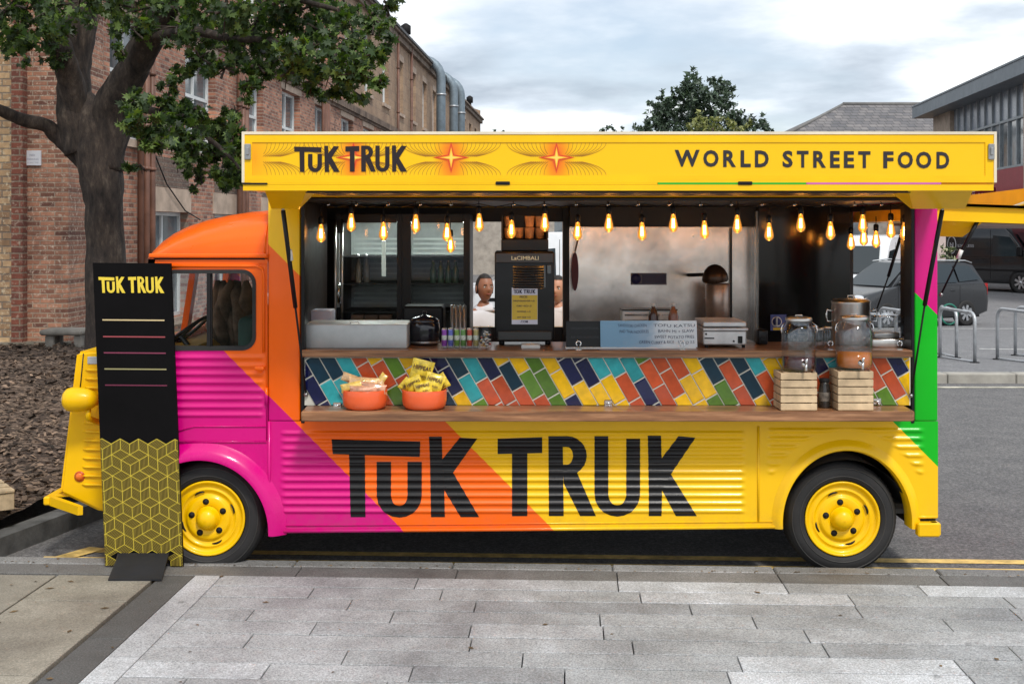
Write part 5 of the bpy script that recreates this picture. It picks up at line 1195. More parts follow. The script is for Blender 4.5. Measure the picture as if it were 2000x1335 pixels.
b = B(); b.tube([W(1517, 618, Yn-.007), W(1517, 634, Yn-.007)], .006, 6); b.tube([W(1511, 636, Yn-.007), W(1523, 636, Yn-.007)], .005, 6); obj('hand_symbol', b, mat('symbol_white', (.7, .7, .7), .5, var=0), t_)
b = B(); b.box(XX(1510, Yn), XX(1530, Yn), Yn-.002, Yn, ZZ(644.5, Yn), ZZ(639.5, Yn)); obj('warning_strip', b, mat('strip_yellow', (.7, .5, .03), .5), t_)
# fridge
Yf = 1.25; zt = ZZ(418, Yf); FR = thing('double_fridge', V(XX(790, Yf), 1.55, .33), 'tall dark double fridge with two glass doors at the left of the interior', 'fridge')
fx0, fx1, fxm = XX(655, Yf), XX(918, Yf), XX(785, Yf)
b = B(); b.box(fx0, fx1, 1.86, 1.91, .33, zt); b.box(fx0, fx0+.03, Yf+.05, 1.86, .33, zt); b.box(fx1-.03, fx1, Yf+.05, 1.86, .33, zt); b.box(fx0+.03, fx1-.03, Yf+.05, 1.86, zt-.05, zt); b.box(fx0+.03, fx1-.03, Yf+.05, 1.86, .33, .5); b.box(fxm-.01, fxm+.01, Yf+.05, 1.86, .5, zt-.05)
obj('cabinet', b, M['darkint'], FR)
b = B(); b.box(fx0+.03, fxm-.01, 1.845, 1.857, .5, zt-.05); b.box(fxm+.01, fx1-.03, 1.845, 1.857, .5, zt-.05); obj('back_lining', b, mat('fridge_lining', (.35, .38, .37), .4, var=.25, vs=4), FR)
for X0, X1 in ((fx0+.05, fxm-.03), (fxm+.03, fx1-.05)):
    b = B()
    for k in range(15):
        z = ZZ(606, 1.84)+.012+k*.036; b.box(X0, X1, 1.832, 1.8445, z, z+.014)
    obj('back_slats', b, mat('pale_slats', (.50, .54, .52), .4, var=.2), FR)
for k, q in enumerate((700, 727, 754)):
    c = V(XX(q, 1.45), 1.45, ZZ(606, 1.45)-.11); b = B(); b.bbox(c.x-.045, c.x+.045, 1.38, 1.5, c.z, c.z+.085, .006, seg=2); obj('food_carton', b, mat('brown_carton', (.22, .14, .09), .7, var=.3), None, loc=c, label=['left brown carton low inside the left fridge', 'middle brown carton low inside the left fridge', 'right brown carton low inside the left fridge'][k], cat='carton', group='brown cartons in the left fridge')
b = B(); b.box(fx0+.03, fxm-.012, Yf+.09, 1.83, ZZ(606, 1.45)-.118, ZZ(606, 1.45)-.111); obj('shelf', b, M['blackm'], FR)
for (a, c2, g0, g1) in ((655, 785, 668, 775), (785, 918, 803, 905)):
    b = B(); X0, X1, G0, G1 = XX(a, Yf), XX(c2, Yf), XX(g0, Yf), XX(g1, Yf); z0, z1 = ZZ(632, Yf)-.45, ZZ(435, Yf)
    for bx0, bx1, bz0, bz1 in ((X0, G0, .34, zt), (G1, X1, .34, zt), (G0, G1, .34, z0), (G0, G1, z1, zt)): b.box(bx0+.001, bx1-.001, Yf, Yf+.04, bz0, bz1)
    DR = obj('fridge_door', b, M['black'], FR)
    b = B(); b.poly([V(G0, Yf+.02, z0), V(G1, Yf+.02, z0), V(G1, Yf+.02, z1), V(G0, Yf+.02, z1)]); obj('pane', b, M['glassd'], DR)
b = B(); b.bbox(XX(657, Yf), XX(664, Yf), Yf-.012, Yf-.002, ZZ(600, Yf), ZZ(455, Yf), .003); obj('door_strip', b, mat('pale_strip', (.35, .4, .42), .4), FR)
b = B(); b.tube([W(663, 590, Yf-.03), W(660, 575, Yf-.04), W(663, 553, Yf-.03)], .008, 8); b.bbox(XX(660, Yf), XX(668, Yf), Yf-.02, Yf-.002, ZZ(592, Yf), ZZ(578, Yf), .003); obj('door_catch', b, M['chrome'], FR)
for q in (748,): b = B(); b.bbox(XX(q-4, Yf), XX(q+4, Yf), Yf+.05, Yf+.06, ZZ(540, Yf), ZZ(470, Yf), .002); obj('light_tube', b, mat('cool_tube', (.4, .42, .38), .4, var=0, emit=(.8, .9, .8), es=.25), FR)
sh = [500, 552, 606]
for X0, X1 in ((fx0+.04, fxm-.02), (fxm+.02, fx1-.04)):
    b = B(); b.box(X0, X1, Yf+.055, Yf+.085, zt-.0575, zt-.052); obj('added_fill_strip', b, mat('added_fill_strip', (.8, .85, .8), .4, var=0, emit=(.85, .95, .9), es=110), FR)  # glowing strips added behind the top rail, unseen, to brighten the fridge inside
for k, py in enumerate(sh):
    z = ZZ(py, 1.45)
    for X0, X1 in ((fx0+.03, fxm-.012), (fxm+.012, fx1-.03)):
        b = B(); b.box(X0, X1, Yf+.09, 1.84, z-.008, z)
        obj('shelf', b, M['blackm'], FR)
dk = [(1.42, 846, 0), (1.42, 861, 0), (1.42, 876, 0), (1.42, 890, 0), (1.5, 716, 1), (1.42, 700, 1)]
for k, (y_, q, tall) in enumerate(dk):
    c = V(XX(q, y_), y_, ZZ(552, 1.45)); h = .15 if not tall else .19
    o_ = thing('fridge_bottle', c, ['first bottle from the left on the right fridge middle shelf', 'second bottle from the left on the right fridge middle shelf', 'third bottle from the left on the right fridge middle shelf', 'fourth bottle from the left on the right fridge middle shelf', 'tall pale bottle at the right of the pair in the left fridge', 'tall pale bottle at the left of the pair in the left fridge'][k], 'bottle', 'bottles in the fridge')
    b = B(); b.lathe([(0, 0), (.022, 0), (.024, .01), (.024, h*.6), (.010, h*.8), (.010, h), (0, h)], c, seg=14); obj('bottle_body', b, mat('bottle_g%d' % tall, (.05, .11, .07) if not tall else (.26, .24, .2), .25, coat=.3, var=.3), o_)
    b = B(); b.lathe([(0, h+.012), (.011, h+.012), (.011, h-.002)], c, seg=10); obj('cap', b, M['steeld'], o_)
for k in range(4):
    y_ = .95; q = 883+k*8; c = V(XX(q, y_), y_, 1.12); b = B(); h = ZZ(594, y_)-1.12; b.lathe([(0, 0), (.011, 0), (.012, .01), (.012, h-.01), (0, h)], c, seg=12); obj('spray_tube', b, mat('tube_metal', (.5, .5, .5), .3, metal=.8), None, loc=c, label=['leftmost slim steel flask standing behind the drink cans', 'second slim steel flask standing behind the drink cans', 'third slim steel flask standing behind the drink cans', 'rightmost slim steel flask standing behind the drink cans'][k], cat='flask', group='slim steel flasks behind the cans')
# shelf inside reaches to them
# bowls on the serving shelf
SZ = .949
for k, (q, nm) in enumerate(((713, 'orange bowl full of wrapped pale biscuits, left on the wooden shelf'), (829, 'orange bowl full of yellow snack bags, right of the biscuit bowl'))):
    c = V(XX(q, -.12), -.12, SZ); t_ = thing('snack_bowl', c, nm, 'bowl', 'orange bowls on the serving shelf')
    b = B(); b.lathe([(0, 0), (.09, 0), (.110, .006), (.122, .022), (.127, .05), (.127, .105), (.125, .110), (.121, .108), (.120, .05), (.10, .02), (0, .015)], c, seg=48); obj('bowl', b, mat('bowl_orange', (.78, .115, .03), .3, coat=.3, var=.05), t_)
def bag(c, w, h, Mr, puff=.016):
    b = B()
    def fn(sgn):
        def g(s, t_):
            x = (s-.5)*w; z = (t_-.5)*h; e = (math.sin(math.pi*min(1, max(0, s)))**.5)*(math.sin(math.pi*min(1, max(0, t_)))**.6)
            y = sgn*puff*e+.003*noise.noise(V(s*6, t_*6, c.x*9+sgn)); return c+Mr @ V(x*(1-.06*math.sin(math.pi*t_)), y, z)
        return g
    b.grid(10, 12, fn(1)); b.grid(10, 12, fn(-1)); return b
rr = random.Random(21)
cb0 = V(XX(829, -.12), -.12, SZ)
bags = [(-.02, .02, .20, -14, .13, .15, 0), (.055, -.05, .145, -18, .11, .12, -20), (-.05, -.03, .13, 25, .10, .11, 0), (.0, -.07, .115, 12, .10, .10, -35), (-.09, -.0, .12, 48, .08, .10, 10), (.08, .03, .14, -60, .09, .11, 15)]
ybm = mat('snack_yellow', (.74, .53, .03), .24, var=.3, vs=26, coat=.4, bump=.9, bs=22)
bl_ = ['largest yellow snack bag standing at the back of the bowl', 'yellow snack bag leaning at the front right of its bowl', 'yellow snack bag in the left half of its bowl', 'yellow snack bag lying low at the front of its bowl', 'yellow snack bag poking over the left rim of its bowl', 'yellow snack bag tilted over the right rim of its bowl']
for k, (dx, dy, dz, rz, w, h, rx) in enumerate(bags):
    c = cb0+V(dx, dy, dz); Mr = (Matrix.Rotation(R(-rz*1.0), 3, 'Y') @ Matrix.Rotation(R(rx*.5), 3, 'X'))
    t_ = thing('snack_bag', c, bl_[k], 'snack bag', 'yellow snack bags in the right bowl')
    obj('packet', bag(c, w, h, Mr), ybm, t_)
    b = B(); put_text(b, 'HIPPEAS', lambda u, v: c+Mr @ V((u-.5)*w*.78, -.0195, h*.12+h*.17*v), .03)
    put_text(b, 'PUFFS', lambda u, v: c+Mr @ V((u-.1)*w*.3, -.0195, -h*.16+h*.09*v), .02); obj('lettering', b, mat('snack_ink', (.08, .03, .01), .5, var=0), t_, fix=False)
cb1 = V(XX(713, -.12), -.12, SZ)
wr = [(.0, .0, .15, 4, .19, .055), (-.06, -.04, .13, -12, .15, .05), (.05, -.05, .125, 10, .15, .05), (-.07, .03, .16, 20, .14, .05), (.08, .02, .145, -55, .12, .045), (.0, -.075, .115, 0, .16, .045), (.1, -.03, .12, 75, .09, .035)]
for k, (dx, dy, dz, rz, w, h) in enumerate(wr):
    c = cb1+V(dx, dy, dz); Mr = Matrix.Rotation(R(rz), 3, 'Y') @ Matrix.Rotation(R(rr.uniform(-30, 10)), 3, 'X')
    o_ = thing('wrapped_biscuit', c, ['long biscuit packet lying across the top of the left bowl', 'biscuit packet at the front left of the left bowl', 'biscuit packet at the front right of the left bowl', 'biscuit packet at the back left of the left bowl', 'biscuit packet slanting at the right of the left bowl', 'lowest biscuit packet along the front rim of the left bowl', 'small upright biscuit packet at the right rim of the left bowl'][k], 'biscuit packet', 'wrapped biscuits in the left bowl')
    obj('wrapper', bag(c, w, h, Mr, .02), mat('wrapper_%d' % (k % 3), [(.72, .45, .22), (.75, .5, .12), (.62, .32, .2)][k % 3], .18, var=.35, vs=22, coat=.8, bump=.4, bs=25), o_)
# crates and dispensers
woodp = mat('pale_crate_wood', (.60, .44, .27), .75, var=.25, vs=7, bump=.2, bs=30)
def crate(x0, x1, y0, y1, zt, label):
    t_ = thing('slatted_crate', V((x0+x1)/2, (y0+y1)/2, SZ), label, 'crate', 'pale slatted crates under the drink dispensers')
    n = 5; h = (zt-SZ)/n
    for i in range(n):
        z0 = SZ+i*h+.003; z1 = SZ+(i+1)*h-.003
        b = B(); b.bbox(x0, x1, y0, y0+.009, z0, z1, .0015); obj('front_slat', b, woodp, t_)
        b = B(); b.bbox(x0, x0+.009, y0+.0095, y1-.0095, z0, z1, .0015); b.bbox(x1-.009, x1, y0+.0095, y1-.0095, z0, z1, .0015); b.bbox(x0, x1, y1-.009, y1, z0, z1, .0015); obj('side_slat', b, woodp, t_)
    for a, c in ((x0+.0095, y0+.0095), (x1-.0275, y0+.0095), (x0+.0095, y1-.0275), (x1-.0275, y1-.0275)):
        b = B(); b.box(a, a+.018, c, c+.018, SZ, zt-.006); obj('corner_post', b, woodp, t_)
    b = B(); b.box(x0+.028, x1-.028, y0+.0095, y1-.0095, zt-.014, zt-.004); b.box(x0+.0095, x1-.0095, y0+.03, y1-.03, SZ+.002, SZ+.01); obj('boards', b, woodp, t_)
Ycr = -.215
zc1, zc2 = ZZ(727, Ycr), ZZ(724, Ycr)
cr1 = (XX(1525, Ycr), XX(1596, Ycr)); cr2 = (XX(1637, Ycr), XX(1706, Ycr))
crate(cr1[0], cr1[1], Ycr, Ycr+.19, zc1, 'pale slatted wooden crate under the dark red drink dispenser'); crate(cr2[0], cr2[1], Ycr, Ycr+.19, zc2, 'pale slatted wooden crate under the orange drink dispenser')
def dispenser(cx_, cy_, z0, r, ht, col, label, nlev):
    c = V(cx_, cy_, z0); t_ = thing('drink_dispenser', c, label, 'drink dispenser', 'glass drink dispensers on crates')
    b = B(); b.lathe([(0, .001), (r*.85, .001), (r*.97, .012), (r, .035), (r, ht*.68), (r*.95, ht*.76), (r*.80, ht*.84), (r*.72, ht*.88), (r*.72, ht*.93), (r*.76, ht*.95), (r*.70, ht*.955), (r*.69, ht*.88), (r*.77, ht*.83), (r*.93, ht*.75), (r*.965, ht*.67), (r*.965, .04), (r*.9, .016), (0, .012)], c, seg=40)
    obj('glass_jar', b, M['dispglass'], t_)
    b = B(); b.lathe([(0, .016), (r*.88, .018), (r*.955, .042), (r*.955, nlev), (0, nlev)], c, seg=36); obj('drink', b, col, t_)
    b = B(); b.lathe([(r*.955, nlev-.001), (r*.94, nlev+.003), (0, nlev+.002)], c, seg=30); 
    b = B(); b.lathe([(0, ht*1.0), (r*.6, ht*1.0), (r*.76, ht*.985), (r*.78, ht*.95), (r*.76, ht*.93)], c, seg=32); b.tube([c+V(-.02, 0, ht*1.0), c+V(-.018, 0, ht*1.03), c+V(.018, 0, ht*1.03), c+V(.02, 0, ht*1.0)], .004, 6); obj('lid', b, M['steel'], t_)
    f = c+V(.012, -r, .05)
    b = B(); b.lathe([(0, .03), (.009, .03), (.012, .0), (.018, -.001), (.018, -.006)], f, (0, -1, 0), 14); b.tube([f+V(0, -.026, .006), f+V(0, -.028, -.034)], .0075, 10); TP_ = obj('tap', b, M['chrome'], t_)
    b = B(); b.tube([f+V(0, -.026, .005), f+V(.002, -.03, .032)], [.006, .009], 8); obj('tap_lever', b, M['chrome'], TP_)
    b = B(); b.sweep([(c+V((r+.003)*math.cos(a), (r+.003)*math.sin(a), ht*.80+.01*math.sin(a)), V(math.cos(a), math.sin(a), 0), V(0, 0, 1)) for a in [2*math.pi*i/32 for i in range(33)]], [(.0018*math.cos(k), .0018*math.sin(k)) for k in [2*math.pi*i/6 for i in range(7)]]); 
    b2 = B(); b2.tube([c+V(-r*.78, 0, ht*.9), c+V(-r*1.0, -.01, ht*.84), c+V(-r*1.06, -.012, ht*.76), c+V(-r*1.02, -.012, ht*.70)], .0035, 6); b2.tube([c+V(r*.78, 0, ht*.9), c+V(r*1.0, -.01, ht*.84), c+V(r*1.06, -.012, ht*.76), c+V(r*1.02, -.012, ht*.70)], .0035, 6); obj('wire_clasp', b2, M['chrome'], t_)
M['dispglass'] = glassmat('dispenser_glass', (.93, .93, .93), .06, .04)
redd = mat('berry_drink', (.06, .008, .012), .1, var=.1, coat=.5); ord_ = mat('orange_drink', (.62, .18, .012), .15, var=.15, coat=.5)
Yd = Ycr+.095
dispenser(XX(1560, Yd), Yd, zc1-.004, .097, ZZ(617, Yd)-zc1, redd, 'glass dispenser with dark red drink and metal tap on the left crate', .085)
dispenser(XX(1668, Yd), Yd, zc2-.004, .103, ZZ(618, Yd)-zc2+.01, ord_, 'glass dispenser with orange drink and metal tap on the right crate', .105)
c = V(XX(1610, -.1), -.1, SZ); t_ = thing('dark_jar', c, 'small dark jar wedged between the two slatted crates', 'jar')
b = B(); b.lathe([(0, 0), (.03, 0), (.033, .01), (.033, .11), (.026, .135), (.026, .15), (0, .15)], c, seg=20); obj('jar_body', b, mat('jar_dark', (.03, .026, .024), .2, coat=.4, var=.4, vs=20), t_)
b = B(); b.lathe([(0, .168), (.028, .168), (.029, .165), (.029, .15)], c, seg=20); obj('lid', b, M['blackm'], t_); b = B(); b.lathe([(.0335, .04), (.0342, .042), (.0342, .09), (.0335, .092)], c, seg=20); obj('label', b, mat('jar_label', (.14, .12, .1), .6, var=.5, vs=40), t_)
# stock pot, glass case, small glass pots
c = V(XX(1662, .34), .34, CZ); t_ = thing('stock_pot', c, 'tall shiny steel stock pot with a side handle behind the orange dispenser', 'stock pot'); h = ZZ(588, .34)-CZ; r_ = .115
b = B(); b.lathe([(0, 0), (r_*.96, 0), (r_, .01), (r_, h-.01), (r_+.004, h), (r_-.004, h), (r_-.005, .02), (0, .015)], c, seg=40); obj('pot_body', b, M['steel'], t_)
b = B(); b.lathe([(r_+.002, h+.001), (r_*.9, h+.012), (.02, h+.018), (.0, h+.018)], c, seg=36); L_ = obj('lid', b, M['steel'], t_); b = B(); b.tube([c+V(-.02, 0, h+.017), c+V(-.018, 0, h+.035), c+V(.018, 0, h+.035), c+V(.02, 0, h+.017)], .005, 8); obj('knob', b, M['steel'], L_)
for s in (-1, 1):
    b = B(); b.tube([c+V(s*r_, -.02, h-.06), c+V(s*(r_+.035), -.02, h-.05), c+V(s*(r_+.04), -.02, h-.09), c+V(s*(r_+.035), -.02, h-.12), c+V(s*r_, -.02, h-.12)], .006, 8); obj('handle', b, M['chrome'], t_)
c = atc(1738, .22); t_ = thing('display_case', c, 'low glass display case with steel base next to the rear pillar', 'display case'); x0, x1 = XX(1704, .12), XX(1772, .12)
b = B(); b.bbox(x0, x1, .12, .42, CZ, CZ+.05, .006, seg=2); obj('base', b, M['steel'], t_)
b = B(); b.bbox(x0+.005, x1-.01, .125, .415, CZ+.05, ZZ(617, .12), .012, seg=2); obj('glass_cover', b, M['dispglass'], t_)
b = B(); b.bbox(x0+.02, x1-.03, .16, .38, CZ+.051, CZ+.085, .008, seg=2); obj('inner_tray', b, M['steeld'], t_)
for k, (q, y_) in enumerate(((1600, .1), (1616, .2), (1588, .28))):
    c = atc(q, y_); o_ = thing('glass_pot', c, ['clear glass pot on the counter behind the left dispenser', 'clear glass pot between the dispensers on the counter', 'clear glass pot furthest back behind the left dispenser'][k], 'glass pot', 'small clear glass pots on the counter')
    b = B(); b.lathe([(0, 0), (.028, 0), (.032, .02), (.032, .085), (.026, .1), (.026, .11)], c, seg=24); obj('glass', b, M['dispglass'], o_)
    b = B(); b.lathe([(0, .118), (.028, .117), (.029, .104), (0, .103)], c, seg=20); obj('lid', b, M['steel'], o_)
b = B(); b.bbox(XX(1480, .3), XX(1500, .3), .3, .42, CZ, CZ+.09, .01, seg=2); b.bbox(XX(1484, .3), XX(1496, .3), .29, .3, CZ+.02, CZ+.05, .003); obj('card_reader', b, M['black'], None, loc=atc(1490, .35), label='little black card reader on the counter right of the grill', cat='card reader')
# coat hanging in the cab
Ycb = .95; t_ = thing('hanging_coat', W(440, 560, Ycb), 'crumpled brown coat hanging behind the seat in the truck cab', 'coat')
b = B(); rr = random.Random(9)
for k in range(6):
    q = 425+k*11; pts = [W(q+rr.uniform(-5, 5)+4*math.sin(i*1.1+k), 548+i*22, Ycb+.03*math.sin(k*2.2+i*.6)) for i in range(7)]; b.tube(pts, [.02, .05, .055, .06, .062, .055, .02], 8, flat=.6)
obj('cloth', b, mat('brown_cloth', (.20, .13, .085), .9, var=.5, vs=7, bump=.6, bs=14), t_)
# ================================================================ PEOPLE seen through the far window
def skin_mesh(name, joints, bones, m, parent, sub=1):
    """joints: {name:(co, r)} ; one continuous skinned surface baked to a mesh"""
    me = bpy.data.meshes.new(name); keys = list(joints); idx = {k: i for i, k in enumerate(keys)}; off = LOC[parent.name]
    me.from_pydata([tuple(Vector(joints[k][0])-off) for k in keys], [(idx[a], idx[c]) for a, c in bones], [])
    o = bpy.data.objects.new(name, me); sc.collection.objects.link(o)
    md = o.modifiers.new('s', 'SKIN'); md.use_smooth_shade = True
    ls = me.skin_vertices[0].data if me.skin_vertices else None
    if ls is None:
        bm = bmesh.new(); bm.from_mesh(me); bm.verts.layers.skin.verify(); bm.to_mesh(me); bm.free(); ls = me.skin_vertices[0].data
    for k, i in idx.items():
        r = joints[k][1]; ls[i].radius = (r, r) if not isinstance(r, tuple) else r
        ls[i].use_root = (i == 0)
    sb = o.modifiers.new('u', 'SUBSURF'); sb.levels = sb.render_levels = sub
    bpy.context.view_layer.update(); me2 = bpy.data.meshes.new_from_object(o.evaluated_get(bpy.context.evaluated_depsgraph_get()))
    bpy.data.objects.remove(o); me2.materials.clear(); me2.materials.append(m); me2.name = name
    for p in me2.polygons: p.use_smooth = True
    o = bpy.data.objects.new(name, me2); sc.collection.objects.link(o); o.parent = parent; LOC[o.name] = off; return o
def person(base, H, yaw, label, skin, shirt, trouser, hairc, lift=0):
    P_ = thing('person', base, label, 'person'); k = H/1.75; Rz = Matrix.Rotation(yaw, 3, 'Z')
    def g(x, y, z): return base+Rz @ (V(x, y, z)*k)
    J = {'pelvis': (g(0, 0, .93), .115*k), 'waist': (g(0, 0, 1.08), .105*k), 'chest': (g(0, .0, 1.30), .125*k), 'neckb': (g(0, .0, 1.46), .065*k), 'neck': (g(0, -.01, 1.54), .052*k)}
    Bn = [('pelvis', 'waist'), ('waist', 'chest'), ('chest', 'neckb'), ('neckb', 'neck')]
    JS = {'pelvis': (g(0, 0, .92), .135*k), 'waist': (g(0, 0, 1.08), .122*k), 'chest': (g(0, 0, 1.28), .14*k), 'neckb': (g(0, 0, 1.50), .078*k)}; BS = [('pelvis', 'waist'), ('waist', 'chest'), ('chest', 'neckb')]
    JT = {'pelvis': (g(0, 0, .93), .13*k)}; BT = []
    for s, n in ((-1, 'l'), (1, 'r')):
        J[n+'sh'] = (g(s*.17, 0, 1.40), .058*k); J[n+'el'] = (g(s*.23, .02, 1.12), .040*k); J[n+'wr'] = (g(s*.24, -.05, .88), .026*k); J[n+'pm'] = (g(s*.24, -.07, .80), .028*k)
        Bn += [('chest', n+'sh'), (n+'sh', n+'el'), (n+'el', n+'wr'), (n+'wr', n+'pm')]
        for f in range(5):
            dx = (-.024+.016*f); th = f == 4; L = [.035, .042, .045, .038, .03][f]
            p1 = g(s*.24+(dx if not th else -s*.03), -.08 if not th else -.09, .78 if not th else .83); p2 = g(s*.24+(dx if not th else -s*.045), -.085-(.01 if not th else .02), (.78 if not th else .82)-L); p3 = g(s*.24+(dx if not th else -s*.05), -.105, (.765 if not th else .80)-L*1.6)
            J[n+'f%d' % f] = (p1, .0095*k); J[n+'g%d' % f] = (p2, .0085*k); J[n+'h%d' % f] = (p3, .007*k); Bn += [(n+'pm', n+'f%d' % f), (n+'f%d' % f, n+'g%d' % f), (n+'g%d' % f, n+'h%d' % f)]
        J[n+'hp'] = (g(s*.095, 0, .86), .095*k); J[n+'kn'] = (g(s*.10, -.01, .49), .058*k); J[n+'an'] = (g(s*.11, .02, .09), .040*k); J[n+'to'] = (g(s*.13, -.14, .035), .030*k)
        Bn += [('pelvis', n+'hp'), (n+'hp', n+'kn'), (n+'kn', n+'an'), (n+'an', n+'to')]
        JS[n+'sh'] = (g(s*.175, 0, 1.395), .075*k); JS[n+'el'] = (g(s*.215, .01, 1.21), .06*k); BS += [('chest', n+'sh'), (n+'sh', n+'el')]
        JT[n+'hp'] = (g(s*.095, 0, .86), .105*k); JT[n+'kn'] = (g(s*.10, -.01, .49), .072*k); JT[n+'an'] = (g(s*.11, .02, .12), .058*k); BT += [('pelvis', n+'hp'), (n+'hp', n+'kn'), (n+'kn', n+'an')]
    skin_mesh('body', J, Bn, skin, P_, 2); skin_mesh('shirt', JS, BS, shirt, P_, 2); skin_mesh('trousers', JT, BT, trouser, P_, 2)
    for s in (-1, 1):
        b = B(); b.sphere(g(s*.12, -.05, .045), .05*k, .14*k, .05*k, 14, 8, Rz); obj('shoe', b, M['black'], P_)
    b = B(); hc = g(0, -.03, 1.635)
    def hf(s, t_):
        th = math.pi*t_; a = 2*math.pi*s; x, y, z = math.sin(th)*math.cos(a), math.sin(th)*math.sin(a), math.cos(th)
        jaw = max(0, -z); w = .074*(1-.28*jaw); d = .092*(1-.12*jaw)
        fy = -1 if y < 0 else 1
        px_, py_, pz = x*w, y*d-(.012*jaw), z*.122
        if y < 0:
            py_ -= .022*math.exp(-((x*w)/.012)**2-((pz+.012)/.022)**2)            # nose
            py_ += .010*math.exp(-((abs(x*w)-.030)/.014)**2-((pz-.012)/.012)**2)  # eye sockets
            py_ -= .006*math.exp(-((x*w)/.022)**2-((pz+.050)/.008)**2)            # lips
            py_ -= .006*math.exp(-((x*w)/.02)**2-((pz+.09)/.016)**2)              # chin
        return hc+Rz @ (V(px_, py_, pz)*k)
    b.grid(36, 28, hf); HD = obj('head', b, skin, P_)
    for s in (-1, 1):
        b = B(); b.sphere(hc+Rz @ (V(s*.03, -.072, .012)*k), .012*k, .010*k, .0085*k, 12, 8, Rz); EY = obj('eye', b, M['white'], HD); b = B(); b.sphere(hc+Rz @ (V(s*.03, -.0785, .012)*k), .0055*k, .005*k, .0055*k, 10, 6, Rz); obj('iris', b, M['black'], HD)
        b = B(); b.sphere(hc+Rz @ (V(s*.076, .008, -.005)*k), .010*k, .02*k, .032*k, 10, 8, Rz); obj('ear', b, skin, HD)
        b = B(); b.tube([hc+Rz @ (V(s*q, -.088+abs(q-.03)*.3, .032-abs(q-.03)*.1)*k) for q in (.014, .022, .03, .038, .046)], .0032*k, 6); obj('eyebrow', b, hairc, HD)
    b = B(); b.tube([hc+Rz @ (V(q, -.093+abs(q)*.5, -.05)*k) for q in (-.022, -.01, 0, .01, .022)], [.001, .004*k, .0045*k, .004*k, .001], 6); obj('mouth', b, mat('lips', (.35, .1, .08), .5), HD)
    b = B()
    def hr(s, t_):
        th = math.pi*.62*t_; a = 2*math.pi*s; x, y, z = math.sin(th)*math.cos(a), math.sin(th)*math.sin(a), math.cos(th)
        lim = .54 if y < -.25 else 1.0; th = min(th, math.pi*.62*lim*(1 if y > -.25 else .75)); x, y, z = math.sin(th)*math.cos(a), math.sin(th)*math.sin(a), math.cos(th)
        r_ = 1+.02*noise.noise(V(x*9, y*9, z*9)); return hc+Rz @ (V(x*.081*r_, y*.100*r_+.004, z*.131*r_)*k)
    b.grid(32, 14, hr); obj('hair', b, hairc, P_); return P_
hairm = mat('dark_hair', (.018, .012, .009), .6, var=.4, vs=60)
wsh = mat('white_tshirt', (.62, .62, .66), .8, var=.1); drk = mat('dark_trousers', (.02, .02, .03), .8, var=.2)
pY = 3.1
person(V(XX(944, pY), pY, -.05), ZZ(537, pY)+.05, R(25), 'man with short dark hair and white shirt seen left of the coffee machine', mat('skin_tan', (.30, .13, .075), .5, var=.12, sss=.1), wsh, drk, hairm)
person(V(XX(1091, pY), pY, -.05), ZZ(540, pY)+.05, R(-18), 'pale man with dark hair and white shirt seen right of the coffee machine', mat('skin_pale', (.52, .26, .17), .5, var=.12, sss=.1), mat('cream_tshirt', (.66, .6, .6), .8, var=.1), mat('brown_trousers', (.08, .04, .025), .8, var=.2), hairm)

# ================================================================ VEHICLES
def loft_body(b, prof, half, bulge=.06, n=7):
    """side outline (x,z) swept across the width with rounded sides"""
    cx_ = sum(p[0] for p in prof)/len(prof); cz = sum(p[1] for p in prof)/len(prof); m = len(prof); vs = []
    lev = [(-1, .93), (-.985, .965), (-.93, .99), (-.7, 1), (.7, 1), (.93, .99), (.985, .965), (1, .93)]
    for w, s in lev:
        for x, z in prof: vs.append(V(cx_+(x-cx_)*s, half*w, cz+(z-cz)*(s*.5+.5)))
    fs = [(i*m+k, i*m+(k+1) % m, (i+1)*m+(k+1) % m, (i+1)*m+k) for i in range(len(lev)-1) for k in range(m)]
    b.add(vs, fs, True); b.add(vs[:m], [tuple(range(m-1, -1, -1))]); b.add(vs[-m:], [tuple(range(m))])
def carwheel(r, w, c, side, root, alloy):
    b = B(); b.lathe([(r*.66, -.0), (r*.9, -.012), (r*.98, .0), (r, .03), (r, w-.03), (r*.9, w), (0, w)], c, (0, side, 0), 36); T = obj('wheel', b, M['rubber'], root)
    b = B(); b.lathe([(r*.67, .0), (r*.62, .004), (r*.58, .03), (.0, .035)], c, (0, side, 0), 30); RM = obj('rim', b, M['black'] if alloy else M['steeld'], T)
    b = B()
    for i in range(7 if alloy else 5):
        a = 2*math.pi*i/(7 if alloy else 5); u = V(math.cos(a), 0, math.sin(a)); q = V(-math.sin(a), 0, math.cos(a)); sv = V(0, side, 0)
        b.prism([c+u*r*.1+q*.03, c+u*r*.63+q*.04, c+u*r*.63-q*.04, c+u*r*.1-q*.03], sv*.028)
    b.lathe([(0, -.002), (r*.16, .0), (r*.18, .02)], c, (0, side, 0), 16); obj('spokes', b, mat('alloy', (.55, .56, .58), .3, metal=.9, var=0), RM)
def side_windows(root, wins, y, side, m):
    for w in wins:
        b = B(); b.prism([V(x, side*yy, z) for x, z, yy in w], (0, side*.012, 0)); F_ = obj('window', b, m, root)
def place(root, loc, yaw):
    root.location = loc; root.rotation_euler = (0, 0, yaw)
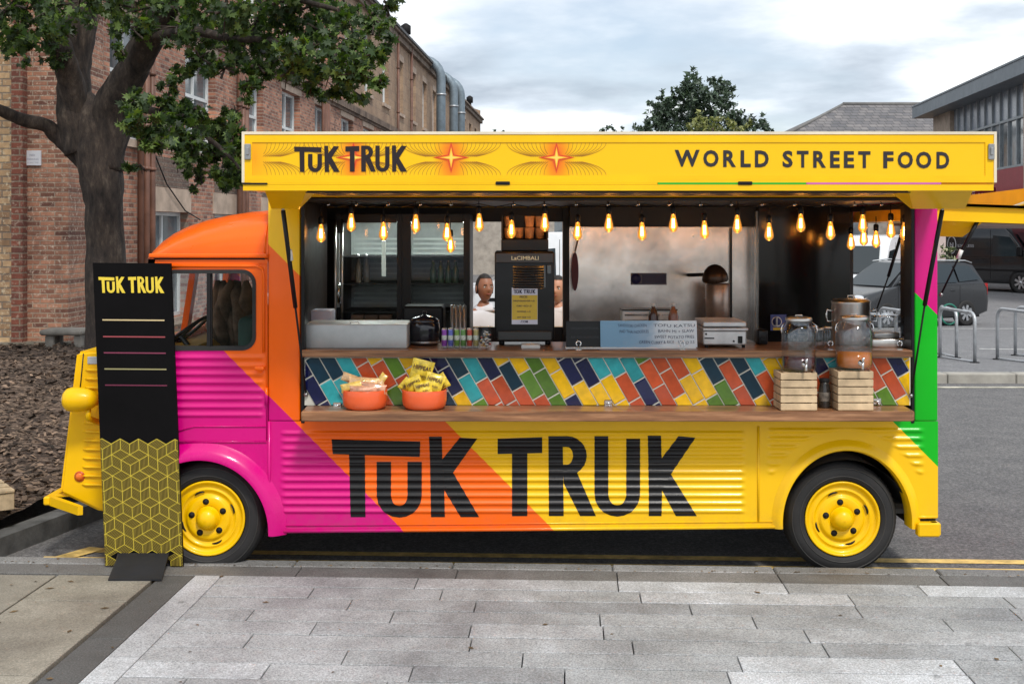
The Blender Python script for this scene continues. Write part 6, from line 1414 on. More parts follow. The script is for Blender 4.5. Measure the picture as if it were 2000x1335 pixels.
# grey people carrier: x forward
def mpv(label):
    r = thing('people_carrier', (0, 0, 0), label, 'car'); body = mat('grey_car_paint', (.034, .036, .040), .3, metal=.2, coat=.35, var=.05)
    h = .89; L = [(2.20, .34), (2.22, .55), (2.15, .74), (1.98, .84), (1.35, .98), (1.05, 1.03), (-2.05, 1.06), (-2.17, .95), (-2.21, .6), (-2.18, .34), (-1.75, .22), (1.8, .22)]
    b = B(); loft_body(b, L, h); BD = obj('body', b, body, r, auto=45)
    b = B()   # greenhouse
    lo = [(1.12, 1.0), (-2.10, 1.03)]; 
    gx = [(1.12, 1.0, .82), (.78, 1.28, .74), (.30, 1.58, .66), (.0, 1.635, .63), (-1.5, 1.61, .62), (-1.85, 1.52, .62), (-2.13, 1.0, .80)]
    vs = [V(x, s*y, z) for x, z, y in gx for s in (-1, 1)]
    n = len(gx); b.add(vs, [(2*i, 2*i+1, 2*i+3, 2*i+2) for i in range(n-1)], True)
    for s in (0, 1):
        b.add([vs[2*i+s] for i in range(n)]+[V(-1.0, (2*s-1)*.84, 1.0)], [tuple(range(n+1))])
    obj('cabin', b, body, r, auto=30)
    b = B(); b.add([V(1.135, -.72, 1.02), V(1.135, .72, 1.02), V(.34, .58, 1.575), V(.34, -.58, 1.575)], [(0, 1, 2, 3)]); 
    for v_ in range(4): x, y, z = b.v[v_]; b.v[v_] = (x+.03, y, z+.02)
    obj('windscreen', b, M['carglass'], r)
    b = B(); b.add([V(-2.15, -.68, 1.06), V(-2.15, .68, 1.06), V(-1.9, .56, 1.5), V(-1.9, -.56, 1.5)], [(0, 1, 2, 3)]); obj('rear_window', b, M['carglass'], r)
    def yy(z): return .845-(z-1.02)*.31+.002
    for s in (-1, 1):
        for w in ([(.98, 1.07), (.62, 1.30), (.34, 1.50), (.0, 1.56), (-.05, 1.08)], [(-.12, 1.08), (-.07, 1.565), (-1.02, 1.55), (-1.10, 1.10)], [(-1.17, 1.11), (-1.09, 1.54), (-1.62, 1.50), (-1.93, 1.16)]):
            b = B(); b.prism([V(x, s*yy(z), z) for x, z in w], (0, s*.008, 0)); obj('window', b, M['carglass'], r)
        b = B(); b.tube([V(.35, s*(.66), 1.62), V(-.1, s*.655, 1.665), V(-1.55, s*.65, 1.64), V(-1.8, s*.64, 1.58)], .018, 6); obj('roof_rail', b, M['galv'], r)
        b = B(); b.sphere((.92, s*.95, 1.1), .07, .11, .075, 12, 8); obj('mirror', b, body, r)
        b = B(); b.sphere((2.06, s*.66, .74), .16, .2, .10, 16, 10); HL = obj('headlight', b, mat('car_lamp', (.55, .57, .6), .08, var=0, coat=1), r); b = B(); b.sphere((2.14, s*.6, .74), .07, .07, .07, 10, 8); obj('bulb_reflector', b, M['chrome'], HL)
        b = B(); b.box(-2.23, -2.12, s*.70-.08, s*.70+.08, .75, 1.05); obj('tail_light', b, mat('red_lamp', (.35, .01, .01), .2), r)
        for x in (1.35, -1.33):
            b = B(); b.lathe([(.39, 0), (.39, .012), (0, .012)], (x, s*.872, .34), (0, s, 0), 32); obj('wheel_arch', b, M['black'], r)
            carwheel(.32, .2, V(x, s*.905, .32), -s, r, True)
        b = B(); b.bbox(-.95, -.8, s*.89-.02, s*.89+.02, .88, .91, .008); b.bbox(.15, .3, s*.89-.02, s*.89+.02, .86, .89, .008); obj('door_handle', b, body, r)
        b = B(); 
        for x in (.98, -.08, -1.12): b.box(x-.004, x+.004, s*.884, s*.894, .35, 1.02)
        obj('door_gap', b, M['black'], r)
    b = B(); b.bbox(2.14, 2.235, -.5, .5, .62, .70, .01); b.bbox(2.16, 2.24, -.6, .6, .34, .48, .02); obj('grille', b, M['black'], r)
    b = B(); b.bbox(2.225, 2.245, -.26, .26, .49, .59, .004); obj('number_plate', b, M['white'], r)
    b = B(); b.box(-1.9, 1.9, -.8, .8, .2, .3); obj('underbody', b, M['chassis'], r); return r
car = mpv('dark grey people carrier with roof rails parked behind the truck by the cycle rails')
yaw_c = R(180+27)
cD = 31.0; rearw = V(XX(1912, 24), 24.0, 0)
fw_ = V(math.cos(yaw_c), math.sin(yaw_c), 0)
cc = rearw+V(-.56, 0, 0)+fw_*1.33+V(-fw_.y, fw_.x, 0)*(-.6); cc.z = farz(23.2)-.01
place(car, cc, yaw_c)
def van(label, paint, logo=False):
    r = thing('panel_van', (0, 0, 0), label, 'van'); h = .98
    L = [(2.75, .35), (2.78, .75), (2.62, 1.05), (2.1, 1.25), (1.5, 2.0), (1.25, 2.22), (.9, 2.32), (-2.65, 2.36), (-2.78, 2.28), (-2.8, .42), (-2.6, .3), (2.5, .28)]
    b = B(); loft_body(b, L, h, n=6); obj('body', b, paint, r, auto=40)
    b = B(); b.add([V(2.13, -.82, 1.28), V(2.13, .82, 1.28), V(1.50, .74, 2.03), V(1.50, -.74, 2.03)], [(0, 1, 2, 3)]); 
    for v_ in range(4): x, y, z = b.v[v_]; b.v[v_] = (x+.02, y, z+.015)
    obj('windscreen', b, M['carglass'], r)
    for s in (-1, 1):
        b = B(); b.prism([V(1.95, s*.982, 1.25), V(1.42, s*.975, 1.9), V(.78, s*.975, 1.95), V(.76, s*.982, 1.22)], (0, s*.008, 0)); obj('window', b, M['carglass'], r)
        b = B(); b.bbox(1.72, 1.92, s*1.04-.06, s*1.04+.1*s if s > 0 else s*1.04+.06, 1.25, 1.58, .03); obj('mirror', b, M['black'], r)
        b = B(); b.bbox(-2.4, 2.5, s*.985-.012, s*.985+.012, .72, .80, .008); obj('side_moulding', b, M['black'], r)
        b = B()
        for x in (.68, -.75): b.box(x-.006, x+.006, s*.979, s*.986, .45, 2.15)
        b.box(-2.5, .6, s*.979, s*.985, 1.20, 1.212); obj('door_gap', b, M['black'], r)
        b = B(); b.bbox(2.45, 2.72, s*.72-.16, s*.72+.16, .86, 1.08, .05, seg=2); obj('headlight', b, mat('car_lamp', (0, 0, 0)), r)
        for x in (1.82, -1.65):
            b = B(); b.lathe([(.43, 0), (.43, .012), (0, .012)], (x, s*.972, .37), (0, s, 0), 32); obj('wheel_arch', b, M['black'], r)
            carwheel(.35, .22, V(x, s*.995, .35), -s, r, True)
    b = B(); b.bbox(2.62, 2.83, -.9, .9, .35, .6, .04); b.bbox(2.66, 2.80, -.45, .45, .8, .98, .02); obj('bumper', b, M['black'], r)
    if logo:
        s = logo; ym = s*.995
        ink = mat('van_logo', (.30, .30, .32), .5, var=0)
        b = B(); path = [(V(-.85+.17*math.cos(a), ym, 1.6+.30*math.sin(a)), V(math.cos(a), 0, math.sin(a)), V(0, s, 0)) for a in [2*math.pi*i/40 for i in range(41)]]
        b.sweep(path, [(-.02, 0), (-.02, .004), (.02, .004), (.02, 0)])
        put_text(b, 'N', lambda u, v: V(-.85+(u-.5)*.15*(-s if s > 0 else 1), ym+s*.004, 1.52+.17*v), .04)
        dirx = 1 if s < 0 else -1
        put_text(b, 'UMEGA', lambda u, v: V(-.85+dirx*(-.85+.6*u), ym+s*.002, 1.55+.1*v), .01)
        put_text(b, 'EXPRESS', lambda u, v: V(-.85+dirx*(.25+.65*u), ym+s*.002, 1.53+.1*v), .01)
        obj('logo', b, ink, r, fix=False)
    return r
v1 = van('white panel van angled towards us beside the grey people carrier, seen through the rear opening', mat('van_white', (.72, .74, .76), .25, coat=.6, var=.05))
place(v1, V(10.64, 29.2, farz(28)-.1), R(240))
v2 = van('black delivery van with a pale oval emblem at the right behind the grey car', mat('van_black', (.010, .010, .012), .2, coat=.8, var=.1), logo=-1)
place(v2, V(17.0, 36.0, farz(34.5)), R(-55))
v3 = copy_tree(v1); v3['label'] = 'white panel van standing beyond the two men, seen through the far window'; place(v3, V(1.75, 22, farz(22)), R(182)); v1['group'] = v3['group'] = 'white vans parked behind the truck'
# cycle rails
def rail(pts, nm):
    root = thing('cycle_rail', pts[0], nm, 'cycle rail', 'white cycle rails in the car park'); return root
def hoop(root, p0, p1, zt, r_=.13):
    d = (p1-p0).normalized(); b = B(); pts = [p0.copy()]
    z0 = p0.z
    top = zt
    pts.append(V(p0.x, p0.y, top-r_))
    for i in range(1, 7): a = R(90*i/6); pts.append(V(p0.x, p0.y, top-r_)+d*(r_*(1-math.cos(a)))+V(0, 0, r_*math.sin(a)))
    for i in range(0, 7): a = R(90*i/6); pts.append(V(p1.x, p1.y, top-r_)-d*(r_*(1-math.sin(a)))+V(0, 0, r_*math.cos(a)))
    pts.append(p1.copy()); b.tube(pts, .026, 10); obj('hoop', b, M['galv'], root)
def G_(px, py, Dg): return V(XX(px, Dg-7), Dg-7, farz(Dg-7))
for (a, c2, lb_) in (((1836, 19.0), (1904, 17.9), 'nearest white cycle rail beside the green pillar of the truck'), ((1836, 19.9), (1868, 18.9), 'white cycle rail just behind the one beside the green pillar'), ((1948, 18.6), (2032, 17.6), 'white cycle rail at the right edge of the car park, front one'), ((1983, 19.5), (2075, 18.6), 'white cycle rail at the right edge, standing behind the front one')):
    p0 = G_(a[0], 0, a[1]); p1 = G_(c2[0], 0, c2[1]); root = rail([p0], lb_); hoop(root, p0, p1, p0.z+.78)
    b = B(); b.tube([p0+V(0, 0, .012), p1+V(0, 0, .012)], .02, 8); obj('ground_rail', b, M['galv'], root)
    b = B(); b.lathe([(.0, .0), (.07, .0), (.07, .012), (.03, .016)], p0, seg=14); b.lathe([(.0, .0), (.07, .0), (.07, .012), (.03, .016)], p1, seg=14); obj('foot_plate', b, M['blackm'], root)
for (a, c2, lb_) in (((1718, 18.2), (1790, 17.2), 'white cycle rail seen through the rear opening above the glass case'), ((1750, 17.2), (1815, 16.6), 'front white cycle rail seen through the rear opening')):
    p0 = G_(a[0], 0, a[1]); p1 = G_(c2[0], 0, c2[1]); root = rail([p0], lb_); hoop(root, p0, p1, p0.z+.80)
b = B(); c0 = G_(1852, 0, 19.2)+V(0, -.05, .68)
b.sweep([(c0+V(.13*math.cos(a), 0, .16*math.sin(a)), V(math.cos(a), 0, math.sin(a)), V(0, 1, 0)) for a in [2*math.pi*i/24 for i in range(25)]], [(.014*math.cos(k), .014*math.sin(k)) for k in [2*math.pi*i/6 for i in range(7)]])
obj('bicycle_lock', b, mat('green_lock', (.01, .16, .11), .5), None, loc=c0, label='dark green bicycle lock looped over the nearest cycle rail', cat='bicycle lock')

# ================================================================ BUILDINGS
Dd = V(.0636, 1, 0).normalized(); Nn = V(1, -.0636, 0).normalized(); FA = -7.0
def fp(D, z, out=0): return V(FA+.0636*D, D-7, z)+Nn*out
def wall_open(b, P, a0, a1, z0, z1, ops, dep=.18):
    """wall face with real openings and reveals. P(a,z,out)"""
    As = sorted({a0, a1, *[v for o in ops for v in o[:2] if a0 < v < a1]}); Zs = sorted({z0, z1, *[v for o in ops for v in o[2:4] if z0 < v < z1]})
    for i in range(len(As)-1):
        for j in range(len(Zs)-1):
            am, zm = (As[i]+As[i+1])/2, (Zs[j]+Zs[j+1])/2
            if any(o[0] < am < o[1] and o[2] < zm < o[3] for o in ops): continue
            b.poly([P(As[i], Zs[j], 0), P(As[i+1], Zs[j], 0), P(As[i+1], Zs[j+1], 0), P(As[i], Zs[j+1], 0)])
    for a, c, z_, w in ops:
        for p, q in (((a, z_), (c, z_)), ((c, z_), (c, w)), ((c, w), (a, w)), ((a, w), (a, z_))): b.poly([P(p[0], p[1], 0), P(q[0], q[1], 0), P(q[0], q[1], -dep), P(p[0], p[1], -dep)])
brL = brickmat('red_brick', 'YZ', (.50, .235, .155), (.14, .055, .045), (.34, .28, .23), bw=.21, bh=.07, rows=.5, speck=.5, nz=.7)
brX = brickmat('wing_brick', 'XZ', (.47, .235, .155), (.12, .052, .042), (.36, .29, .23), bw=.17, bh=.056, ms=.008, speck=.9, nz=.8, pale=(.62, .50, .40))
brD = brickmat('dark_brick', 'YZ', (.17, .11, .085), (.10, .065, .055), (.15, .13, .11))
sand = brickmat('sandstone', 'YZ', (.38, .27, .185), (.29, .20, .14), (.24, .19, .15), bw=.6, bh=.3, ms=.008, nz=.45)
rub = brickmat('pale_rubble_stone', 'XZ', (.56, .40, .24), (.30, .19, .11), (.24, .2, .16), bw=.19, bh=.08, ms=.010, nz=.9, speck=.9, pale=(.62, .52, .36))
lint = mat('stone_lintel', (.46, .35, .27), .85, var=.2, bump=.3)
FB = thing('brick_building', fp(40, 0), 'long red brick and sandstone building receding behind the tree', 'building')
BW = [15.2+3.3*k for k in range(19)]
ops1 = []; ops0 = []; ops2 = []
for k, D0 in enumerate(BW):
    ops1.append((D0-.85, D0+.85, 3.35, 5.2)); ops2.append((D0-.62, D0+.62, 6.3, 8.25))
    ops0.append((D0-.9+1.7, D0+.9+1.7, .5, 2.27))
zg_ = -.7
b = B(); wall_open(b, fp, 14.5, 78, zg_, 5.55, ops1+ops0); obj('lower_wall', b, brL, FB, fix=False)
b = B(); wall_open(b, fp, 14.5, 34.6, 5.56, 8.85, ops2[:6]); obj('upper_brick_wall', b, brL, FB, fix=False)
b = B(); wall_open(b, fp, 34.6, 78, 5.56, 8.85, ops2[6:]); obj('upper_stone_wall', b, sand, FB, fix=False)
b = B()
def fbox(b, a0, a1, z0, z1, o0, o1):
    v = [fp(a, z, o) for a in (a0, a1) for o in (o0, o1) for z in (z0, z1)]; b.add(v, [(0,1,3,2),(4,6,7,5),(0,4,5,1),(2,3,7,6),(0,2,6,4),(1,5,7,3)])
b = B(); fbox(b, 14.4, 78.1, 5.44, 5.62, -.05, .12); fbox(b, 14.4, 78.1, 5.36, 5.44, -.05, .06); obj('string_course', b, mat('dirty_stone', (.17, .12, .09), .9, var=.4, vs=2), FB)
b = B(); fbox(b, 14.4, 78.1, 8.85, 9.06, -.05, .14); fbox(b, 14.4, 78.1, 9.06, 9.15, -.3, .24); obj('cornice', b, mat('cornice_stone', (.2, .15, .115), .9, var=.35, vs=2), FB)
b = B(); fbox(b, 14.4, 60, 9.15, 9.24, .05, .30); obj('gutter', b, mat('lead_grey', (.06, .062, .065), .6, var=.2), FB)
b = B(); q_ = [fp(14.5, 9.15, -.3), fp(78, 9.15, -.3), fp(78, 11.2, -4.5), fp(14.5, 11.2, -4.5)]; b.poly(q_); b.poly([fp(14.5, 11.2, -4.5), fp(78, 11.2, -4.5), fp(78, 9.3, -9), fp(14.5, 9.3, -9)]); obj('roof', b, mat('slate', (.075, .08, .085), .7, var=.4, vs=5, bump=.5, bs=8), FB)
b = B(); b.poly([fp(14.5, zg_, 0), fp(14.5, 9.7, 0), fp(14.5, 11.2, -4.5), fp(14.5, 9.3, -9), fp(14.5, zg_, -9)]); obj('gable', b, brX, FB); b = B(); b.poly([fp(78, zg_, 0), fp(78, 9.7, 0), fp(78, 11.2, -4.5), fp(78, 9.3, -9), fp(78, zg_, -9)]); b.poly([fp(14.5, zg_, -9), fp(14.5, 9.3, -9), fp(78, 9.3, -9), fp(78, zg_, -9)]); obj('rear_elevation', b, sand, FB)
wfr = mat('window_frame_white', (.68, .7, .7), .5, var=.08)
for li, ops in enumerate((ops1, ops0, ops2)):
    for k, (a, c, z0, z1) in enumerate(ops):
        if a > 68: continue
        b = B(); e_ = -.16; f_ = .06
        for aa, cc_, za, zb_ in ((a, a+f_, z0, z1), (c-f_, c, z0, z1), (a+f_, c-f_, z0, z0+f_), (a+f_, c-f_, z1-f_, z1), ((a+c)/2-.025, (a+c)/2+.025, z0+f_, z1-f_)): fbox(b, aa, cc_, za, zb_, e_-.04, e_+.02)
        zm = z0+(z1-z0)*.55; fbox(b, a+f_, (a+c)/2-.026, zm-.03, zm+.03, e_-.04, e_+.02); fbox(b, (a+c)/2+.026, c-f_, zm-.03, zm+.03, e_-.04, e_+.02)
        WD = obj('window', b, wfr, FB)
        b = B(); b.poly([fp(a, z0, e_-.02), fp(c, z0, e_-.02), fp(c, z1, e_-.02), fp(a, z1, e_-.02)]); obj('pane', b, M['winglass'], WD)
        b = B(); fbox(b, a-.12, c+.12, z1+.003, z1+(.40 if li == 1 else .24), -.1, .015); obj('lintel', b, lint, WD); b = B(); fbox(b, a-.08, c+.08, z0-.12, z0-.003, -.12, .07); obj('sill', b, lint, WD)
        if li == 1 and a < 34:
            b = B(); fbox(b, a-.02, c+.02, z1+.405, 3.17, -.05, .008); obj('blind_panel', b, brD, FB)
pm_ = mat('brown_pipe', (.16, .075, .05), .5, var=.25)
for pg in ((18.55, 18.8, 19.05), (23.8, 24.05, 24.3), (31.3, 31.6, 31.9), (43.6, 46.9)):
    for D0 in pg:
        b = B(); z1 = 5.3 if pg[0] < 40 and D0 != pg[0] else 9.4; b.tube([fp(D0, zg_, .12), fp(D0, z1, .12)], .05, 8)
        for z in (1.2, 2.9, 4.4, 6.2, 7.8):
            if z < z1: b.lathe([(.05, 0), (.066, .0), (.066, .05), (.05, .05)], fp(D0, z, .12), seg=10)
        obj('downpipe', b, pm_, FB)
# drooping cable on the wall
b = B(); b.tube([fp(19.2, 3.3, .05), fp(19.9, 2.72, .05), fp(20.8, 2.3, .05), fp(21.6, 2.15, .05)], .012, 5); obj('wall_cable', b, M['blackm'], FB)
duct = mat('galvanised_duct', (.20, .25, .29), .55, metal=.35, var=.2, vs=3)
for k, (D0, zt_) in enumerate(((52.3, 8.75), (57.2, 8.75), (60.5, 8.9))):
    r_ = .2; root = thing('ventilation_duct', fp(D0, 0, .6), ['first and widest silver duct bending over the roof edge of the brick building', 'middle silver duct bending over the roof edge of the brick building', 'farthest silver duct bending over the roof edge of the brick building'][k], 'duct', 'silver ducts on the brick building')
    b = B(); pts = [fp(D0, zg_, .6), fp(D0, zt_-.2, .6)]+[fp(D0, zt_-.2+.8*math.sin(R(a)), .6-.8+.8*math.cos(R(a))) for a in (15, 30, 45, 60, 75, 90)]+[fp(D0, zt_+.6, -1.4), fp(D0, zt_+.3, -1.9), fp(D0, 9.0, -2.0)]; b.tube(pts, r_, 18); obj('pipe', b, duct, root)
    b = B()
    for z in (2, 4.2, 6.1, 7.8): b.lathe([(r_, 0), (r_+.03, 0), (r_+.03, .07), (r_, .07)], fp(D0, z, .6), seg=18)
    obj('joint_collars', b, M['galv'], root)
for D0, z, nm in ((47.5, 9.6, 'small dark chimney cowl on the roof edge left of the ducts'), (73, 10.0, 'tiny dark chimney cowl on the roof edge beyond the ducts')):
    b = B(); c0 = fp(D0, 9.15, -.2); b.lathe([(0, 0), (.10, 0), (.10, .5), (.2, .52), (.2, .85), (.05, .95), (0, .95)], c0, seg=12); obj('chimney_cowl', b, M['blackm'], None, loc=c0, label=nm, cat='chimney cowl')
# brick wing facing the camera
WG = thing('brick_wing', V(-7, 7, .5), 'mottled brick wing wall at the far left with a small white plate', 'building')
xe = XX(133, 7); xq = XX(38, 7)
b = B(); b.box(xq, xe, 7.0, 8.2, -.6, 9.6); obj('brick_wall', b, brX, WG)
b = B(); b.box(-14, xq, 6.88, 8.2, -.6, 9.6); obj('stone_wall', b, rub, WG)
b = B(); b.box(XX(22, 6.86), XX(44, 6.86), 6.86, 7.05, -.6, 9.61); obj('quoin_strip', b, brickmat('dark_quoin_brick', 'XZ', (.22, .07, .045), (.12, .045, .035), (.22, .17, .13)), WG)
b = B(); b.box(-14, xe+.03, 6.84, 7.02, -.6, ZZ(668, 6.85)); obj('plinth', b, mat('plinth_stone', (.30, .26, .2), .9, var=.3, bump=.4), WG)
t_ = thing('wall_plate', W(64, 308, 6.99), 'small white notice plate fixed to the brick wing wall', 'plate')
b = B(); b.box(XX(48, 6.98), XX(80, 6.98), 6.975, 6.998, ZZ(323, 6.98), ZZ(294, 6.98)); obj('plate', b, mat('plate_white', (.66, .66, .70), .5, var=.06), t_)
b = B(); put_text(b, 'NO', lambda u, v: W(58+10*u, 305-4*v, 6.973), .02); put_text(b, 'PARKING', lambda u, v: W(53+22*u, 313-4*v, 6.973), .01); put_text(b, 'AT ANY TIME', lambda u, v: W(53+22*u, 319-3*v, 6.973), .0); obj('lettering', b, mat('plate_ink', (.35, .36, .42), .6, var=0), t_, fix=False)
# slate roofed hall behind on the right
HL_ = thing('slate_hall', V(20, 62, -.6), 'stone hall with a hipped dark slate roof behind the truck', 'building')
Yh_ = 62; x0, x1 = XX(1540, Yh_), XX(1900, Yh_); zr = ZZ(201, Yh_+5); ze = ZZ(262, Yh_)
b = B(); b.box(x0+.4, x1-.4, Yh_+.4, Yh_+11.6, -.7, ze); obj('walls', b, sand, HL_)
b = B(); e0, e1 = XX(1655, Yh_+5), XX(1812, Yh_+5); vs = [V(x0, Yh_, ze), V(x1, Yh_, ze), V(x1, Yh_+12, ze), V(x0, Yh_+12, ze), V(e0, Yh_+6, zr), V(e1, Yh_+6, zr)]
b.add(vs, [(0, 1, 5, 4), (1, 2, 5), (2, 3, 4, 5), (3, 0, 4), (0, 3, 2, 1)])
m, t, p = newmat('hall_slates'); co = t.new('ShaderNodeTexCoord').outputs['Object']; br = t.new('ShaderNodeTexBrick'); br.inputs['Scale'].default_value = 1; br.inputs['Brick Width'].default_value = .45; br.inputs['Row Height'].default_value = .22; br.inputs['Mortar Size'].default_value = .018
s = t.new('ShaderNodeSeparateXYZ'); t.l.new(co, s.inputs[0]); cbx = t.new('ShaderNodeCombineXYZ'); t.l.new(s.outputs[0], cbx.inputs[0]); t.l.new(s.outputs[2], cbx.inputs[1]); t.l.new(cbx.outputs[0], br.inputs['Vector'])
br.inputs['Color1'].default_value = (.19, .18, .18, 1); br.inputs['Color2'].default_value = (.11, .11, .12, 1); br.inputs['Mortar'].default_value = (.05, .05, .05, 1)
t.l.new(t.mix(.6, br.outputs[0], t.ramp(t.noise(.9, 6, .7, co), [(.3, (.5, .48, .5)), (.7, (1.5, 1.42, 1.35))]), 'MULTIPLY'), p.inputs['Base Color']); p.inputs['Roughness'].default_value = .8
obj('slate_roof', b, m, HL_)
b = B(); b.tube([V(e0, Yh_+6, zr+.03), V(e1, Yh_+6, zr+.03)], .12, 6); b.tube([V(x0, Yh_, ze+.05), V(e0, Yh_+6, zr)], .1, 6); obj('ridge_tiles', b, mat('ridge_grey', (.17, .165, .16), .8), HL_)
# modern building on the right
MBd = thing('modern_building', V(14, 35, -.6), 'modern building with grey eaves, glass band and red panel at the right edge', 'building')
def gp(D, z, out=0): D = D*1.25; z = 1.961+(z-1.961)*1.25 if z > 0 else z; return V(15+.106*D, D-7, z)+V(-1, .106, 0).normalized()*out
def gbox(b, a0, a1, z0, z1, o0, o1):
    v = [gp(a, z, o) for a in (a0, a1) for o in (o0, o1) for z in (z0, z1)]; b.add(v, [(0,1,3,2),(4,6,7,5),(0,4,5,1),(2,3,7,6),(0,2,6,4),(1,5,7,3)])
D1 = 49.0
b = B(); gbox(b, 26, D1+.6, 6.55, 7.0, -6, 1.0); gbox(b, 26, D1+.62, 7.0, 7.06, -6, 1.04); obj('eaves', b, mat('eaves_grey', (.16, .185, .21), .5, var=.12, vs=2), MBd)
for a_, c_ in ((46.4, D1), (36.9, 37.5), (30.4, 31), (26, 26.6)): b = B(); gbox(b, a_, c_, -.7, 6.55, -.6 if a_ > 40 else -.1, .12); obj('pier', b, mat('beige_pier', (.48, .38, .30), .8, var=.15), MBd)
b = B(); gbox(b, 26, 46.4, -.7, 4.0, -.6, -.02); 
b2 = B(); gbox(b2, 26.6, 46.3, 1.6, 4.0, -.02, .05); obj('red_panel', b2, mat('crimson_panel', (.30, .012, .028), .45, var=.08), MBd); obj('lower_wall', b, mat('render_grey', (.3, .29, .28), .8), MBd)
b = B(); gbox(b, 26.6, 46.3, 4.0, 5.55, -.15, -.05); obj('dark_glazing', b, M['winglass'], MBd)
b = B(); gbox(b, 26.6, 46.3, 5.55, 6.55, -.15, -.05); obj('upper_glazing', b, mat('pale_glazing', (.25, .28, .33), .25, var=.15, vs=1), MBd)
for k in range(22):
    a = 26.7+k*.9; b = B(); gbox(b, a, a+.07, 4.0, 6.55, -.05, .03)
    if a < 46: obj('mullion', b, mat('mullion_grey', (.30, .33, .35), .5), MBd)
b = B(); gbox(b, 26.6, 46.3, 5.5, 5.58, -.05, .04); gbox(b, 26.6, 46.3, 3.98, 4.05, -.05, .06); obj('transom', b, MATS['mullion_grey'], MBd)
b = B(); gbox(b, 26, D1, -.7, 6.5, -6, -5.8); gbox(b, 25.9, 26, -.7, 6.55, -6, .1); gbox(b, D1, D1+.1, -.7, 6.5, -6, .1); obj('outer_walls', b, MATS['render_grey'], MBd)
# maroon shop sign, low background block
t_ = thing('shop_sign', V(15.5, 32, 2.9), 'maroon shop sign with pale lettering between the truck awning and rear hatch', 'shop sign')
Ys = 42.0; b = B(); b.box(XX(1880, Ys), XX(1945, Ys), Ys, Ys+.15, ZZ(400, Ys), ZZ(366, Ys)); obj('panel', b, mat('maroon', (.20, .01, .03), .4, var=.1), t_)
b = B(); put_text(b, 'MOJO', lambda u, v: W(1911+30*u, 389-12*v, Ys-.02), .05); put_text(b, 'i', lambda u, v: W(1899+5*u, 394-24*v, Ys-.02), .1); obj('lettering', b, mat('pale_pink_ink', (.6, .42, .55), .5, var=0), t_, fix=False)
b = B(); b.tube([V(XX(1925, Ys), Ys+.1, farz(26)-.2), V(XX(1925, Ys), Ys+.1, ZZ(398, Ys))], .06, 8); obj('post', b, M['galv'], t_)
LB = thing('shop_row', V(10, 52, -.6), 'low rendered shop row with dark windows behind the parked vans', 'building')
def lp(a, z, o=0): return V(a, 50-o, z)
ops = [(2+4*k, 4.8+4*k, .6, 2.6) for k in range(0, 4)]+[(-9, -6, .6, 2.6), (-5, -2, .6, 2.6)]
b = B(); wall_open(b, lp, -12, 18.4, -.7, 3.6, ops); obj('wall', b, mat('shop_render', (.42, .38, .33), .8, var=.2), LB, fix=False)
for a, c, z0, z1 in ops:
    b = B(); b.box(a, c, 50.12, 50.16, z0, z1); W_ = obj('window', b, M['winglass'], LB); b = B(); b.box((a+c)/2-.04, (a+c)/2+.04, 50.06, 50.12, z0, z1); b.box(a, c, 50.07, 50.115, z0, z0+.08); obj('frame', b, wfr, W_)
b = B(); b.box(-12.2, 18.6, 49.8, 58, 3.6, 3.8); obj('flat_roof', b, mat('lead_grey', (0, 0, 0)), LB); b = B(); b.box(-12, -11.9, 50.02, 57.9, -.7, 3.6); b.box(18.3, 18.4, 50.02, 57.9, -.7, 3.6); b.box(-12, 18.4, 57.8, 57.9, -.7, 3.6); obj('side_walls', b, MATS['shop_render'], LB)
b = B(); c0 = V(XX(1834, 36), 36, farz(30)); b.bbox(c0.x-.18, c0.x+.18, 35.8, 36.2, -.62, ZZ(436, 36)+.1, .02); obj('white_pillar', b, mat('pillar_pinkish', (.62, .5, .47), .7, var=.1), None, loc=c0, label='pale pinkish pillar just right of the magenta truck corner', cat='pillar')

# ================================================================ TREES
def leafmat(name, base, tip, rough=.55, trans=.25):
    m, t, p = newmat(name); ri = t.new('ShaderNodeNewGeometry').outputs['Random Per Island']; co = t.new('ShaderNodeTexCoord').outputs['Object']
    c = t.ramp(ri, [(0, tuple(x*.45 for x in base)), (.5, base), (.85, tip), (1, tuple(min(1, x*1.5) for x in tip))])
    c = t.mix(.5, c, t.ramp(t.noise(.9, 3, .5, co), [(.3, (.6, .6, .6)), (.7, (1.4, 1.4, 1.3))]), 'MULTIPLY')
    t.l.new(c, p.inputs['Base Color']); p.inputs['Roughness'].default_value = rough
    out = t.n['Material Output']; tl = t.new('ShaderNodeBsdfTranslucent'); t.l.new(t.mix(1, c, (1.6, 1.9, .5), 'MULTIPLY'), tl.inputs[0])
    mx_ = t.new('ShaderNodeMixShader'); mx_.inputs[0].default_value = trans; t.l.new(p.outputs[0], mx_.inputs[1]); t.l.new(tl.outputs[0], mx_.inputs[2]); t.l.new(mx_.outputs[0], out.inputs[0]); return m
MAPLE = []
for i, (a, r_) in enumerate([(-90, .25), (-62, .75), (-40, .45), (-8, 1.0), (18, .52), (48, .98), (70, .55), (90, 1.15), (110, .55), (132, .98), (162, .52), (188, 1.0), (220, .45), (242, .75)]):
    MAPLE.append((r_*math.cos(R(a)), r_*math.sin(R(a))))
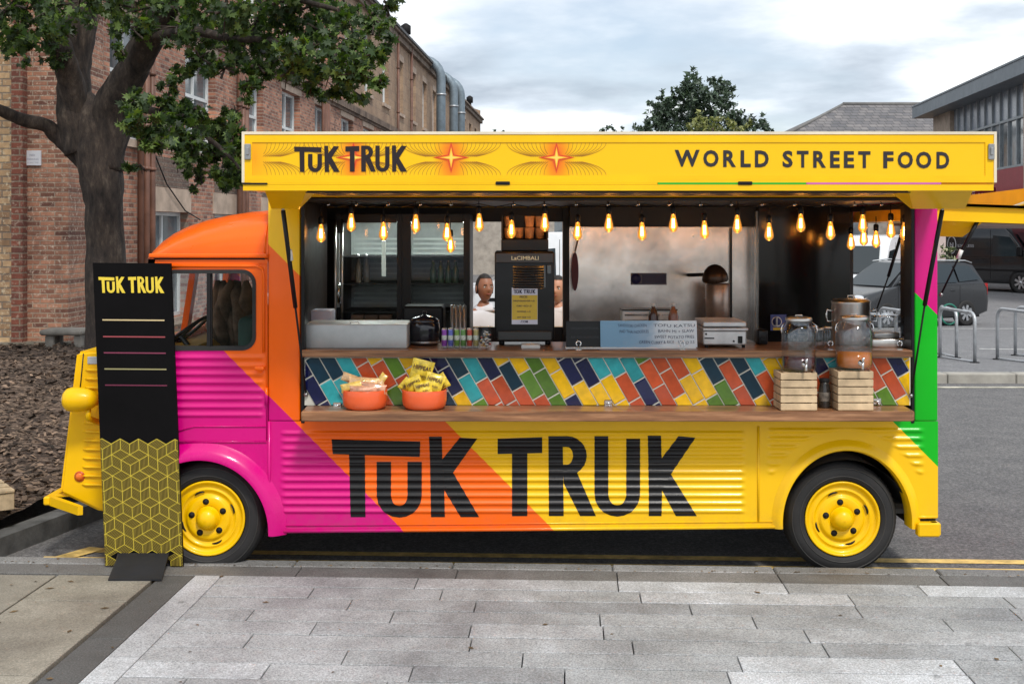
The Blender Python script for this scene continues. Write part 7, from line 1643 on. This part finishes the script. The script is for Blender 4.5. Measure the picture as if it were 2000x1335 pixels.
def leaves(clumps, size, seed, shape=MAPLE, up=.6, jit=.35):
    rd = random.Random(seed); b = B(); n = len(shape); face = [tuple(range(n))]
    for c, r, k in clumps:
        # sub-twigs give each clump internal structure
        subs = [Vector((rd.gauss(0, .5), rd.gauss(0, .5), rd.gauss(0, .42))) for _ in range(max(3, k//14))]
        for i in range(k):
            s_ = rd.choice(subs); p = Vector(c)+Vector(((s_.x+rd.gauss(0, .16))*r, (s_.y+rd.gauss(0, .16))*r, (s_.z+rd.gauss(0, .15))*r))
            nrm = Vector((rd.gauss(0, 1), rd.gauss(-.35, 1), rd.gauss(up, .8))).normalized()
            u = nrm.orthogonal().normalized(); u.rotate(Matrix.Rotation(rd.uniform(0, 6.3), 3, nrm)); w = nrm.cross(u); sz = size*rd.uniform(.6, 1.25)
            b.add([p+(u*x+w*y)*sz+nrm*(-.18*sz*(x*x)) for x, y in shape], face)
    return b
bark = None
m, t, p = newmat('tree_bark'); co = t.new('ShaderNodeTexCoord').outputs['Object']; mpn = t.new('ShaderNodeMapping'); mpn.inputs['Scale'].default_value = (1, 1, .35); t.l.new(co, mpn.inputs[0])
nz = t.noise(16, 8, .7, mpn.outputs[0]); c = t.mix(.7, t.ramp(nz, [(.35, (.012, .009, .009)), (.55, (.045, .034, .029)), (.72, (.11, .09, .075))]), t.ramp(t.noise(2.2, 5, .6, co), [(.3, (.55, .55, .6)), (.7, (1.5, 1.4, 1.2))]), 'MULTIPLY')
t.l.new(c, p.inputs['Base Color']); p.inputs['Roughness'].default_value = .9; bn = t.new('ShaderNodeBump'); bn.inputs['Strength'].default_value = .9; bn.inputs['Distance'].default_value = .02; t.l.new(nz, bn.inputs['Height']); t.l.new(bn.outputs[0], p.inputs['Normal']); bark = m
YT = 4.6
MT = thing('broadleaf_tree', V(XX(205, YT), YT, bedz(XX(205, YT), YT)-.1), 'large dark leafy tree with a thick forked trunk beside the truck cab', 'tree')
def limb(pts, nm='limb', seg=18):
    P_ = [W(x, y, Y) for x, y, Y, r in pts]; rs = [r/F*(Y+7) for x, y, Y, r in pts]
    # subdivide with a Catmull-Rom spline and roughen
    out = []; ro = []
    for i in range(len(P_)-1):
        p0, p1, p2, p3 = P_[max(0, i-1)], P_[i], P_[i+1], P_[min(len(P_)-1, i+2)]
        for k in range(5):
            f = k/5; out.append(.5*((2*p1)+(p2-p0)*f+(2*p0-5*p1+4*p2-p3)*f*f+(3*p1-p0-3*p2+p3)*f**3)); ro.append(rs[i]+(rs[i+1]-rs[i])*f)
    out.append(P_[-1]); ro.append(rs[-1])
    b = B(); b.tube(out, ro, seg)
    for i, v in enumerate(b.v):
        q_ = Vector(v); n_ = noise.noise(q_*3.1)*.022+noise.noise(q_*9)*.012+noise.noise(q_*26)*.008; b.v[i] = tuple(q_+V(n_, n_*.6, 0))
    return obj(nm, b, bark, MT)
limb([(218, 830, YT, 68), (214, 745, YT, 50), (210, 660, YT, 43), (208, 560, YT, 38), (206, 470, YT, 37), (203, 400, YT, 38), (197, 340, YT, 41), (190, 290, YT, 44), (182, 245, YT, 38), (174, 205, YT, 24), (170, 180, YT, 8)], 'trunk', 28)
limb([(160, 300, YT, 34), (148, 225, YT, 36), (143, 160, YT, 33), (152, 90, YT, 30), (164, 10, YT, 28), (172, -120, YT, 24), (190, -330, YT, 17), (230, -600, YT, 8)])
limb([(158, 258, YT, 24), (142, 180, YT-.1, 28), (125, 110, YT-.3, 22), (90, 30, YT-.5, 16), (40, -60, YT-.9, 12), (-60, -220, YT-1.2, 7)])
limb([(205, 330, YT, 36), (214, 262, YT, 38), (222, 205, YT-.05, 36), (258, 135, YT-.15, 31), (296, 70, YT-.3, 28), (330, 0, YT-.5, 25), (385, -110, YT-.8, 20), (470, -260, YT-1.2, 12), (560, -420, YT-1.5, 6)])
limb([(182, 335, YT, 16), (150, 296, YT, 22), (118, 268, YT, 17), (88, 245, YT-.1, 13.5), (50, 236, YT-.2, 13), (15, 222, YT-.3, 12), (-40, 190, YT-.5, 9), (-140, 120, YT-.8, 5)])
limb([(300, 75, YT-.35, 14), (370, 60, YT-.7, 10), (450, 75, YT-1.1, 8), (540, 80, YT-1.5, 6), (640, 110, YT-1.9, 4), (720, 150, YT-2.1, 2)])
limb([(225, 205, YT, 10), (290, 215, YT-.4, 8), (370, 240, YT-.8, 6), (430, 290, YT-1.1, 4), (465, 330, YT-1.2, 2)])
limb([(340, -10, YT-.5, 12), (430, -30, YT-.9, 10), (540, -10, YT-1.4, 7), (660, 20, YT-1.9, 4)])
cl = []
rd = random.Random(17)
def addc(px, py, r, k, Y=None):
    Y = YT-1.0+rd.uniform(-1.3, 1.0) if Y is None else Y
    if px > 440: Y = YT-1.6+rd.uniform(-.8, .8)
    cl.append((W(px, py, Y), r/F*(Y+7), k))
for px, py, r, k in [(20, 15, 60, 120), (70, 50, 55, 120), (30, 90, 42, 80), (110, 20, 60, 110), (95, 95, 35, 60), (0, 60, 50, 90), (60, 0, 60, 110), (160, -10, 70, 90), (120, 60, 36, 60), (225, 15, 60, 120), (255, 60, 40, 60), (235, 100, 24, 26), (300, 20, 70, 140), (345, 60, 45, 90), (380, 20, 60, 130), (410, 75, 50, 120), (390, 120, 34, 70), (350, 140, 28, 40), (440, 30, 55, 130), (465, 90, 50, 130), (500, 50, 55, 130), (530, 110, 52, 140), (500, 130, 38, 90), (560, 60, 55, 140), (590, 110, 50, 140), (630, 70, 52, 130), (650, 130, 52, 140), (690, 90, 50, 130), (700, 150, 44, 110), (735, 110, 32, 70), (740, 160, 26, 46), (730, 45, 40, 80), (680, 30, 50, 110), (620, 15, 50, 110), (560, 10, 50, 100), (690, 185, 26, 44), (655, 180, 26, 40), (610, 165, 30, 55), (560, 150, 30, 55), (620, 185, 20, 24), (745, 60, 24, 36), (755, 15, 26, 36),
                   (270, 200, 22, 60), (285, 235, 32, 120), (320, 205, 32, 120), (330, 250, 38, 160), (375, 225, 38, 160), (370, 280, 42, 180), (420, 250, 38, 160), (415, 305, 40, 170), (455, 280, 30, 110), (445, 330, 30, 110), (300, 275, 30, 100), (265, 250, 20, 50), (345, 320, 20, 46), (275, 330, 16, 26), (390, 350, 18, 34), (440, 365, 14, 22), (460, 225, 22, 44), (255, 220, 12, 20), (335, 175, 20, 30), (480, 170, 26, 40), (440, 140, 26, 44)]:
    addc(px, py, r, k)
for i in range(70):   # the crown above the frame, which shades the wall
    px, py = rd.uniform(-350, 700), rd.uniform(-620, -60); addc(px, py, rd.uniform(60, 110), 75, YT+rd.uniform(-1.5, 1.8))
lm = leafmat('maple_leaves', (.03, .062, .016), (.095, .145, .034), trans=.36)
cl = [(c, r, int(k*1.5)) for c, r, k in cl]
obj('crown', leaves(cl, .046, 5), lm, MT, fix=False)
# twigs through the foliage
b = B()
for c, r, k in cl[:65]:
    for q in range(3):
        d = Vector((rd.gauss(0, 1), rd.gauss(0, 1), rd.gauss(-.1, .7))).normalized()*r*.9; b.tube([c-d*.8, c+V(0, 0, .03), c+d], [.012, .008, .003], 5)
obj('twigs', b, bark, MT, fix=False)
TUFT = [(-.35, -.2), (0, -.35), (.35, -.2), (.22, .3), (0, 1.1), (-.22, .3)]
def conifer(name, root_loc, label, blobs, m, size, seed, Y, trunk=None, group=None):
    r_ = thing(name, root_loc, label, 'tree' if 'shrub' not in name else 'shrub', group)
    cl_ = [(W(x, y, Y+dy), rr_/F*(Y+7), k) for x, y, rr_, k, dy in blobs]
    obj('crown', leaves(cl_, size, seed, TUFT, .8), m, r_, fix=False)
    if trunk:
        b = B(); b.tube([W(x, y, Y) for x, y, q in trunk], [q/F*(Y+7) for x, y, q in trunk], 10); obj('trunk', b, bark, r_)
pineM = leafmat('pine_needles', (.038, .066, .042), (.075, .115, .07), trans=.1); yelM = leafmat('pale_shrub_leaves', (.15, .17, .05), (.28, .28, .10), trans=.2)
rd = random.Random(4)
bl_ = [(1352, 150, 10, 60), (1345, 168, 16, 120), (1362, 165, 15, 100), (1335, 185, 17, 120), (1368, 190, 20, 150), (1392, 158, 9, 44), (1405, 165, 12, 70), (1398, 185, 16, 110), (1418, 176, 13, 80), (1415, 200, 18, 130), (1350, 205, 22, 190), (1380, 215, 24, 210), (1320, 190, 10, 50), (1312, 205, 15, 90), (1295, 195, 9, 40), (1288, 205, 14, 90), (1300, 225, 22, 170), (1330, 230, 26, 220), (1285, 240, 20, 140), (1268, 240, 13, 70), (1360, 245, 26, 220), (1400, 240, 26, 220), (1435, 225, 18, 120), (1450, 240, 18, 120), (1440, 255, 20, 130), (1475, 243, 14, 80), (1490, 240, 10, 44), (1498, 252, 10, 44), (1262, 252, 12, 60), (1310, 262, 26, 150), (1370, 270, 30, 180), (1430, 272, 26, 150)]
conifer('pine_tree', V(XX(1370, 55), 55, -.7), 'dark green pine tree rising behind the middle of the truck roof', [(x, y, q*1.2, int(k*2.6), rd.uniform(-2, 2)) for x, y, q, k in bl_], pineM, .17, 8, 55, [(1372, 470, 9), (1370, 300, 7), (1362, 220, 5), (1354, 160, 2)])
conifer('flowering_shrub', V(XX(1390, 48), 48, -.7), 'pale yellow green tree top in front of the pine, just above the truck roof', [(x, y, q*1.2, k, rd.uniform(-1, 1)) for x, y, q, k in ((1375, 233, 16, 90), (1390, 245, 20, 130), (1360, 250, 16, 90), (1430, 245, 16, 90), (1450, 252, 14, 70), (1410, 255, 22, 130), (1350, 262, 18, 90), (1400, 275, 26, 120))], yelM, .15, 9, 48, [(1395, 450, 6), (1395, 300, 4), (1392, 250, 2)])
conifer('distant_tree', V(XX(1190, 70), 70, -.7), 'tiny dark tree top left of the pine just above the truck roof', [(x, y, q, k, 0) for x, y, q, k in ((1180, 252, 9, 40), (1195, 250, 9, 40), (1215, 254, 7, 26), (1240, 250, 9, 40), (1195, 262, 14, 70), (1235, 262, 12, 60))], pineM, .17, 10, 70, [(1205, 460, 5), (1200, 280, 3)])
conifer('distant_tree', V(XX(975, 80), 80, -.7), 'tiny dark tree top at the far end of the brick building', [(x, y, q, k, 0) for x, y, q, k in ((968, 256, 7, 26), (985, 258, 7, 26), (975, 266, 12, 60))], pineM, .17, 12, 80, [(975, 460, 4), (975, 280, 3)])
conifer('garden_shrub', V(XX(1848, 33), 33, farz(27)), 'small shrub with cream flowers in front of the pale pillar', [(x, y, q, k, 0) for x, y, q, k in ((1848, 485, 9, 50), (1858, 492, 9, 50), (1845, 500, 9, 50), (1862, 506, 9, 50), (1850, 520, 12, 70))], leafmat('cream_shrub', (.07, .11, .05), (.6, .58, .42)), .11, 13, 33, [(1852, 545, 3), (1852, 500, 2)])
conifer('backdrop_tree', V(XX(1858, 44), 44, farz(30)), 'dark leafy tree behind the black van under the rear hatch', [(x, y, q, k, 0) for x, y, q, k in ((1850, 440, 20, 90), (1870, 455, 20, 90), (1880, 435, 22, 110), (1845, 470, 16, 70), (1900, 450, 22, 90))], leafmat('teal_leaves', (.02, .05, .04), (.05, .10, .08)), .15, 14, 44, [(1866, 540, 5), (1866, 450, 3)])
for o in list(bpy.data.objects):
    if o.type == 'MESH' and len(o.data.vertices) == 0: bpy.data.objects.remove(o)
